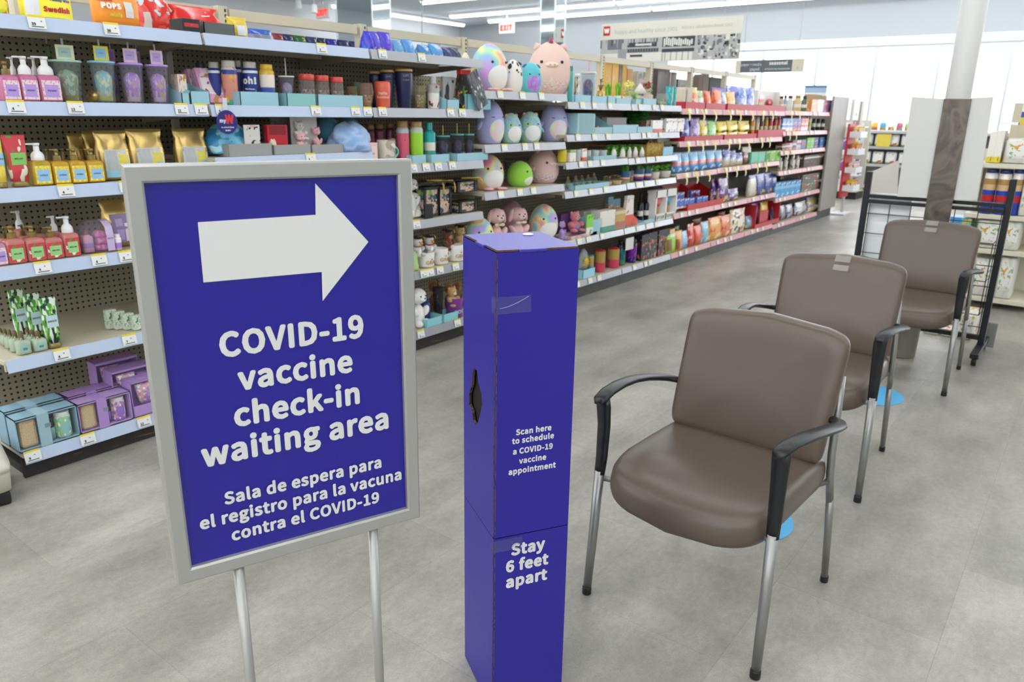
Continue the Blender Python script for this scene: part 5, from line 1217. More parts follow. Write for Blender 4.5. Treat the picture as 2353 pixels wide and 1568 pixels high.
SC2.put(flask, 'glass_bottle', 'bottle', 'teal metal bottle with a white label', [(595, 712, 1102)], .065, .03, None, mat=pr([(0, '#C06A8A'), (.08, '#5E4A9A'), (.16, '#4FA89A'), (.36, '#E9E4DA'), (.62, '#2FB0B0')]), cap='#2FA8A8', capf=.2, ring=None, neck=.5, taper=.98)
TS = 'small straw tumblers'
SC2.put(tumbler, 'straw_tumbler', 'tumbler', 'small dark glitter tumbler with a yellow straw', [(712, 842, 1130), (838, 968, 1112), (962, 1058, 1115)], .065, .02, TS, hl=.72, col='#7A8498', lid='#5FAEA8', inner='#6A4A72', spots=('#C46A3A', '#3A8A9A'), strawc='#D9B84A', tagc=None)
SC2.put(mug, 'mug', 'mug', 'cream mug with a teal base and gray initial', [(165, 368, 1262)], .09, .0, None, body='#E9DFCC', band='#6FC4BC', txt='S', tcol='#B9AE9C')
SC2.put(carton, 'pink_packet', 'packet', 'blush pink packet beside the cream mug', [(75, 172, 1285)], .04, .0, None, mat=mt('#E6C2BC', .5), panel='#EDD2CC', txt='PINK', tcol='#8A6A68')
SC2.put(tray, 'display_tray', 'tray', 'light blue tray', [(430, 560, 1392), (600, 772, 1385), (825, 1122, 1372)], .12, -.005, 'light blue trays on the third graduation shelf', mat=TB, low=.98, tails=['under the pink bottle', 'under the teal bottle', 'under the small tumblers'])
# ---- graduation bay: plush dog, lanterns, mugs
SC3 = Row(VD, 2, 3, 'the fourth graduation shelf')
SC3.put(bear, 'puppy_plush', 'plush toy', 'white plush puppy', [(95, 228, 195), (85, 272, 345)], .13, .05, 'white plush puppies', copy=False, fur='#E6E4DE', muz='#EFEDE8', ears='long', tails=['at the back beside the sign frame', 'with tan feet in front of the black lanterns'])
def lantern(w_, h, d, photo='#3E5A6A', cap=True, two=False):
    r = root(); bk = mt('#202225', .45); b = MB(); hb = h * (.8 if cap else .94)
    for s_ in (-1, 1):
        for t_ in (-1, 1): b.box((s_ * w_ * .44, t_ * d * .44, hb / 2), (w_ * .12, d * .12, hb))
    b.box((0, 0, h * .03), (w_, d, h * .06)); b.box((0, 0, hb), (w_, d, h * .06)); b.build('frame', bk, r)
    MB().box((0, 0, hb / 2), (w_ * .84, d * .84, hb * .88)).build('photo_block', pr([(0, photo), (.25, '#D8BCA8'), (.6, photo), (.8, '#7FA04A')], blot=('#22262C', '#C9A890'), sc_=5, th=.58), r)
    if cap:
        MB().box((0, 0, h * .97), (w_ * 1.35, d * 1.35, h * .03)).build('grad_cap', bk, r)
        MB().tube([(0, 0, h), (w_ * .55, -d * .6, h * 1.0), (w_ * .62, -d * .68, h * .85), (w_ * .62, -d * .68, h * .65)], w_ * .035, 0, 6).build('tassel', nap('#E2B23A'), r)
    return r
SC3.put(lantern, 'photo_lantern', 'lantern', 'black graduation photo lantern', [(215, 340, 255), (325, 430, 255)], .09, .04, 'black photo lanterns', tails=['beside the white puppy', 'in the middle with a mortarboard top'], copy=False)
SC3.put(lantern, 'photo_lantern', 'lantern', 'black photo cube under the stacked one', [(485, 625, 408)], .10, .02, None, cap=False, photo='#33485A')
SC3.put(lantern, 'photo_lantern', 'lantern', 'black photo cube with a mortarboard and gold tassel', [(468, 625, 238, .125)], .10, .02, None, photo='#33485A')
SC3.put(carton, 'number_sign', 'ornament', 'black cut out 21 standing before the lanterns', [(255, 320, 440)], .015, .0, None, mat=mt('#1D1E20', .5))
SC4 = Row(VD, 2, 4, 'the fifth graduation shelf')
SC4.put(mug, 'graduation_mug', 'mug', 'white graduation mug with gold print', [(185, 348, 815), (300, 455, 785), (420, 575, 755)], .09, .0, 'white graduation mugs', txt='GRAD', emblem=True, copy=False, tails=['holding the penguin by the frame', 'in the middle', 'holding the brown bear'])
SC4.put(bear, 'penguin_plush', 'plush toy', 'gray and white plush penguin in a mug', [(150, 262, 690, .07), (235, 358, 680, .07)], .07, .01, 'plush penguins in mugs', fur='#C9C6C0', belly='#F0EEE8', beak='#E8902E', ears='none', cap='#232327', scarf='#C4302E', copy=False, tails=['in the first graduation mug', 'in the middle graduation mug'])
SC4.put(bear, 'bear_plush', 'plush toy', 'brown plush bear with a black graduation cap', [(375, 505, 635, .07)], .08, .02, None, fur='#6E3F26', muz='#C9A070', cap='#1D1D20', scarf='#B92A2A')
SC4.put(bear, 'bear_plush', 'plush toy', 'tan plush bear with a cap at the back', [(470, 600, 600, .07)], .08, .08, None, fur='#C9A874', muz='#E2CCA0', cap='#1D1D20')
SC4.put(drape, 'green_plush', 'plush toy', 'pale green small plush beside the sign frame', [(130, 205, 815)], .06, .0, None, mat=nap('#A9CC7E'), seed=4)
SC5 = Row(VD, 2, 5, 'the lowest graduation shelf')
SC5.put(bear, 'puppy_plush', 'plush toy', 'large white plush puppy with long dark ears', [(120, 300, 1080)], .18, .0, None, fur='#ECEAE6', muz='#F2F0EC', ears='dark')
SC5.put(tray, 'display_tray', 'tray', 'light blue box', [(225, 368, 1318), (345, 478, 1285)], .10, .0, 'light blue boxes', mat=mt('#8FCFD4', .5), low=1, tails=['beside the large white puppy', 'under the dark tumbler'])
SC5.put(tumbler, 'straw_tumbler', 'tumbler', 'dark smoky tumbler with a black straw', [(318, 412, 1030, .03)], .07, .04, None, hl=.78, col='#4A4E58', lid='#1C1C20', inner='#3A3C44', spots=('#6A6C74',), strawc='#1C1C20', tagc=None)
SC5.put(can, 'blue_cup', 'cup', 'navy cup beside the dark tumbler', [(228, 305, 1190, .03)], .06, .05, None, mat=mt('#26387A', .4), cap='#26387A')
SC5.put(mug, 'mug', 'mug', 'purple mug with a white handle', [(415, 568, 1170)], .09, .0, None, body='#7A3C8E', txt='LOVE', tcol='#E2C8E8')
SC5.put(bear, 'bear_plush', 'plush toy', 'tan teddy bear sitting in the purple mug', [(408, 540, 1090, .07)], .08, .01, None, fur='#D0A266', muz='#EBDCC0')
SC5.put(bear, 'bear_plush', 'plush toy', 'brown teddy bear', [(270, 400, 1010), (400, 490, 1035), (480, 560, 1025)], .09, .14, 'brown bears at the back of the lowest shelf', fur='#8A5A34', muz='#B98A5A')
# ---- lower shelves of the bath bay
S3 = Row(VA2, 0, 3, 'the fourth bath shelf')
MK = dict(liq='#D98A84', band=MELN, lab='#9CD48A', txt='MELON', tc='#4A5A44')
S3.put(soap, 'soap_bottle', 'soap bottle', 'pink soap bottle with a lavender label', [(-60, 62, 590)], .062, .012, None, liq='#D99AB0', band=noisy('#F0D8DE', '#D98FA6', .58, 9), foam=False, pump='#8E7A4E')
S3.put(soap, 'soap_bottle', 'soap bottle', 'red melon soap with a gold pump', [(48, 240, 545), (228, 415, 540), (395, 572, 550)], .062, .012, 'red melon soaps', foam=False, pump='#9A8248', **MK)
S3.put(soap, 'soap_bottle', 'soap bottle', 'red foaming melon soap with a white pump', [(562, 718, 458)], .062, .012, None, **MK)
S3.put(soap, 'soap_bottle', 'soap bottle', 'red foaming melon soap half hidden behind another', [(470, 570, 455)], .062, .10, None, **MK)
S3.put(soap, 'soap_bottle', 'soap bottle', 'melon soap with a white pump deep on the shelf', [(165, 275, 410)], .062, .17, None, **MK)
S3.put(soap, 'soap_bottle', 'soap bottle', 'gold pump melon soap at the back', [(30, 120, 560), (190, 290, 535), (340, 430, 510)], .062, .11, 'melon soaps at the back', foam=False, pump='#6E5C34', **MK)
def gift_bag_set(w_, h, d):
    r = root(); MB().loft([(0, w_ * .46, d * .42, 5), (h * .1, w_ * .49, d * .48, 5), (h * .7, w_ * .46, d * .4, 4), (h * .92, w_ * .36, d * .22, 3), (h, w_ * .2, d * .1, 3)], seg=32, wob=.05).build('clear_wrap', clear('#E2D4E4', .25, .1), r)
    q = MB()
    for i in range(8): q.ball((w_ * (.02 + .08 * (i % 3)), -d * (.1 + .1 * (i % 2)), h * (.14 + .2 * (i // 3))), (w_ * .12, d * .16, h * .12), 0, 12, 8)
    q.build('puff', soft(['#D85AA8', '#E98CC0', '#F0B4D4'], 5), r)
    MB().loft([(.003, w_ * .14, d * .2, 5), (h * .5, w_ * .14, d * .2, 5), (h * .58, w_ * .06, d * .1, 3), (h * .72, w_ * .05, d * .08, 3)], seg=20, c=(-w_ * .30, -d * .12, 0)).build('bottle', pr([(0, '#E9B8CC'), (.2, '#B49AD8'), (.42, '#E2B4C6'), (.78, '#7A6A3A')]), r)
    o = MB(); pts = [(0, -d * .49), (0, -d * .46), ]
    o.rings([[(w_ * .22 + x, y, z) for x in (-w_ * .1, w_ * .1)] + [(w_ * .22 + x, y + .002, z) for x in (w_ * .1, -w_ * .1)] for (y, z) in [(-d * .50, .004), (-d * .50, h * .55), (-d * .44, h * .80), (-d * .2, h * .96), (0, h * .99)]], sm=False)
    o.text('BATH', w_ * .22, h * .4, wid=w_ * .14, y=-d * .505, mi=1).build('lavender_band', [mt('#CDBADD', .5), mt('#8C7C9A', .5)], r)
    return r
S3.put(gift_bag_set, 'bath_gift_set', 'gift set', 'clear wrapped pink bath puff set with a lavender band', [(705, 1042, 490)], .12, .01, None)
S3.put(flask, 'lotion_bottle', 'lotion bottle', 'small lilac lotion bottle with a white top', [(1030, 1105, 620)], .045, .01, None, mat=pr([(0, '#E8B8C8'), (.15, '#B08CD8'), (.6, '#EFEDEA')]), cap='#F2F0EC', capf=.2, ring=None)
S3.put(bag, 'gift_pouch', 'gift pouch', 'gold foil pouch with lilac bottles by the sign frame', [(935, 1190, 305)], .09, .08, None, mat=GOLD, lab=([mt('#8E7AA0', .3), '#B49AD0', '#E6D2DC'], [(-.6, .85, .1, .7, 0), (-.3, .2, .15, .6, 1), (.3, .7, .12, .5, 2)]), wob=.12)
S4 = Row(VA3, 0, 4, 'the fifth bath shelf')
GRN = pr([(0, '#4E9A3A')], blot=('#8FCC5A', '#1E3A34', '#E9F2E4'), sc_=5, th=.57)
S4b = Row(VA2, 0, 4, 'the fifth bath shelf')
S4b.put(tube_up, 'lotion_tube', 'lotion tube', 'green lotion tube with a gold cap', [(412, 568, 1192), (355, 500, 1182), (290, 430, 1172)], .05, .01, 'green lotion tubes', copy=True, mat=GRN, lab='#C4DCE4', txt='BREEZE', tails=['foremost of the three', 'in the middle of three', 'deepest of the three'])
for i, o in enumerate([o for o in bpy.data.objects if o.name.startswith('lotion_tube') and 'green lotion' in o.get('label', '')]): o.location.x -= .075 * i
def soap_rope(w_, h, d):
    r = root(); a = w_ / 2
    MB().loft([(0, a * .9, d * .42, 4), (.003, a * .96, d * .46, 4), (h * .52, a * .95, d * .46, 4), (h * .62, a * .6, d * .3, 3)], seg=24).build('bottle', mt('#A9B89E', .35), r)
    MB().lathe([(a * .32, h * .6), (a * .34, h * .62), (a * .34, h * .88), (a * .2, h), (.001, h)], seg=16).build('cap', mt('#6E5A3A', .4), r)
    q = MB(); label_plate(q, w_ * .55, h * .34, h * .1, -d * .462, 0); label_plate(q, w_ * .3, h * .12, h * .18, -d * .468, 1); q.build('label', [mt('#9CC4C4', .5), mt('#5E8E6A', .5)], r)
    MB().tube([(a * .2 * cos(t_) - a * .3, -d * .3 + a * .15 * sin(t_ * 2), h * .62 + a * .62 * sin(t_) - .004 * t_) for t_ in [i * .45 for i in range(12)]], a * .055, 0, 6).build('cord', mt('#C4D0B4', .7), r)
    return r
S4.put(soap_rope, 'corded_bottle', 'soap bottle', 'small sage green corded bottle', [(150, 285, 85), (292, 430, 80)], .045, .012, 'sage corded bottles in front', tails=['in the front, by the aisle end', 'in the front, beside the green tubes'])
bx = [(95, 220, 78), (50, 165, 70), (10, 115, 62), (-30, 70, 58)]
for k, b_ in enumerate(bx): S4.put(soap_rope, 'corded_bottle', 'soap bottle', 'small sage green corded bottle, %s behind the front one by the aisle end' % ORD[k], [b_], .045, .012 + .06 * (k + 1), 'sage corded bottles behind')
for k, b_ in enumerate([(245, 375, 70), (200, 330, 60), (165, 290, 52)]): S4.put(soap_rope, 'corded_bottle', 'soap bottle', 'small sage green corded bottle, %s behind the one beside the green tubes' % ORD[k], [b_], .045, .012 + .06 * (k + 1), 'sage corded bottles behind')
S4.put(carton, 'soap_box', 'soap box', 'pale green soap box with a leaf print', [(1195, 1290, -60), (1150, 1245, -66), (1105, 1200, -72), (1062, 1160, -78)], .028, .02, 'pale green soap boxes', copy=True, mat=pr([(0, '#C9D2C0')], blot=('#E4E8DE', '#7FA88A'), sc_=4, th=.62), panel=pr([(0, '#D5DCCB')], blot=('#4E8A58',), sc_=5, th=.58), tails=['foremost of four', 'second of four from the front', 'third of four from the front', 'deepest of four'])
for o in [o for o in bpy.data.objects if o.name.startswith('soap_box') and o.get('label')]:
    k = ['foremost', 'second', 'third', 'deepest'].index(o['label'].split(', ')[1].split()[0]); o.location.x -= .033 * k
S5 = Row(VA3, 0, 5, 'the lowest bath shelf')
S5.put(gift_set, 'gift_set', 'gift set', 'dusty blue boxed bath set with a window', [(130, 690, 795)], .085, -.01, 'dusty blue bath sets', col='#8CAFC0', band='#9DBCC6', tails=['in front'])
S5.put(gift_set, 'gift_set', 'gift set', 'dusty blue boxed bath set behind the front one', [(40, 590, 725)], .085, .085, 'dusty blue bath sets', col='#8CAFC0', band='#9DBCC6')
S5.put(gift_set, 'gift_set', 'gift set', 'lilac boxed bath set with a window, in front', [(685, 1165, 665)], .085, -.005, 'lilac bath sets', col='#B99AD0', band='#AE8CCB', jar='#D89AAC', jlab='#9A70C8')
S5.put(gift_set, 'gift_set', 'gift set', 'lilac boxed bath set behind the front one', [(600, 1080, 600)], .085, .09, 'lilac bath sets', col='#B48FCC', band='#AE8CCB', jar='#D89AAC', jlab='#9A70C8')
S5.put(gift_set, 'gift_set', 'gift set', 'tall lilac cream tube set', [(1165, 1560, 480), (1090, 1480, 425), (1035, 1420, 385)], .075, .0, 'tall lilac sets', col='#B592D0', tall=True, jar='#E2A8B4', jlab='#B58AD4', tails=['at the front by the sign frame', 'second in the stack of three', 'deepest of three'])
for o in [o for o in bpy.data.objects if o.name.startswith('gift_set') and 'tall lilac' in o.get('label', '')]:
    k = 0 if 'front' in o['label'] else (1 if 'second' in o['label'] else 2); o.location.x -= .08 * k
# round shelf sign clipped under the second shelf
px, py = 380 + 598 / 4.238, 1190 / 4.238
c_ = onX(px, py, XL + .012); rr = (Yat(380 + 700 / 4.238, XL + .012, c_.z) - Yat(380 + 497 / 4.238, XL + .012, c_.z)) / 2
t = thing('round_shelf_sign', 'round blue shelf sign hanging below the second shelf over the blue blanket', 'sign', (XL + .014, c_.y, c_.z - rr), pi / 2)
MB().lathe([(rr * .97, -.001), (rr, 0), (rr * .97, .001)], seg=40, M=Matrix.Translation((0, 0, rr)) @ Matrix.Rotation(pi / 2, 4, 'X')).build('disc', mt('#2A2478', .35), t)
MB().box((0, .004, rr * 2 + .02), (.02, .004, .06)).build('clip', mt('#DADAE0', .3), t)
MB().text('my', -rr * .42, rr * .98, wid=rr * .55, y=-.0022, bold=.03).text('to unlock these', 0, rr * .52, wid=rr * 1.2, y=-.0022, bold=.025).text('deals!', 0, rr * .26, wid=rr * .5, y=-.0022, bold=.025).build('lettering', mt('#E4E4EE', .5), t)
MB().text('W', rr * .22, rr * .92, wid=rr * .75, y=-.0024, bold=.03).build('emblem', mt('#D8343C', .5), t)

# ------------------------------------------------------------------ plush toy bay
RB = ['#F2A0B8', '#F4C79A', '#F2E69A', '#A9E0C8', '#9CC4EC', '#D2A8E4']
RB2 = ['#E889A8', '#EDA8B4', '#F2D79A', '#E8A0B4', '#A8C8E0']
D1 = Row(VC, 3, 0, 'the top plush shelf')
D1.put(plush, 'rainbow_plush', 'plush toy', 'tall pastel rainbow plush with a white belly and pink feet', [(1030, 1345, 390)], .24, .03, None, rz=-.15, mat=soft(RB, 2.4, 1), belly='#F2EFEA', feet=soft(RB2, 3, 2), bz=.28)
D1.put(plush, 'cow_plush', 'plush toy', 'white plush cow with black spots and dark ears', [(1318, 1482, 535)], .15, .03, None, rz=-.75, mat=nap('#EDE8DF'), spots='#2A2524', ears='cow', earc='#2A2524', horn=None)
D1.put(plush, 'teal_plush', 'plush toy', 'teal plush with a purple belly', [(1470, 1655, 560)], .16, .02, None, rz=-.5, mat=nap('#63C2CC'), belly=soft(['#A878D0', '#C49AE0'], 5), ears='cow', earc='#2F6A9A')
D1.put(plush, 'pig_plush', 'plush toy', 'large pale pink plush pig with a horn and ruffled skirt', [(1545, 1905, 375)], .26, .02, None, rz=-.85, mat=nap('#EBC9BC'), ears='pig', earc='#EBC9BC', snout='#F4D9C4', horn='#B24A68', mask=soft(['#F0D4CC', '#E8A8A0', '#F2E6DC', '#C9DCD4'], 14, 4), bz=.3)
D1.put(plush, 'white_plush', 'plush toy', 'small cream plush peeking out behind the rainbow one', [(925, 1030, 470)], .13, .26, None, mat=nap('#E9DDCB'), eye=True)
D2 = Row(VE, 3, 1, 'the second plush shelf')
LAV = nap('#AEAEDB'); IRI = soft(['#F0ECC4', '#DDE8C8', '#F2D4D4', '#D4DEEA'], 1.6, 3)
D2.put(plush, 'lavender_plush', 'plush toy', 'lavender plush dolphin with a pearly belly', [(70, 400, 245), (840, 1150, 290)], .26, .03, 'lavender plush dolphins', copy=True, rz=[-.1, -.45], mat=LAV, belly=IRI, arms='#B9B8E2', closed=True, horn='#B8B4C8', tails=['beside the graduation gifts', 'beside the teal display box'])
BGR = soft(['#8FC8DC', '#B9D86A', '#7FB8E0', '#A9DCC0', '#9FA8E0'], 6, 5)
D2.put(plush, 'patchwork_plush', 'plush toy', 'blue and green mottled plush with a white belly', [(362, 608, 415), (580, 842, 400)], .18, .02, 'blue green mottled plush toys', copy=True, rz=[-.35, -.55], mat=BGR, belly='#F0EEE8', ears='round', earc='#E8A890', tails=['second from the graduation gifts', 'third from the graduation gifts'], arms='#7FC4E0')
D3 = Row(VE, 3, 2, 'the third plush shelf')
D3.put(plush, 'rainbow_plush', 'plush toy', 'rose rainbow plush puppy with a white belly', [(20, 388, 905)], .25, .02, None, rz=-.3, mat=soft(['#E07A9A', '#EDA0B0', '#F2DC8A', '#B4DCD0', '#E890A8'], 2.2, 7), belly='#F1EEE8', ears='side', earc='#C9708A', feet='#F0A8B4')
D3.put(plush, 'dinosaur_plush', 'plush toy', 'lime green plush dinosaur with a teal back crest', [(440, 748, 992)], .17, .02, None, rz=.25, mat=nap('#9EDC4A'), belly='#EFECD8', spike='#3FA88A', bz=.22, bh=.18)
D3.put(plush, 'mermaid_pig_plush', 'plush toy', 'large pink plush pig with shells and a scaly pattern', [(690, 1050, 800)], .27, .05, None, rz=-.15, mat=nap('#E8C4BC'), ears='round', earc='#E0B8B0', snout='#F4DCD4', mask=pr([(0, '#F2E2DC')], blot=('#E08A90', '#B9D8DC', '#D0A8C4'), sc_=9, th=.40, kind='vor', rough=.9), belly=None, arms='#DCB4AE')
D4 = Row(VD, 3, 3, 'the fourth plush shelf')
D4.put(plush, 'rainbow_plush', 'plush toy', 'bright rainbow plush mostly hidden by the cardboard pillar', [(570, 790, 540)], .2, .02, None, rz=-.3, mat=soft(RB, 3, 11), belly='#F1EEE8')
D4.put(bear, 'rabbit_plush', 'plush toy', 'pale pink plush rabbit sitting with long legs', [(730, 905, 445), (890, 1075, 440)], .18, .03, 'pale pink plush rabbits', copy=True, fur='#EBBFC0', muz='#EBD4CC', ears='long', bow='#D8D0B4', nose='#5A4440', rz=[-.3, -.3], tails=['beside the hidden rainbow plush', 'in the middle of the shelf'])
D4.put(plush, 'pink_plush', 'plush toy', 'big dusty pink plush at the back of the fourth shelf', [(835, 1035, 410)], .2, .26, None, mat=nap('#C9A0A4'))
D4.put(plush, 'rainbow_plush', 'plush toy', 'rounded rainbow plush with a white belly above the pillar corner', [(1078, 1290, 440)], .2, .03, None, rz=-.4, mat=soft(RB, 2.8, 15), belly='#F2EFEA', bz=.24)
# ------------------------------------------------------------------ plant and garden bays
E1 = Row(VF, 4, 0, 'the top plant shelf')
E1.put(flask, 'teal_flask', 'flask', 'tall teal flask behind the pink pig', [(222, 292, 168)], .07, .02, None, body='#4FA8A4', cap='#3A8A8A', ring=None)
E1.put(can, 'printed_tube', 'bottle', 'black and gold lettered slim bottle', [(302, 372, 255)], .06, .02, None, mat=pr([(0, '#C9B98A')], blot=('#26221E', '#E8E2D2'), sc_=5, th=.5), cap='#F0F0EC')
E1.put(tumbler, 'straw_tumbler', 'tumbler', 'wide navy and red tumbler with a white lid', [(372, 562, 120)], .09, .02, None, hl=.76, col='#D8DCE4', lid='#E4E0D8', inner='#33407E', spots=('#D85A5A', '#4F9A5A', '#2A3A8E'), strawc='#E48AA0', tagc=None)
E1.put(lambda w_, h, d: (lambda r: (MB().lathe([(w_ * .2, 0), (w_ * .42, h * .2), (w_ * .40, h * .45), (w_ * .2, h * .56)], seg=18).build('body', GOLD, r), MB().lathe([(w_ * .1, h * .54), (w_ * .34, h * .75), (w_ * .05, h * .78), (w_ * .15, h), (.001, h)], seg=12).build('crown', GOLD, r), r)[-1])(root()), 'gold_pineapple', 'ornament', 'gold pineapple ornament among the plants', [(590, 652, 322)], .05, .02, None)
E1.put(plant, 'succulent', 'potted plant', 'dark red succulent by the gold pineapple', [(562, 672, 462)], .06, .0, None, leaf='#5E2E3E', leaf2='#7A4A50', kind='bushy', potf=.2, pot='#8E8A84')
E1.put(plant, 'grass_pot', 'potted plant', 'bright green grass plant in a white pot', [(640, 775, 350), (765, 885, 345)], .09, .03, 'grass plants in white pots', leaf='#5E9A2E', leaf2='#8CC24A', potf=.35, n=90, tails=['beside the gold pineapple', 'beside the yellow flowers'], potw=.55)
E1.put(plant, 'yellow_flowers', 'potted plant', 'pale yellow flower bunch in a pot', [(880, 1032, 350)], .10, .06, None, leaf='#A9B45A', leaf2='#C9C86A', kind='bushy', flower='#F0E68A', potf=.35, n=80)
E1.put(plant, 'gray_plant', 'potted plant', 'gray green leafy plant below the yellow flowers', [(868, 1005, 430)], .08, .0, None, leaf='#8E9A6E', leaf2='#A9B08A', kind='bushy', potf=.35, n=80)
E1.put(plant, 'potted_cactus', 'potted plant', 'small green plant in a terracotta pot', [(990, 1085, 468)], .06, .0, None, leaf='#5E9A3A', leaf2='#8CBF5A', kind='leafy', pot='#D08A74', potf=.35, n=40)
def gnome(w_, h, d):
    r = root(); MB().loft([(0, w_ * .4, d * .4, 3), (h * .5, w_ * .42, d * .42, 3)], seg=20).build('body', mt('#E4DDD0', .8), r); MB().lathe([(w_ * .46, h * .48), (w_ * .25, h * .75), (.002, h)], seg=18).build('hat', mt('#D8D2C8', .8), r); MB().ball((0, -d * .42, h * .5), w_ * .09, 0, 10, 7).build('nose', mt('#D9A890', .7), r); return r
E1.put(gnome, 'garden_gnome', 'ornament', 'cream peaked garden gnome between the plants', [(1040, 1140, 372)], .06, .03, None)
F1 = Row(VF, 5, 0, 'the top garden shelf')
F1.put(plant, 'red_pot_plant', 'potted plant', 'small green tree in a round wooden dish with a red berry', [(1115, 1255, 362)], .08, .04, None, leaf='#3E6A44', leaf2='#5E8A5A', kind='bushy', flower='#B9242E', pot='#D9C2A4', potf=.45, n=70)
F1.put(glass_cup, 'iridescent_bowl', 'bowl', 'iridescent striped glass bowl', [(1278, 1445, 498)], .12, .0, None, col='#D8E4DC', fill='#C9E0D0', wine=True)
F1.put(tumbler, 'straw_tumbler', 'tumbler', 'turquoise patterned tumbler with a pale straw', [(1392, 1495, 230), (1488, 1535, 260)], .07, .02, 'turquoise tumblers', hl=.56, body=pr([(0, '#2FB4BE')], blot=('#8FDCE0', '#D8C84A'), sc_=5, th=.64, rough=.3), lid='#2FA0B4', strawc='#E4CFC8', tagc=None, inner='#2FB4BE', spots=('#8FDCE0',), tails=['in front', 'behind, half hidden'])
F1.put(carton, 'beige_box', 'box', 'plain beige carton before the red trays', [(1535, 1600, 440), (1575, 1662, 425)], .10, .03, 'plain beige cartons', mat=mt('#D9CBB8', .7), tails=['beside the turquoise tumblers', 'against the candy trays'])
for k, bx in enumerate([(245, 445, 512), (452, 640, 528), (642, 742, 530), (742, 932, 556), (978, 1045, 566), (1070, 1235, 556)]):
    Rr = E1 if bx[1] < 1000 else F1
    Rr.put(tray, 'display_tray', 'tray', 'light blue low tray under the %s' % ('tall teal flask', 'wide navy tumbler', 'gold pineapple', 'grass plants', 'terracotta pot', 'wooden dish plant')[k], [bx], .10, -.002, 'light blue trays on the top plant shelf', mat=TB, low=.98)
E2 = Row(VF, 4, 1, 'the second plant shelf'); F2 = Row(VF, 5, 1, 'the second garden shelf')
TEALB = mt('#9CC6CC', .5)
E2.put(carton, 'teal_box', 'box', 'plain teal display box behind the lavender plush', [(205, 425, 735)], .2, .0, None, mat=TEALB, panel=mt('#86AFB4', .5), ptop=.95, pbot=.05)
E2.put(tray, 'open_box', 'box', 'tall open teal box holding small clay pots', [(415, 645, 735)], .2, .0, None, mat=TEALB, low=.32, t_=.006)
E2.put(plant, 'clay_pot', 'pot', 'small orange clay pot with green glaze', [(425, 480, 760, .02), (470, 530, 760, .02), (535, 605, 845, .02)], .05, .02, 'small clay pots in the teal box', leaf='#2E6A44', kind='bushy', pot='#D07A4A', potf=.6, n=14, tails=['beside the box side', 'in the middle', 'lowest of the three'])
E2.put(tray, 'display_tray', 'tray', 'light blue low display box beside the clay pots', [(642, 970, 868)], .18, .0, None, mat=TB, low=.98)
E2.put(carton, 'gray_carton', 'box', 'gray slanted carton standing in the low display box', [(660, 905, 785, .004)], .05, .07, None, mat=mt('#A8A4A0', .6))
F2.put(plant, 'basil_plant', 'potted plant', 'leafy basil plant with a bright pot', [(885, 1170, 705)], .13, .03, None, leaf='#2E6E2A', leaf2='#4E9438', kind='leafy', potmat=pr([(0, '#E8E0D4')], blot=('#E07A3A', '#C94A2E'), sc_=4, th=.55), potf=.35, n=110, potw=.5)
F2.put(tray, 'display_tray', 'tray', 'light blue tray under the basil plant', [(985, 1178, 892)], .12, -.002, None, mat=TB, low=.98)
F2.put(carton, 'brown_carton', 'box', 'small brown printed carton beside the basil', [(1132, 1212, 822)], .06, .03, None, mat=pr([(0, '#8E6A4E')], blot=('#6A4A34',), sc_=4))
F2.put(carton, 'seed_packet', 'packet', 'white and red carton with fruit pictures', [(1215, 1338, 818)], .05, .01, None, mat=pr([(0, '#D8544E'), (.3, '#F0EDE8')], blot=('#C93A3A',), sc_=3, th=.70))
F2.put(carton, 'herb_kit', 'box', 'white arched carton with a red plant picture', [(1372, 1452, 795), (1448, 1508, 795), (1510, 1592, 795)], .06, .01, 'white arched cartons', mat=pr([(0, '#F0EEEA')], blot=('#C93A3A', '#3E7A3A'), sc_=3.4, th=.66), tails=['beside the fruit carton', 'in the middle', 'beside the candy bags'])
E3 = Row(VF, 4, 2, 'the third plant shelf'); F3 = Row(VF, 5, 2, 'the third garden shelf')
E3.put(can, 'yellow_pot', 'pot', 'bright yellow tall pot', [(105, 218, 1172)], .08, .0, None, mat=mt('#E3CE2E', .4), cap='#C9B41E', capf=.04, neck=.98)
E3.put(carton, 'plant_card', 'packet', 'white packet with a green sprig', [(238, 312, 1170)], .03, .0, None, mat=pr([(0, '#EFEBE2'), (.75, '#7FA84A')], blot=('#D8C49A',), sc_=3, th=.66))
E3.put(can, 'gray_pot', 'pot', 'pale gray tall pot', [(308, 388, 1168)], .07, .0, None, mat=mt('#BFC4C4', .5), cap='#A9AEAE', capf=.04, neck=.98)
E3.put(carton, 'plant_card', 'packet', 'white and red packet beside the gray pot', [(388, 442, 1160)], .03, .0, None, mat=pr([(0, '#D04A3E'), (.3, '#F0EAE4')], blot=('#D85A4A',), sc_=3, th=.62))
E3.put(plant, 'red_flower_pot', 'potted plant', 'pale ribbed pot with red blooms', [(442, 502, 1108), (500, 595, 1105), (592, 690, 1112)], .09, .03, 'pale pots with red blooms', leaf='#5A3A34', leaf2='#7A4A3A', kind='bushy', flower='#C9503E', pot='#D4DCD8', potf=.62, n=34, potw=.98, tails=['beside the red packet', 'in the middle', 'beside the leafy gnome planters'])
E3.put(tray, 'display_tray', 'tray', 'light blue tray under the pots with red blooms', [(452, 745, 1238)], .12, -.004, None, mat=TB, low=.98)
def leafgnome(w_, h, d):
    r = plant(w_, h, d, leaf='#4E9A2E', leaf2='#7CBF4A', kind='bushy', pot='#E8E0D4', potf=.08, n=120, potw=.8)
    MB().loft([(h * .02, w_ * .26, d * .2, 2.2), (h * .45, w_ * .2, d * .2, 2.2), (h * .8, w_ * .05, d * .05, 2)], seg=16, c=(0, -d * .32, 0)).build('figure', mt('#EFE9E2', .7), r); return r
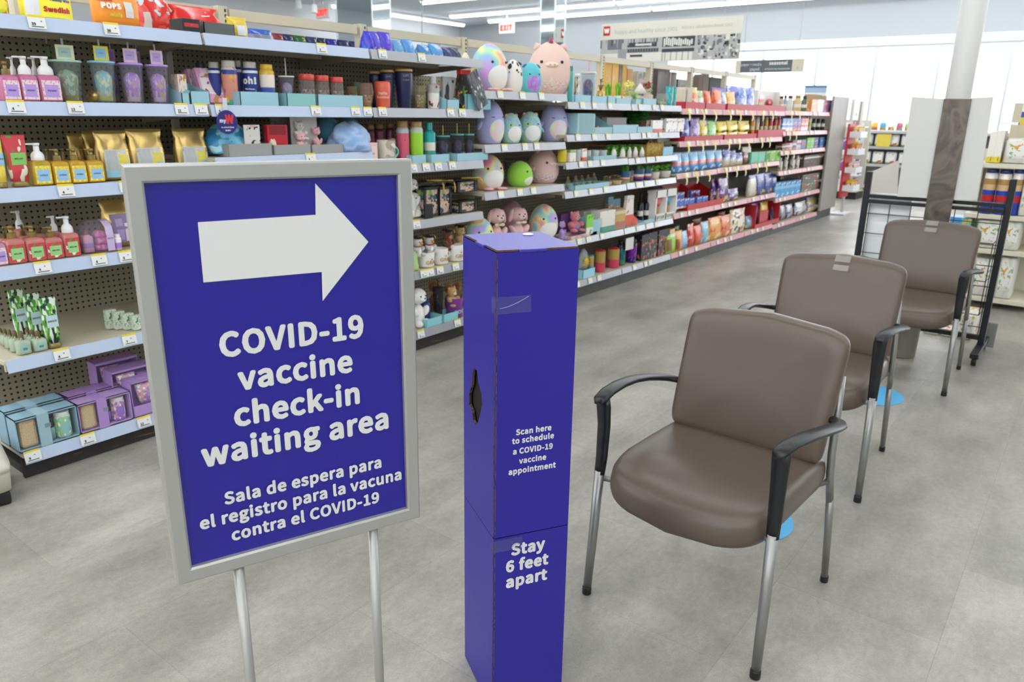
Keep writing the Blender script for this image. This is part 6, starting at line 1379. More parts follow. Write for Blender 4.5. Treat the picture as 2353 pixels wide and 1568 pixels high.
E3.put(leafgnome, 'leafy_planter', 'planter', 'white figure planter wrapped in green leaves', [(690, 800, 1108), (795, 905, 1105)], .09, .0, 'leafy figure planters', tails=['beside the pots with red blooms', 'second from the red blooms'])
F3.put(leafgnome, 'leafy_planter', 'planter', 'white figure planter wrapped in green leaves', [(900, 965, 1104), (955, 1050, 1102), (1040, 1125, 1105)], .09, .0, 'leafy figure planters', tails=['in the middle of the five', 'fourth from the red blooms', 'beside the straw basket'])
def basket(w_, h, d):
    r = root(); b = MB(); n = 22
    for i in range(n): b.tube([(-w_ / 2 + w_ * (i + .5) / n, -d / 2 + .006 * (i % 2), 0), (-w_ / 2 + w_ * (i + .5) / n, -d / 2 + .006 * ((i + 1) % 2), h * .8 + h * .08 * sin(i * 1.7))], w_ / n * .62, 0, 6)
    b.box((0, 0, h * .36), (w_, d * .9, h * .72)); b.build('weave', noisy('#D0B05A', '#A9863A', .5, 14), r)
    MB().tube([(-w_ * .2 + w_ * .4 * i / 8, 0, h * .7 + h * .3 * sin(pi * i / 8)) for i in range(9)], w_ * .02, 0, 6).build('handle', mt('#B9943E', .7), r); return r
F3.put(basket, 'straw_basket', 'basket', 'straw basket beyond the leafy planters', [(1112, 1305, 1055)], .10, .02, None)
F3.put(carton, 'white_carton', 'box', 'plain white carton at the back before the candy', [(1250, 1430, 1040)], .08, .14, None, mat=mt('#D8D4CC', .6))
F3.put(carton, 'blue_card', 'card', 'light blue shelf card at the end of the garden shelf', [(1372, 1490, 1138)], .01, .0, None, mat=mt('#9CCDE4', .5))
F3.put(plant, 'rainbow_flower', 'ornament', 'small red and orange pinwheel beside the blue card', [(1318, 1392, 1140)], .05, .03, None, leaf='#D0542E', leaf2='#2E7A5A', kind='leafy', potf=.2, pot='#3A5A4A', n=16)
E4 = Row(VG, 4, 3, 'the fourth plant shelf'); F4 = Row(VG, 5, 3, 'the fourth garden shelf')
E4.put(tray, 'display_tray', 'tray', 'light blue wide tray of hanging terrariums', [(215, 648, 212)], .14, .0, None, mat=TB, low=.98)
def terr(w_, h, d):
    r = root(); MB().ball((0, 0, h * .40), (w_ * .46, w_ * .46, h * .40), 0, 18, 12).build('globe', clear('#DCE8E4', .22, .03), r); q = MB()
    q.tube([(w_ * .2 * cos(t_), 0, h * .84 + h * .15 * sin(t_)) for t_ in [2 * pi * i / 10 for i in range(10)]], w_ * .05, 0, 6, closed=True); q.build('rope_loop', mt('#A9885A', .9), r)
    MB().ball((0, 0, h * .22), (w_ * .34, w_ * .34, h * .17), 0, 14, 8).build('moss', soft(['#3E6A2E', '#7FB04A', '#C9A8B0'], 6, 2), r); return r
ROUND |= {terr}
E4.put(terr, 'glass_terrarium', 'terrarium', 'small glass globe terrarium with a rope loop', [(195, 270, 135, .01), (280, 375, 125, .01), (360, 440, 118, .01), (425, 520, 110, .01), (500, 590, 92, .01)], .07, .03, 'glass terrariums in the blue tray')
E4.put(plant, 'dome_planter', 'potted plant', 'wooden pot under a clear dome', [(648, 748, 118), (750, 865, 105)], .08, .0, 'wooden pots under clear domes', leaf='#5E8A5A', leaf2='#E0A8B0', kind='bushy', pot='#D8BC8C', potf=.38, n=60, potw=.98, tails=['beside the blue tray', 'beside the striped vases'])
STR = pr([(0, '#3A3E9A'), (.2, '#C24A6A'), (.35, '#EDE6DA'), (.55, '#3A5A78')])
E4.put(plant, 'striped_vase', 'vase', 'orange and green striped vase with tall leaves', [(862, 968, -60)], .09, .0, None, potmat=pr([(0, '#8FB87A'), (.2, '#D8785A'), (.4, '#EDE6DA'), (.5, '#33608A')]), leaf='#5EA03A', leaf2='#3E7A2E', potf=.6, n=60, potw=.98)
F4.put(plant, 'striped_vase', 'vase', 'gray and orange striped vase at the back', [(962, 1015, 20)], .07, .06, None, potmat=pr([(0, '#8FB87A'), (.2, '#D8785A'), (.4, '#D8D2C8'), (.5, '#8A8A8E')]), leaf='#4E7A3A', potf=.75, n=30, potw=.98)
F4.put(plant, 'striped_vase', 'vase', 'navy and pink striped vase with a green plant', [(1012, 1135, -10), (1132, 1228, -10)], .09, .0, 'navy pink striped vases', potmat=STR, leaf='#4E8A3A', leaf2='#6EA84E', potf=.75, n=50, potw=.95, tails=['beside the gray striped one', 'beside the white pots'])
F4.put(plant, 'white_pot_plant', 'potted plant', 'round white pot with a small green plant', [(1215, 1322, 0), (1322, 1452, -10)], .10, .0, 'round white pots', pot='#DDD6CC', leaf='#5EA83A', leaf2='#7CC04A', kind='leafy', potf=.52, n=46, potw=.95, tails=['beside the striped vases', 'at the end of the shelf'])
E5 = Row(VG, 4, 4, 'the fifth plant shelf'); F5 = Row(VG, 5, 4, 'the fifth garden shelf')
E5.put(tray, 'flower_box', 'box', 'pink and purple flowered box under the dragon', [(165, 500, 812)], .14, .0, None, mat=pr([(0, '#B070C0')], blot=('#F0D0DC', '#E4A0B8', '#F0E6B0'), sc_=5, th=.55), low=.98)
E5.put(bear, 'dragon_plush', 'plush toy', 'coral pink plush dragon with a lilac body', [(180, 440, 555, .03)], .14, .02, None, fur='#E58A94', muz='#F0A8AC', ears='round', belly='#A88AC8', eyec='#2A7A7A', rz=-.3)
E5.put(carton, 'purple_box', 'box', 'dark purple box behind the dragon', [(105, 235, 578)], .06, .14, None, mat=mt('#5A3472', .5))
E5.put(bear, 'lilac_plush', 'plush toy', 'lilac plush toy lying beside the dragon', [(105, 215, 650, .0)], .09, .02, None, fur='#A994D0', muz='#D09A5A', ears='round')
E5.put(tray, 'display_tray', 'tray', 'light blue tall tray beside the green card', [(415, 555, 630)], .14, .0, None, mat=TB, low=.95)
E5.put(carton, 'green_card', 'card', 'bright green and white card in the tall blue tray', [(450, 530, 590, .01)], .01, .0, None, mat=pr([(0, '#EDEFE8'), (.35, '#8CD84A')], blot=('#4E9A3A',), sc_=3, th=.64))
E5.put(carton, 'cactus_kit', 'box', 'cream and teal box with a cactus picture', [(555, 742, 540)], .09, .0, None, mat=pr([(0, '#3F9A86'), (.27, '#ECE7DA')], blot=('#7F8E6A',), sc_=2.6, th=.72))
E5.put(carton, 'gray_speaker', 'box', 'gray white carton behind the cactus box', [(385, 560, 540)], .05, .14, None, mat=pr([(0, '#BDB8AE')], blot=('#6E6A64',), sc_=2.4, th=.66))
E5.put(carton, 'framed_kit', 'box', 'wood framed box with a gold picture', [(735, 882, 520)], .08, .0, None, mat=mt('#B08F68', .6), panel=pr([(0, '#B9706A'), (.35, '#C9A04A'), (.8, '#D8C9A0')], blot=('#A8783A',), sc_=3, th=.6), ptop=.92, pbot=.08)
F5.put(carton, 'seed_tin', 'packet', 'small brown packet standing at the back', [(682, 745, 375), (742, 830, 400)], .04, .16, 'small brown packets', mat=pr([(0, '#3A2E28'), (.6, '#B08A5A'), (.75, '#5E9AB0')], blot=('#D8CDB8',), sc_=4, th=.64), tails=['beneath the dome pots', 'behind the garden gloves'])
F5.put(sock, 'garden_gloves', 'gloves', 'white and orange garden gloves hanging on a card', [(872, 1055, 365)], .03, .0, None, mat=pr([(0, '#E4583A'), (.40, '#E8DFD8')], blot=('#D84A2E',), sc_=2.4, th=.6), top='#D8D8D4')
F5.put(tray, 'display_tray', 'tray', 'light blue tray under the garden gloves', [(880, 945, 660), (940, 1082, 690)], .10, .0, 'light blue trays under the gloves', mat=TB, low=.98, tails=['by the wood framed box', 'by the dark bottles'])
F5.put(can, 'black_bottle', 'bottle', 'black bottle with a white hang tag', [(1060, 1132, 330), (1130, 1200, 335)], .07, .06, 'black bottles with white tags', mat=pr([(0, '#1B1820'), (.3, '#E8E6E0'), (.55, '#1B1820')], rough=.25), cap='#1B1820', capf=.3, neck=.4, tails=['in front', 'beside the tool box'])
F5.put(tray, 'display_tray', 'tray', 'light blue tray under the black bottles', [(1075, 1252, 640)], .10, .0, None, mat=TB, low=.98)
def toolset(w_, h, d, c1='#E0486A', c2='#2F96C4'):
    r = root(); b = MB(); wt = mt('#EDEAE4', .5)
    b.box((0, 0, h * .1), (w_, d, h * .2)).box((0, 0, h * .88), (w_, d, h * .24)).box((0, d * .45, h * .5), (w_, d * .1, h))
    for x in (-.48, 0, .48): b.box((x * w_, 0, h / 2), (w_ * .05, d, h))
    b.build('carton', wt, r)
    for x, c in ((-.24, c1), (.24, c2)):
        MB().box((x * w_, -d * .1, h * .33), (w_ * .10, d * .2, h * .3), bev=.003).build('wood_handle', mt('#B08052', .6), r)
        MB().loft([(h * .46, w_ * .05, d * .12, 3), (h * .58, w_ * .10, d * .12, 4), (h * .74, w_ * .14, d * .12, 5)], seg=20, c=(x * w_, -d * .1, 0)).build('spatula_head', mt(c, .5), r)
    q = MB(); q.text('KITCHEN', -w_ * .24, h * .055, wid=w_ * .34, y=-d / 2 - .001).text('KITCHEN', w_ * .24, h * .055, wid=w_ * .34, y=-d / 2 - .001); q.build('lettering', mt('#4E8A4A', .5), r)
    return r
F5.put(toolset, 'spatula_set', 'tool set', 'white windowed box with red and blue spatulas', [(1220, 1482, 285)], .09, .0, None)
E6 = Row(VG, 4, 5, 'the lowest plant shelf'); F6 = Row(VG, 5, 5, 'the lowest garden shelf')
E6.put(tray, 'display_tray', 'tray', 'light blue tray holding the sun ornament', [(335, 485, 1232)], .12, .0, None, mat=mt('#A6DCEA', .5), low=.98)
def sunp(w_, h, d):
    r = root(); MB().loft([(0, w_ * .42, d * .4, 2), (h * .3, w_ * .5, d * .5, 2), (h * .8, w_ * .35, d * .4, 2), (h, w_ * .1, d * .1, 2)], seg=24).build('stone', mt('#8E9A9C', .8), r)
    q = MB().ball((0, -d * .5, h * .42), (w_ * .2, d * .1, h * .16)); 
    for i in range(12):
        t_ = 2 * pi * i / 12; q.prism([(w_ * .2 * cos(t_ - .2), h * .42 + h * .16 * sin(t_ - .2)), (w_ * .4 * cos(t_), h * .42 + h * .32 * sin(t_)), (w_ * .2 * cos(t_ + .2), h * .42 + h * .16 * sin(t_ + .2))], -d * .52, -d * .46)
    q.build('sun_face', mt('#D8B42E', .5), r); return r
E6.put(sunp, 'sun_ornament', 'ornament', 'gray stone ornament with a yellow sun', [(355, 470, 1005, .05)], .06, .03, None)
PG = 'metallic two tone watering mugs'
E6.put(can, 'blue_gold_cup', 'cup', 'gold and blue metal cup', [(458, 540, 1075)], .08, .03, None, mat=pr([(0, '#3A96C8'), (.47, '#B99A50')], rough=.35), cap='#2E7EB0', capf=.06, neck=.95)
for bx, nm in [((532, 690, 1030), 'gold and pink pitcher with a red lid, beside the blue cup'), ((680, 860, 1000), 'gold and pink pitcher with a red lid, beside the dark bottles')]:
    o = E6.put(mug, 'pink_pitcher', 'pitcher', nm, [bx], .10, .02, PG, body='#B99A50')[0]
    o.children[0].data.materials[0] = pr([(0, '#E0486A'), (.45, '#B99A50')], rough=.35)
    w2 = max(v.co.x for v in o.children[0].data.vertices); h2 = max(v.co.z for v in o.children[0].data.vertices)
    MB().lathe([(w2 * .98, h2), (w2 * .98, h2 + .006), (.002, h2 + .02)], seg=24).build('lid', mt('#C4283A', .35), o)
DK = 'dark patterned bottles and boxes'
F6.put(flask, 'peacock_bottle', 'bottle', 'teal peacock patterned bottle', [(812, 922, 900)], .08, .03, DK, mat=pr([(0, '#5A7A2E'), (.25, '#1E6E7A'), (.75, '#1A2030')], blot=('#2A9AA4',), sc_=6, th=.6, rough=.25), cap='#1A1A1E', ring=None)
F6.put(flask, 'purple_bottle', 'bottle', 'purple patterned bottle with a white tag', [(922, 1058, 885)], .09, .02, DK, mat=pr([(0, '#1C2A6E'), (.3, '#7A1FA0'), (.8, '#20162E')], blot=('#B03AC0',), sc_=6, th=.62, rough=.25), cap='#1A1A1E', ring=None)
F6.put(carton, 'hang_card', 'card', 'white hang tag on the purple bottle', [(925, 1020, 870, .14)], .003, .0, None, mat=mt('#E4E2DE', .6))
for k, (bx, bl) in enumerate([((1055, 1142, 830), ('#C9783A', '#7A2A3E')), ((1140, 1245, 800), ('#D8345A', '#E0903A', '#2E6A5A')), ((1258, 1395, 765), ('#D87A3A', '#3A8A7A', '#B92A3A'))]):
    F6.put(carton, 'floral_box', 'box', 'dark floral gift box, %s from the purple bottle' % ORD[k], [bx], .09, .02, DK, mat=pr([(0, '#1E2430')], blot=bl, sc_=4.2, th=.63))
F6.put(bag, 'snack_bag', 'snack bag', 'lime green snack bag', [(1378, 1505, 768)], .07, .0, None, mat=pr([(0, '#9CD83E'), (.8, '#D8962E'), (.88, '#E0A03A')]), lab=(['#8E6A3E', '#E8F0DC'], [(-.9, -.1, .1, .6, 0), (-.3, .8, .68, .8, 1)]))
F6.put(bag, 'snack_bag', 'snack bag', 'amber snack bag beside the lime green one', [(1490, 1588, 785)], .07, .0, None, mat=mt('#E09A2E', .35), lab=(['#8E5A2E'], [(-.9, -.1, .1, .6, 0)]))
# the far side's top shelf seen through the gap: yellow boards and brown boxes
FR1 = Row(VF, 4, 0, 'the far top shelf')
for k, (bx, h_, nm) in enumerate([((640, 715, 105), '#D9A41E', 'yellow leaning board behind the plants'), ((720, 805, 105), '#E4AE22', 'yellow and gray board behind the plants'), ((795, 845, 120), '#6E5636', 'brown board between yellow ones'), ((838, 895, 112), '#DDAA28', 'yellow board, last of the leaning ones'), ((905, 965, 200), '#D0A05A', 'cream and amber folder')]):
    FR1.put(carton, 'leaning_board', 'board', nm, [bx], .05, .70, 'leaning boards on the far top shelf', mat=pr([(0, h_)], blot=('#C9C4BC',) if k in (1, 4) else ('#B98A1E',), sc_=2, th=.60))
for k, (bx, h_, nm) in enumerate([((980, 1090, 235), '#A99E8C', 'gray beige box behind the gnome'), ((1225, 1375, 195), '#3A2A22', 'dark brown box behind the bowl'), ((1380, 1460, 240), '#4A362C', 'dark box behind the turquoise tumblers'), ((1470, 1640, 330), '#3A2C26', 'low dark box at the end of the far shelf')]):
    FR1.put(carton, 'far_box', 'box', nm, [bx], .12, .70, 'boxes on the far top shelf', mat=pr([(0, h_)], blot=('#5E4A3C',), sc_=3, th=.6))
for k, (bx, h_, nm) in enumerate([((385, 440, 200), '#6E5A48', 'brown carton behind the cream carton'), ((440, 520, 175), '#7A7064', 'gray brown carton on the far shelf'), ((525, 700, 215), '#2A2C30', 'black carton on the far shelf before the windows')]):
    Row(VH, 6, 0, 'the far top shelf').put(carton, 'far_box', 'box', nm, [bx], .12, .72, 'boxes on the far top shelf', mat=mt(h_, .6))
# ------------------------------------------------------------------ candy, snack and grocery bays
REDT = mt('#C0283A', .5)
def rowat(view, bay, k, wh): return Row(view, bay, k, wh)
G1 = rowat(VH, 6, 0, 'the top candy shelf'); H1 = rowat(VH, 7, 0, 'the top snack shelf'); I1 = rowat(VH, 8, 0, 'the top chocolate shelf'); J1 = rowat(VH, 9, 0, 'the top bottle shelf'); K1 = rowat(VH, 10, 0, 'the top box shelf')
def sb(R_, bx, nm, c, bl, back=.01, dep=.07, **kw): return R_.put(bag, 'candy_bag', 'candy bag', nm, [bx], dep, back, kw.pop('group', None), simple=True, mat=pr(c, blot=bl, sc_=kw.pop('sc', 3.2), th=kw.pop('th', .6), rough=.3), **kw)
for bx, nm in [((215, 480, 530), 'red display tray under the orange candy bags'), ((482, 745, 545), 'red display tray under the small candy bags'), ((760, 1180, 558), 'red display tray under the blue candy bags'), ((1165, 1522, 572), 'red display tray under the framed candy display')]:
    (G1 if bx[0] < 700 else I1).put(tray, 'red_tray', 'tray', nm, [bx], .13, -.012, 'red trays on the top candy shelf', mat=REDT, low=.98)
sb(G1, (345, 438, 340), 'orange and green tall candy bag', [(0, '#E8702E'), (.75, '#C9B83A')], ('#F0B04A', '#F4E0C4'), .02)
sb(G1, (432, 512, 385), 'white and green candy bag', [(0, '#E4E4DC'), (.6, '#9ABF7A')], ('#3A3A3A', '#F0F0EA'), .02)
sb(G1, (522, 605, 388), 'small orange red candy bag', [(0, '#E4602E')], ('#F0C43A', '#D8342E'), .02)
sb(H1, (628, 745, 368), 'wide orange yellow candy bag', [(0, '#E4702A')], ('#F0C42E', '#C9342A'), .02)
sb(H1, (735, 808, 408), 'white silver candy pack', [(0, '#C9D0DA')], ('#F0F0F0', '#5A7AB0'), .02)
sb(H1, (802, 925, 398), 'golden candy bag with a gray front', [(0, '#E4A83A')], ('#C9C4BE', '#F0D08A'), .02)
sb(H1, (618, 800, 345), 'royal blue bag behind the orange ones', [(0, '#2E36B0')], ('#4A5AD0',), .12)
sb(H1, (800, 1010, 322), 'big royal blue bag behind the golden one', [(0, '#2E3AC0')], ('#6A8AE0', '#E4E8F4'), .12)
sb(I1, (955, 1068, 338), 'blue bag with a white front', [(0, '#3A5AC8')], ('#E8EEF8', '#9AB8E8'), .02, th=.52)
sb(I1, (1055, 1165, 345), 'blue and white bag at the framed display', [(0, '#3A50C0')], ('#E8EEF8', '#8AA8E0'), .02, th=.54)
def frame_display(w_, h, d):
    r = root(); b = MB(); b.box((0, 0, h * .05), (w_, d, h * .1)).box((0, d * .45, h * .5), (w_, d * .1, h))
    for x in (-.47, .47): b.box((x * w_, 0, h * .5), (w_ * .06, d, h))
    b.build('stand', mt('#E4DDD6', .5), r); MB().box((-w_ * .28, -d * .1, h * .45), (w_ * .2, d * .4, h * .6), bev=.003).build('candy_pack', pr([(0, '#9ABF3A'), (.4, '#C93A3A'), (.7, '#E8E0D4')]), r)
    MB().ball((w_ * .12, -d * .1, h * .42), (w_ * .13, d * .3, h * .2)).build('red_candy', mt('#C4242E', .25), r); return r
I1.put(frame_display, 'candy_display', 'display', 'white framed candy display with a red round sweet', [(1185, 1490, 385, .0)], .05, .10, None)
JARS = 'jars on the top bottle shelf'
for k, (bx, c, cp, nm) in enumerate([((1500, 1560, 450), '#C9B8A0', '#3A2A22', 'cream jar with a dark lid'), ((1555, 1600, 440), '#8FA8C0', '#2A2420', 'blue gray jar with a black lid'), ((1602, 1680, 445), '#E0DCD4', '#4A3A30', 'white jar with a brown lid'), ((1690, 1785, 440), '#D8C08A', '#B89A5A', 'tan gold jar'), ((1790, 1862, 450), '#5A6A4E', '#2E3A34', 'dark green jar with a black lid')]):
    J1.put(can, 'food_jar', 'jar', nm, [bx], .09, .02, JARS, mat=pr([(0, c), (.3, '#E8E4DA'), (.55, c)], rough=.3), cap=cp, capf=.2)
for k, (bx, c, nm) in enumerate([((1862, 1940, 498), '#D08A4A', 'orange carton'), ((1940, 2022, 498), '#C9CFC4', 'pale gray carton'), ((2024, 2082, 500), '#B04A8A', 'magenta carton'), ((2080, 2145, 502), '#4A78B8', 'blue and amber carton')]):
    K1.put(carton, 'grocery_carton', 'carton', '%s at the end of the top shelf' % nm, [bx], .12, .02, 'cartons ending the top shelf', mat=pr([(0, c)], blot=('#E8C89A',), sc_=4, th=.64))
K1.put(carton, 'brown_case', 'box', 'open brown cardboard case behind the cartons', [(1862, 2065, 438)], .10, .2, None, mat=mt('#B89A6A', .7))
G2 = rowat(VH, 6, 1, 'the second candy shelf'); H2 = rowat(VH, 7, 1, 'the second snack shelf'); I2 = rowat(VH, 8, 1, 'the second chocolate shelf')
for R_, bx, nm in [(G2, (200, 718, 960), 'red display tray under the purple candy bags'), (H2, (720, 1155, 938), 'red display tray under the yellow candy bags'), (I2, (1155, 1522, 882), 'tall red display tray under the drink cans')]:
    R_.put(tray, 'red_tray', 'tray', nm, [bx], .13, -.012, 'red trays on the second candy shelf', mat=REDT, low=.98)
sb(G2, (248, 325, 738), 'slim blue and violet candy bag', [(0, '#3A5AB8')], ('#B06AC0', '#E8E0F0'), .02)
sb(G2, (345, 465, 732), 'violet candy bag with white patches', [(0, '#6A4AA0')], ('#D8C8E8', '#B09AD0'), .02, th=.52)
sb(G2, (462, 560, 758), 'yellow and navy candy bag', [(0, '#E8C82E')], ('#2E3A8A', '#F0E4B0'), .02)
sb(G2, (545, 680, 762), 'lime green candy bag', [(0, '#7AC83A')], ('#E4E8D8', '#5A6AA0'), .02)
YEL = [(0, '#EBCF2E')]
for j, (bx, R_) in enumerate([((682, 822, 855), H2), ((815, 958, 850), H2), ((955, 1095, 852), I2)]): sb(R_, bx, 'yellow candy pack, %s of the lower row over the red tray' % ORD[j], YEL, ('#5A3A22',), .02, group='yellow candy packs', dep=.06)
for j, (bx, R_) in enumerate([((682, 822, 778, .062), H2), ((815, 962, 768, .062), H2), ((965, 1115, 770, .062), I2)]): sb(R_, bx, 'yellow candy pack, %s of the upper row over the red tray' % ORD[j], YEL, ('#5A3A22',), .02, group='yellow candy packs', dep=.06)
for j, (bx, c, nm) in enumerate([((1115, 1185, 715), '#E09A3A', 'orange drink can'), ((1182, 1242, 720), '#E4D8C0', 'cream drink can'), ((1244, 1295, 725), '#6A3A2E', 'brown drink can'), ((1298, 1352, 722), '#C9A03A', 'gold drink can'), ((1350, 1412, 722), '#C23A34', 'red and gold can'), ((1412, 1468, 718), '#B02E34', 'dark red can'), ((1465, 1515, 716), '#C84A4A', 'rose red can')]):
    I2.put(can, 'drink_can', 'can', '%s over the tall red tray' % nm, [bx], .07, .02, 'cans over the tall red tray', mat=pr([(0, c), (.4, '#EAD9A8'), (.6, c)], blot=('#8E2A24',), sc_=3, th=.64, rough=.25), capf=.08)
J2 = rowat(VH, 9, 1, 'the second bottle shelf'); K2 = rowat(VH, 10, 1, 'the second box shelf')
for j, (bx, c, b_, nm) in enumerate([((1505, 1555, 738), '#4A8AC8', '#E8E0D8', 'sky blue carton, first'), ((1555, 1602, 740), '#4A8AC8', '#E8E0D8', 'sky blue carton, second'), ((1602, 1645, 742), '#5A9AD0', '#E8E0D8', 'sky blue carton, third'), ((1646, 1700, 740), '#3A34A8', '#C9402E', 'indigo carton, first'), ((1700, 1748, 740), '#3A34A8', '#C9402E', 'indigo carton, second'), ((1750, 1795, 738), '#D04A4A', '#F0E8E0', 'red carton, first'), ((1795, 1838, 738), '#D86A5A', '#F0E8E0', 'red carton, second')]):
    J2.put(carton, 'grocery_carton', 'carton', '%s along the second bottle shelf' % nm, [bx], .08, .02, 'cartons on the second bottle shelf', mat=pr([(0, b_), (.3, c), (.5, b_), (.58, c)], blot=('#F0EEE8',), sc_=4, th=.66))
for j, (bx, c, b_, nm) in enumerate([((1840, 1880, 710), '#E8E4DA', '#D8D03A', 'white and yellow bottle, first'), ((1880, 1918, 712), '#E8E4DA', '#D8D03A', 'white and yellow bottle, second'), ((1920, 1975, 742), '#1E1C1E', '#D8D4CC', 'black jar, first'), ((1975, 2035, 745), '#1E1C1E', '#D8D4CC', 'black jar, second'), ((2035, 2095, 748), '#2A2626', '#D8D4CC', 'black jar, third')]):
    K2.put(can, 'grocery_bottle', 'bottle', '%s along the second box shelf' % nm, [bx], .08, .02, 'bottles on the second box shelf', mat=pr([(0, c), (.35, b_), (.7, c)]), cap='#C9C4BC' if j < 2 else '#1A1818', capf=.15)
G3 = rowat(VI, 6, 2, 'the third candy shelf'); H3 = rowat(VI, 7, 2, 'the third snack shelf'); I3 = rowat(VI, 8, 2, 'the third chocolate shelf')
BLB = [(0, '#3F86C8'), (.18, '#3F86C8'), (.36, '#E0584A'), (.52, '#6FAEDC')]
for j, (bx, R_) in enumerate([((125, 232, 55), G3), ((220, 325, 52), G3), ((315, 445, 42), G3), ((430, 545, 32), G3), ((540, 660, 25), H3), ((650, 755, 22), H3)]):
    sb(R_, bx, 'sky blue snack bag with a red band, %s from the garden goods' % ORD[j], BLB, ('#DCEAF4', '#C99A5A'), .01, group='sky blue snack bags', th=.64)
for j, bx in enumerate([(755, 860, 15), (845, 935, 30), (915, 1025, 60)]): sb(H3, bx, 'navy and silver slumped bag, %s from the sky blue bags' % ORD[j], [(0, '#B9B4B0'), (.4, '#8A8CA0'), (.55, '#2A3AA0')], ('#E0B83A', '#D8D4D0'), .02, group='navy silver bags', th=.62)
sb(I3, (1010, 1135, -20), 'brown and cream tall bag', [(0, '#7A4A34'), (.7, '#C9B49A')], ('#3A2420', '#D8C8B4'), .03)
for j, (bx, c, nm, R_) in enumerate([((1108, 1200, 52), '#6ACAA8', 'mint green box, first', I3), ((1200, 1290, 48), '#6ACAA8', 'mint green box, second', I3), ((1292, 1352, 40), '#3E8A2A', 'leaf green box, first', I3), ((1350, 1425, 34), '#8ABF4A', 'leaf green box, third', I3), ((1425, 1492, 30), '#7AB83A', 'leaf green box, last', I3)]):
    R_.put(carton, 'snack_box', 'box', '%s along the third chocolate shelf' % nm, [bx], .07, .01, 'green snack boxes', mat=pr([(0, c)], blot=('#D8705A',) if j < 2 else ('#E4E8B0',), sc_=3, th=.66))
J3 = rowat(VH, 9, 2, 'the third bottle shelf'); K3 = rowat(VH, 10, 2, 'the third box shelf')
for j, (bx, c, b_) in enumerate([((1505, 1550, 1070), '#5A2A2A', '#D8D0C8'), ((1550, 1600, 1062), '#B04A4A', '#E8E0D8'), ((1600, 1640, 1055), '#E0A8B0', '#F0E8E4'), ((1640, 1690, 1025), '#7A4A6A', '#E4DCE0'), ((1690, 1750, 1020), '#D8D0D4', '#9A5A8A'), ((1752, 1812, 1015), '#4A7AC0', '#E0403A')]):
    J3.put(carton, 'grocery_carton', 'carton', 'small printed carton, %s of six on the third bottle shelf' % ORD[j], [bx], .08, .02, 'cartons on the third bottle shelf', mat=pr([(0, c), (.5, b_), (.7, c)], blot=(b_,), sc_=4, th=.62))
for j, (bx, c, nm) in enumerate([((1815, 1862, 990), '#7ABF4A', 'green carton, first'), ((1862, 1908, 988), '#8ACC5A', 'green carton, second'), ((1910, 1958, 985), '#6A4A9A', 'purple carton'), ((1985, 2032, 982), '#4A78B8', 'blue carton, first'), ((2032, 2088, 980), '#4A70A8', 'blue carton, second')]):
    K3.put(carton, 'grocery_carton', 'carton', '%s on the third box shelf' % nm, [bx], .10, .02, 'cartons on the third box shelf', mat=pr([(0, c)], blot=('#DCE4DC',), sc_=4, th=.64))
G4 = rowat(VI, 6, 3, 'the fourth candy shelf'); H4 = rowat(VI, 7, 3, 'the fourth snack shelf'); I4 = rowat(VI, 8, 3, 'the fourth chocolate shelf')
def slant(w_, h, d):
    r = root(); b = MB(); T_ = .004
    b.box((0, -d / 2, h * .13), (w_, T_, h * .26)).box((0, d / 2, h * .5), (w_, T_, h)).box((0, 0, .003), (w_, d, .006))
    for x in (-w_ / 2 + .003, .02, w_ / 2 - .003): b.add([(x, -d / 2, 0), (x, d / 2, 0), (x, d / 2, h), (x, -d / 2, h * .26), (x + T_, -d / 2, 0), (x + T_, d / 2, 0), (x + T_, d / 2, h), (x + T_, -d / 2, h * .26)], [(3, 2, 1, 0), (4, 5, 6, 7), (2, 3, 7, 6), (0, 4, 7, 3), (1, 2, 6, 5), (0, 1, 5, 4)])
    b.build('box', mt('#C92A2A', .45), r); return r
G4.put(slant, 'slanted_display', 'display', 'red slanted display box full of blue packs', [(140, 622, 468)], .30, -.006, None)
for j, (bx, bk_) in enumerate([((150, 205, 655, .03), .01), ((205, 260, 652, .03), .01), ((262, 330, 648, .03), .01), ((330, 392, 645, .03), .01), ((425, 492, 630, .03), .01), ((495, 570, 620, .03), .01), ((155, 205, 575, .04), .12), ((205, 262, 570, .04), .12), ((345, 405, 550, .04), .14), ((405, 462, 545, .04), .14)]):
    G4.put(carton, 'blue_pack', 'pack', 'blue candy pack, %s in the red slanted display' % ORD[j], [bx], .04, bk_, 'blue packs in the slanted display', mat=pr([(0, '#D8A8A0'), (.2, '#3A64C8')], blot=('#E4E0F0', '#C9B03A'), sc_=3, th=.62))
PU = [(0, '#4A1E7A')]
for j, (bx, R_, bk_) in enumerate([((618, 722, 395), G4, .06), ((700, 835, 378), H4, .02), ((825, 970, 525), H4, .02)]): sb(R_, bx, ('purple and yellow chip bag, standing behind another', 'tall purple and yellow chip bag', 'purple chip bag lying on its side')[j], PU, ('#E0C22E', '#C9A8C8'), bk_, th=.58)
sb(I4, (1090, 1195, 340), 'cream and navy tall bag', [(0, '#D8D0C0'), (.8, '#2A3A7A')], ('#C9C0B0',), .02)
for j, (bx) in enumerate([(1185, 1300, 325), (1290, 1400, 322), (1385, 1455, 335)]): sb(I4, bx, 'navy blue snack bag, %s beside the cream bag' % ORD[j], [(0, '#2A3E8E')], ('#E0C02E', '#5A7AC0', '#141C4A'), .02, group='navy snack bags', th=.63)
J4 = rowat(VI, 9, 3, 'the fourth bottle shelf'); K4 = rowat(VI, 10, 3, 'the fourth box shelf')
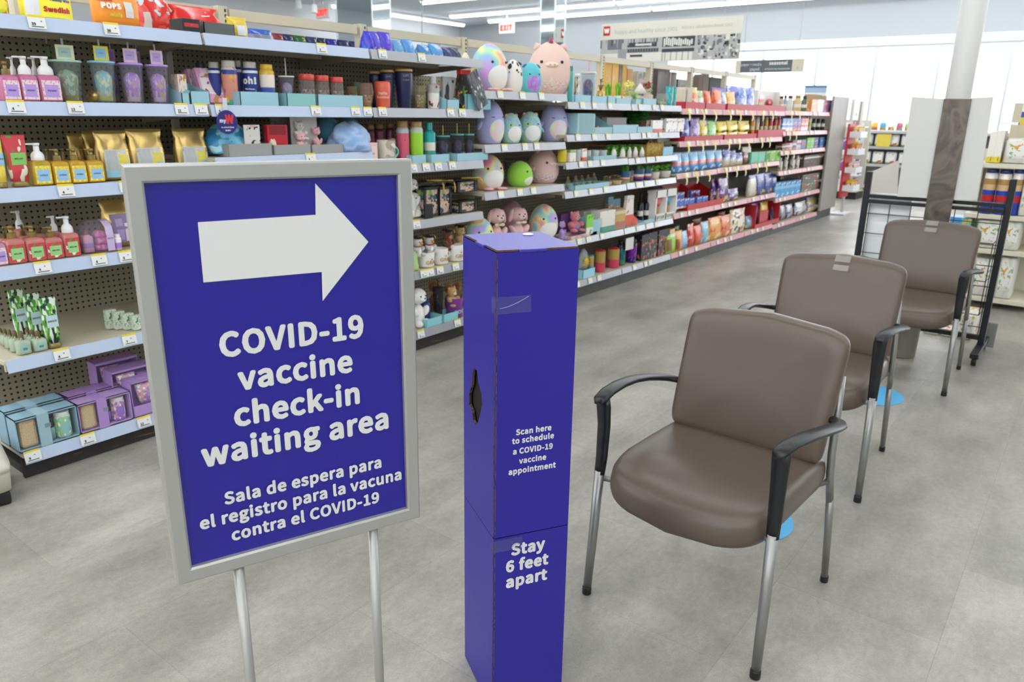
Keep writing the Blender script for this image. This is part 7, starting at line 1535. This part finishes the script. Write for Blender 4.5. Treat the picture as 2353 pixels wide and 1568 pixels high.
J4.put(can, 'white_bottle', 'bottle', 'white bottle with a brown picture', [(1480, 1550, 128), (1555, 1618, 118), (1640, 1710, 105), (1705, 1768, 98)], .08, .02, 'white bottles', mat=pr([(0, '#E8E2D8')], blot=('#8E7A66', '#F0ECE6'), sc_=2.6, th=.6), cap='#EDEBE6', capf=.2, neck=.6)
K4.put(carton, 'wire_rack', 'rack', 'dark rack of small white topped packets', [(1772, 2022, 88)], .10, .02, None, mat=pr([(0, '#4A4A46'), (.72, '#E0E0DC'), (.85, '#5A5A52')], blot=('#C93A2E', '#2E4A3A'), sc_=6, th=.62))
J5 = rowat(VI, 9, 4, 'the fifth bottle shelf'); K5 = rowat(VI, 10, 4, 'the fifth box shelf')
J5.put(carton, 'blue_carton', 'carton', 'light blue carton', [(1405, 1475, 445), (1475, 1540, 438), (1540, 1605, 430), (1605, 1672, 420), (1672, 1742, 412)], .08, .01, 'light blue cartons', mat=pr([(0, '#4AA0D8'), (.55, '#8AC4E8'), (.75, '#3A88C8')], blot=('#D8E8F0',), sc_=3, th=.64))
K5.put(carton, 'packet_rack', 'rack', 'gray wire rack of colorful packets', [(1742, 2000, 328)], .10, .02, None, mat=pr([(0, '#6A6A64')], blot=('#D8D4D0', '#4A9A5A', '#C93A4A'), sc_=7, th=.61))
G6 = rowat(VI, 6, 4, 'the lowest candy shelf'); H6 = rowat(VI, 7, 4, 'the lowest snack shelf'); I6 = rowat(VI, 8, 4, 'the lowest chocolate shelf')
F6b = rowat(VI, 5, 5, 'the lowest garden shelf')
for j, (R_, bx, c, bl, nm) in enumerate([(G6, (205, 312, 1070), '#8AB8DC', ('#5A8AB8',), 'light blue snack bag beside the amber one'), (G6, (260, 320, 1100), '#B83A2A', ('#8E5A3A',), 'dark red snack bag tucked behind'), (G6, (308, 388, 975), '#D8402E', ('#8E5A3A', '#E8E0D8'), 'bright red tall snack bag'), (G6, (385, 492, 995), '#E0522E', ('#8E5A3A',), 'orange red snack bag'),
        (G6, (475, 585, 945), '#7AB4DC', ('#E8E8E0', '#C9B45A'), 'light blue and white snack bag'), (G6, (150, 215, 1000), '#3A7A4A', ('#8EC4E0',), 'green snack bag at the back'), (G6, (370, 500, 905), '#A84A1E', ('#E0A03A',), 'rust orange bag standing at the back'),
        (G6, (568, 745, 885), '#E89A2E', ('#F4E4A0', '#D8502E'), 'yellow orange snack bag'), (H6, (720, 865, 862), '#E0702A', ('#F0D8B0', '#B8281E'), 'orange snack bag with a white flash'), (H6, (845, 1050, 780), '#EDE4D6', ('#E0702A', '#D8A83A', '#2A2420'), 'large cream and orange snack bag'), (H6, (700, 800, 820), '#C9522A', ('#E8A03A',), 'rust bag behind the orange snack bags')]):
    sb(R_, bx, nm + (' on the lowest shelf' if len(nm.split()) < 9 else ''), [(0, c)], bl, .15 if ('back' in nm or 'behind' in nm) else .01, th=.6, group='snack bags on the lowest shelf')
def red_display(w_, h, d):
    r = root(); b = MB(); t_ = .012
    b.box((0, -d / 2, h * .08), (w_, t_, h * .16)).box((0, d / 2, h / 2), (w_, t_, h)).box((0, 0, .004), (w_, d, .008))
    for x in (-.49, .49): b.box((x * w_, 0, h / 2), (t_, d, h))
    b.box((-w_ * .1, -d * .4, h * .4), (w_ * .34, t_, h * .5)); b.build('box', mt('#C02A34', .45), r); return r
I6.put(red_display, 'red_display', 'display', 'open red display box at the end of the snack shelf', [(1050, 1380, 690)], .26, .0, None)
sb(I6, (1130, 1282, 700, .01), 'lilac bag in the open red display box', [(0, '#B070C8')], ('#C99ADC',), .09)
sb(I6, (1240, 1342, 690, .01), 'golden yellow bag in the open red display box', [(0, '#E0B01E')], ('#C9981A',), .05)
sb(I6, (1060, 1165, 870, .01), 'gray blue bag lying in the open red display box', [(0, '#8AA0B8')], ('#D8C84A',), .03)
J6 = rowat(VI, 9, 5, 'the lowest bottle shelf'); K6 = rowat(VI, 10, 5, 'the lowest box shelf')
for j, (R_, bx, c, bl, nm) in enumerate([(J6, (1400, 1480, 745), '#4A5070', ('#9A94A0',), 'slate blue wrapped pack'), (J6, (1482, 1560, 735), '#8E8488', ('#5A1E2A',), 'gray and maroon wrapped pack'), (J6, (1562, 1660, 722), '#A8A0A4', ('#5A1E2A', '#4A5AA0'), 'pale gray wrapped pack'), (J6, (1690, 1835, 690), '#B8B0B0', ('#6A2A3A', '#D8DCE8'), 'clear and maroon wrapped pack'), (K6, (1845, 1985, 622), '#D8C070', ('#E8E4DC', '#7A8AC0'), 'amber and white wrapped pack')]):
    sb(R_, bx, nm + ' on the lowest shelf', [(0, c)], bl, .04, th=.56, dep=.1, group='wrapped packs on the lowest shelf')

# ------------------------------------------------------------------ beyond the rack: nappy shelves, wall shelf, card rack
class RowY(Row):
    """goods facing -y on a plane"""
    def __init__(s, Y, z, where): s.Y, s.z, s.where = Y, z + .0015, where
    def put(s, fn, name, cat, desc, boxes, dep, group=None, tails=None, **kw):
        proto = None; n = len(boxes)
        for i, bx in enumerate(boxes):
            z = s.z + (bx[3] if len(bx) > 3 else 0); Yc = s.Y + dep / 2
            x0, x1 = Xat(bx[0], Yc, z), Xat(bx[1], Yc, z); xc = (x0 + x1) / 2
            h = max(min(Zat(bx[2], xc, Yc), {.085: .41, .455: .67, .715: 1.05}.get(round(s.z - .0015, 3), 9)) - z, .02)
            if proto is None: r = fn(x1 - x0, h, dep, **kw); proto = (r, x1 - x0, h)
            else: r = dup(proto[0]); r.scale = ((x1 - x0) / proto[1], 1, h / proto[2])
            if proto[0] is r: r.name = name
            r.location = (xc, Yc, z); r.rotation_euler.z = 0
            lab = '%s, %s' % (desc, tails[i]) if tails else ('%s, %s of %d on %s' % (desc, ORD[i], n, s.where) if n > 1 else (desc if s.where == 'x' else one_label(desc, s.where)))
            tag(r, lab, cat, group or (desc + ' group' if n > 1 else None))
NY = 6.75
CRM = mt('#D9D3BE', .5)
t = thing('nappy_shelving', 'cream shelving unit stacked with white nappy packs behind the rack', 'store shelving', (-.05, NY + .25, 0))
LX = lambda x: x + .05
NZ = [.09, .44, .73, .80 + .27]
x0s = -.80; x1s = -.30
nz = [(.085, -.80, -.22), (.455, -.80, -.24), (.715, -.80, -.22), (1.09, -.80, .25)]
for z, xa, xb in nz:
    MB().box((LX((xa + xb) / 2), -.02, z - .02), (xb - xa, .50, .035), bev=.004).build('shelf', CRM, t)
MB().box((LX(-.51), .25, .60), (.58, .03, 1.15)).build('back_panel', CRM, t)
MB().box((LX(-.18), .22, 1.05), (.95, .03, .95)).build('header_panel', mt('#CFC9AE', .6), t)
for x in (-.79, -.235): MB().box((LX(x), .2, .54), (.03, .06, 1.08)).build('post', CRM, t)
NAP = pr([(0, '#E6E4DC')], blot=('#DCDAD2', '#E0A85A', '#C9D6C4'), sc_=3.0, th=.66)
def pack(w_, h, d, mat=None):
    r = root(); MB().loft([(0, w_ * .46, d * .44, 6), (h * .06, w_ * .49, d * .49, 6), (h * .9, w_ * .49, d * .49, 6), (h, w_ * .44, d * .44, 6)], seg=32, wob=.02).build('pack', mat, r)
    q = MB(); q.add([(-w_ * .36, -d * .497, h * .2), (w_ * .36, -d * .497, h * .2), (w_ * .36, -d * .497, h * .8), (-w_ * .36, -d * .497, h * .8)], [(0, 1, 2, 3)])
    q.build('print', pr([(0, '#D9D7D0'), (.15, '#E9E8E2')], blot=('#B9C4CC', '#E0A03A', '#7FB06A'), sc_=4, th=.64), r); return r
RowY(NY, .085, 'the lowest nappy shelf').put(pack, 'nappy_pack', 'nappy pack', 'white nappy pack', [(2226, 2285, 590), (2286, 2325, 588)], .30, 'nappy packs', tails=['low, beside the black rack post', 'low, at the aisle corner of the shelving'], mat=NAP)
RowY(NY, .455, 'the second nappy shelf').put(pack, 'nappy_pack', 'nappy pack', 'white nappy pack', [(2240, 2300, 503), (2300, 2342, 500)], .30, 'nappy packs', tails=['on the second shelf, beside the black rack post', 'on the second shelf, at the aisle corner'], mat=NAP)
RowY(NY, .715, 'the third nappy shelf').put(pack, 'nappy_pack', 'nappy pack', 'white nappy pack', [(2340, 2375, 395)], .30, 'nappy packs', tails=['on the third shelf beyond the blue jars'], mat=NAP)
RowY(NY, .715, 'the third nappy shelf').put(can, 'formula_jar', 'jar', 'blue and red jar with a navy lid', [(2248, 2278, 388), (2279, 2310, 390), (2311, 2338, 386)], .12, 'blue red jars', mat=pr([(0, '#2A4AB0'), (.18, '#2A4AB0'), (.30, '#C9302E'), (.46, '#2A4AB0'), (.58, '#D8B88A'), (.72, '#B08A52'), (.86, '#EDEAE2')], rough=.3), cap='#26306E', capf=.09, neck=.96, tails=['beside the white board', 'in the middle of three', 'behind the black rack post'])
RowY(NY, 1.09, 'the top nappy shelf').put(pack, 'nappy_pack', 'nappy pack', 'wide white nappy pack with colored corner marks', [(2305, 2385, 318)], .28, 'nappy packs', tails=['on the top shelf'], mat=NAP)
RowY(NY, 1.09, 'the top shelf').put(carton, 'slim_carton', 'carton', 'slim white carton with a yellow base', [(2268, 2284, 302), (2284, 2300, 300)], .2, 'slim white cartons', mat=pr([(0, '#E0D03A'), (.18, '#E9E6DA')], blot=('#D04A3A',), sc_=2.4, th=.72))
RowY(NY, 1.36, 'the stack').put(carton, 'white_case', 'box', 'bright white glossy box on top of the wide nappy pack', [(2300, 2342, 288)], .2, mat=mt('#F6F7F8', .25))
RowY(NY + .04, 1.36, 'the stack').put(carton, 'tall_sheet', 'box', 'tall white printed carton beside the glossy white box', [(2345, 2390, 200)], .2, mat=pr([(0, '#D8C04A'), (.2, '#3A4A9A'), (.35, '#E4E4E2')], blot=('#B9BCC4',), sc_=4, th=.62))
RowY(5.62, .0, 'x').put(pack, 'nappy_pack', 'nappy pack', 'white and yellow pack low behind the last chair', [(2128, 2168, 752), (2168, 2206, 752), (2206, 2240, 715)], .3, 'packs on the floor behind the rack', tails=['beside the wastebasket', 'in the middle of three', 'beside the black rack post'], mat=pr([(0, '#E4E0D6')], blot=('#E0B83A', '#C9403A', '#F0EEE8'), sc_=3, th=.6))
RowY(NY, .455, 'x').put(carton, 'teal_carton', 'carton', 'teal and amber carton seen under the rack bar', [(2203, 2226, 478)], .2, None, mat=pr([(0, '#5ABAA8')], blot=('#E0B05A',), sc_=3, th=.6))
RowY(NY, .455, 'x').put(carton, 'sky_carton', 'carton', 'blue and white carton seen under the rack bar', [(2178, 2203, 478)], .2, None, mat=pr([(0, '#C9A89A'), (.25, '#E8E6E2'), (.5, '#4A90D0')]))
p = onZ(2340, 628, 0)
t = thing('teal_cabinet', 'teal sided white cabinet standing beyond the nappy shelves', 'cabinet', (p.x + .26, p.y + .2, 0))
MB().box((0, 0, .46), (.60, .38, .88), bev=.006).build('side_panel', mt('#6FC4B8', .5), t); MB().box((0, 0, .01), (.64, .42, .02)).box((.31, -.19, .46), (.04, .04, .9)).build('base', mt('#D9DAD6', .4), t)
# wall shelf under the windows
WY = 16.6
t = thing('window_shelving', 'low gray shelving along the window wall with small goods', 'store shelving', (-2.4, WY + .3, 0))
wl = lambda x: x + 2.4
for z in (.10, .52, .86, 1.16): MB().box((wl(-1.9), 0, z - .02), (4.6, .5, .03)).box((wl(-1.9), -.262, z - .03), (4.6, .02, .05)).build('shelf', mt('#B4B4B8', .4), t)
MB().box((wl(-1.9), .26, .6), (4.6, .03, 1.14)).build('back_panel', mt('#8E8E8C', .6), t)
for x in (-4.19, .39): MB().box((wl(x), 0, .585), (.03, .54, 1.15)).build('end_panel', mt('#C9C7C2', .5), t)
cols = ['#E0702E', '#E8B83A', '#3A9AD0', '#E4E0D8', '#D04A6A', '#8AC04A', '#F0D04A', '#4ABCD0']
for j in range(12):
    x = -3.95 + j * .15
    o = MB().loft([(0, .055, .04, 3), (.02, .06, .05, 3), (.10, .06, .04, 3), (.15, .05, .006, 4)], seg=14).build('bright_packet', pr([(0, '#B07A4A'), (.4, cols[j % 8])], blot=(cols[(j + 3) % 8],), sc_=3, th=.6), None, (x, WY + .14, 1.1615))
    tag(o, 'small bright packet on the low window shelving, %s along its top' % ORD[j], 'packet', 'bright packets on the window shelving')
for z, zi in ((.8615, 'second'), (.5215, 'third')):
    for j in range(8):
        x = -3.9 + j * .24
        o = MB().loft([(0, .09, .06, 3), (.02, .10, .08, 3), (.2, .10, .06, 3), (.23, .09, .008, 4)], seg=14).build('white_bag', pr([(0, '#8FB06A'), (.15, '#E6E6E2')], blot=('#C9503A', '#D9E0E4'), sc_=3, th=.64), None, (x, WY + .16, z))
        tag(o, 'white snack bag on the %s level of the window shelving, %s along' % (zi, ORD[j]), 'snack bag', 'white bags on the window shelving')
p0, p1 = onY(2005, 345, WY - .2), onY(2037, 345, WY - .2)
o = tag(MB().box((0, 0, .12), (p1.x - p0.x, .012, .24)).build('yellow_sign', mt('#D8C24A', .6), None, ((p0.x + p1.x) / 2, WY + .02, .88)), 'small yellow sign hooked on the window shelving', 'sign')
o.location = ((p0.x + p1.x) / 2, WY + .02, .85)
# card rack on the floor
CYY = 14.6
c0, c1 = onY(1926, 300, CYY).x, onY(2000, 300, CYY).x
t = thing('card_rack', 'floor rack of colorful packets with white wire baskets beyond the red wing rack', 'display rack', ((c0 + c1) / 2, CYY, 0))
cw = c1 - c0 - .1
MB().box((0, .1, .06), (cw, .5, .12)).build('base', mt('#1E1E20', .5), t); MB().box((0, .25, .74), (cw, .04, 1.24)).build('back_panel', mt('#C9C4B4', .5), t)
for z in (.42, .78, 1.24): MB().box((cw * .12, -.06, z), (cw * .7, .34, .02)).box((cw * .12, -.235, z + .03), (cw * .7, .012, .08)).build('basket', mt('#EDF0F4', .3), t)
for z in (.14,): MB().box((0, .0, z), (cw, .44, .02)).build('shelf', mt('#D8D4C8', .4), t)
k = 0
for z in (.1515, .4315, .7915):
    for j in range(5):
        o = MB().box((0, 0, .14), (.09, .02, .26 if z > .2 else .22), bev=.002).build('hanging_packet', pr([(0, ('#7A5AB0', '#E6E2E4', '#D8CC3A', '#C9D0DA', '#B04A9A', '#5A6AB0', '#EDE6DA')[(k * 3 + j) % 7])], blot=('#E8E8EC', '#5A4A8A'), sc_=3, th=.62), None, ((c0 + c1) / 2 - cw * .40 + j * cw * .19, CYY - .08, z - .0 - (.008 if z > .2 else .028)))
        tag(o, 'packet on the %s level of the card rack, %s along' % (('lowest', 'middle', 'upper')[k], ORD[j]), 'packet', 'packets on the card rack')
    k += 1
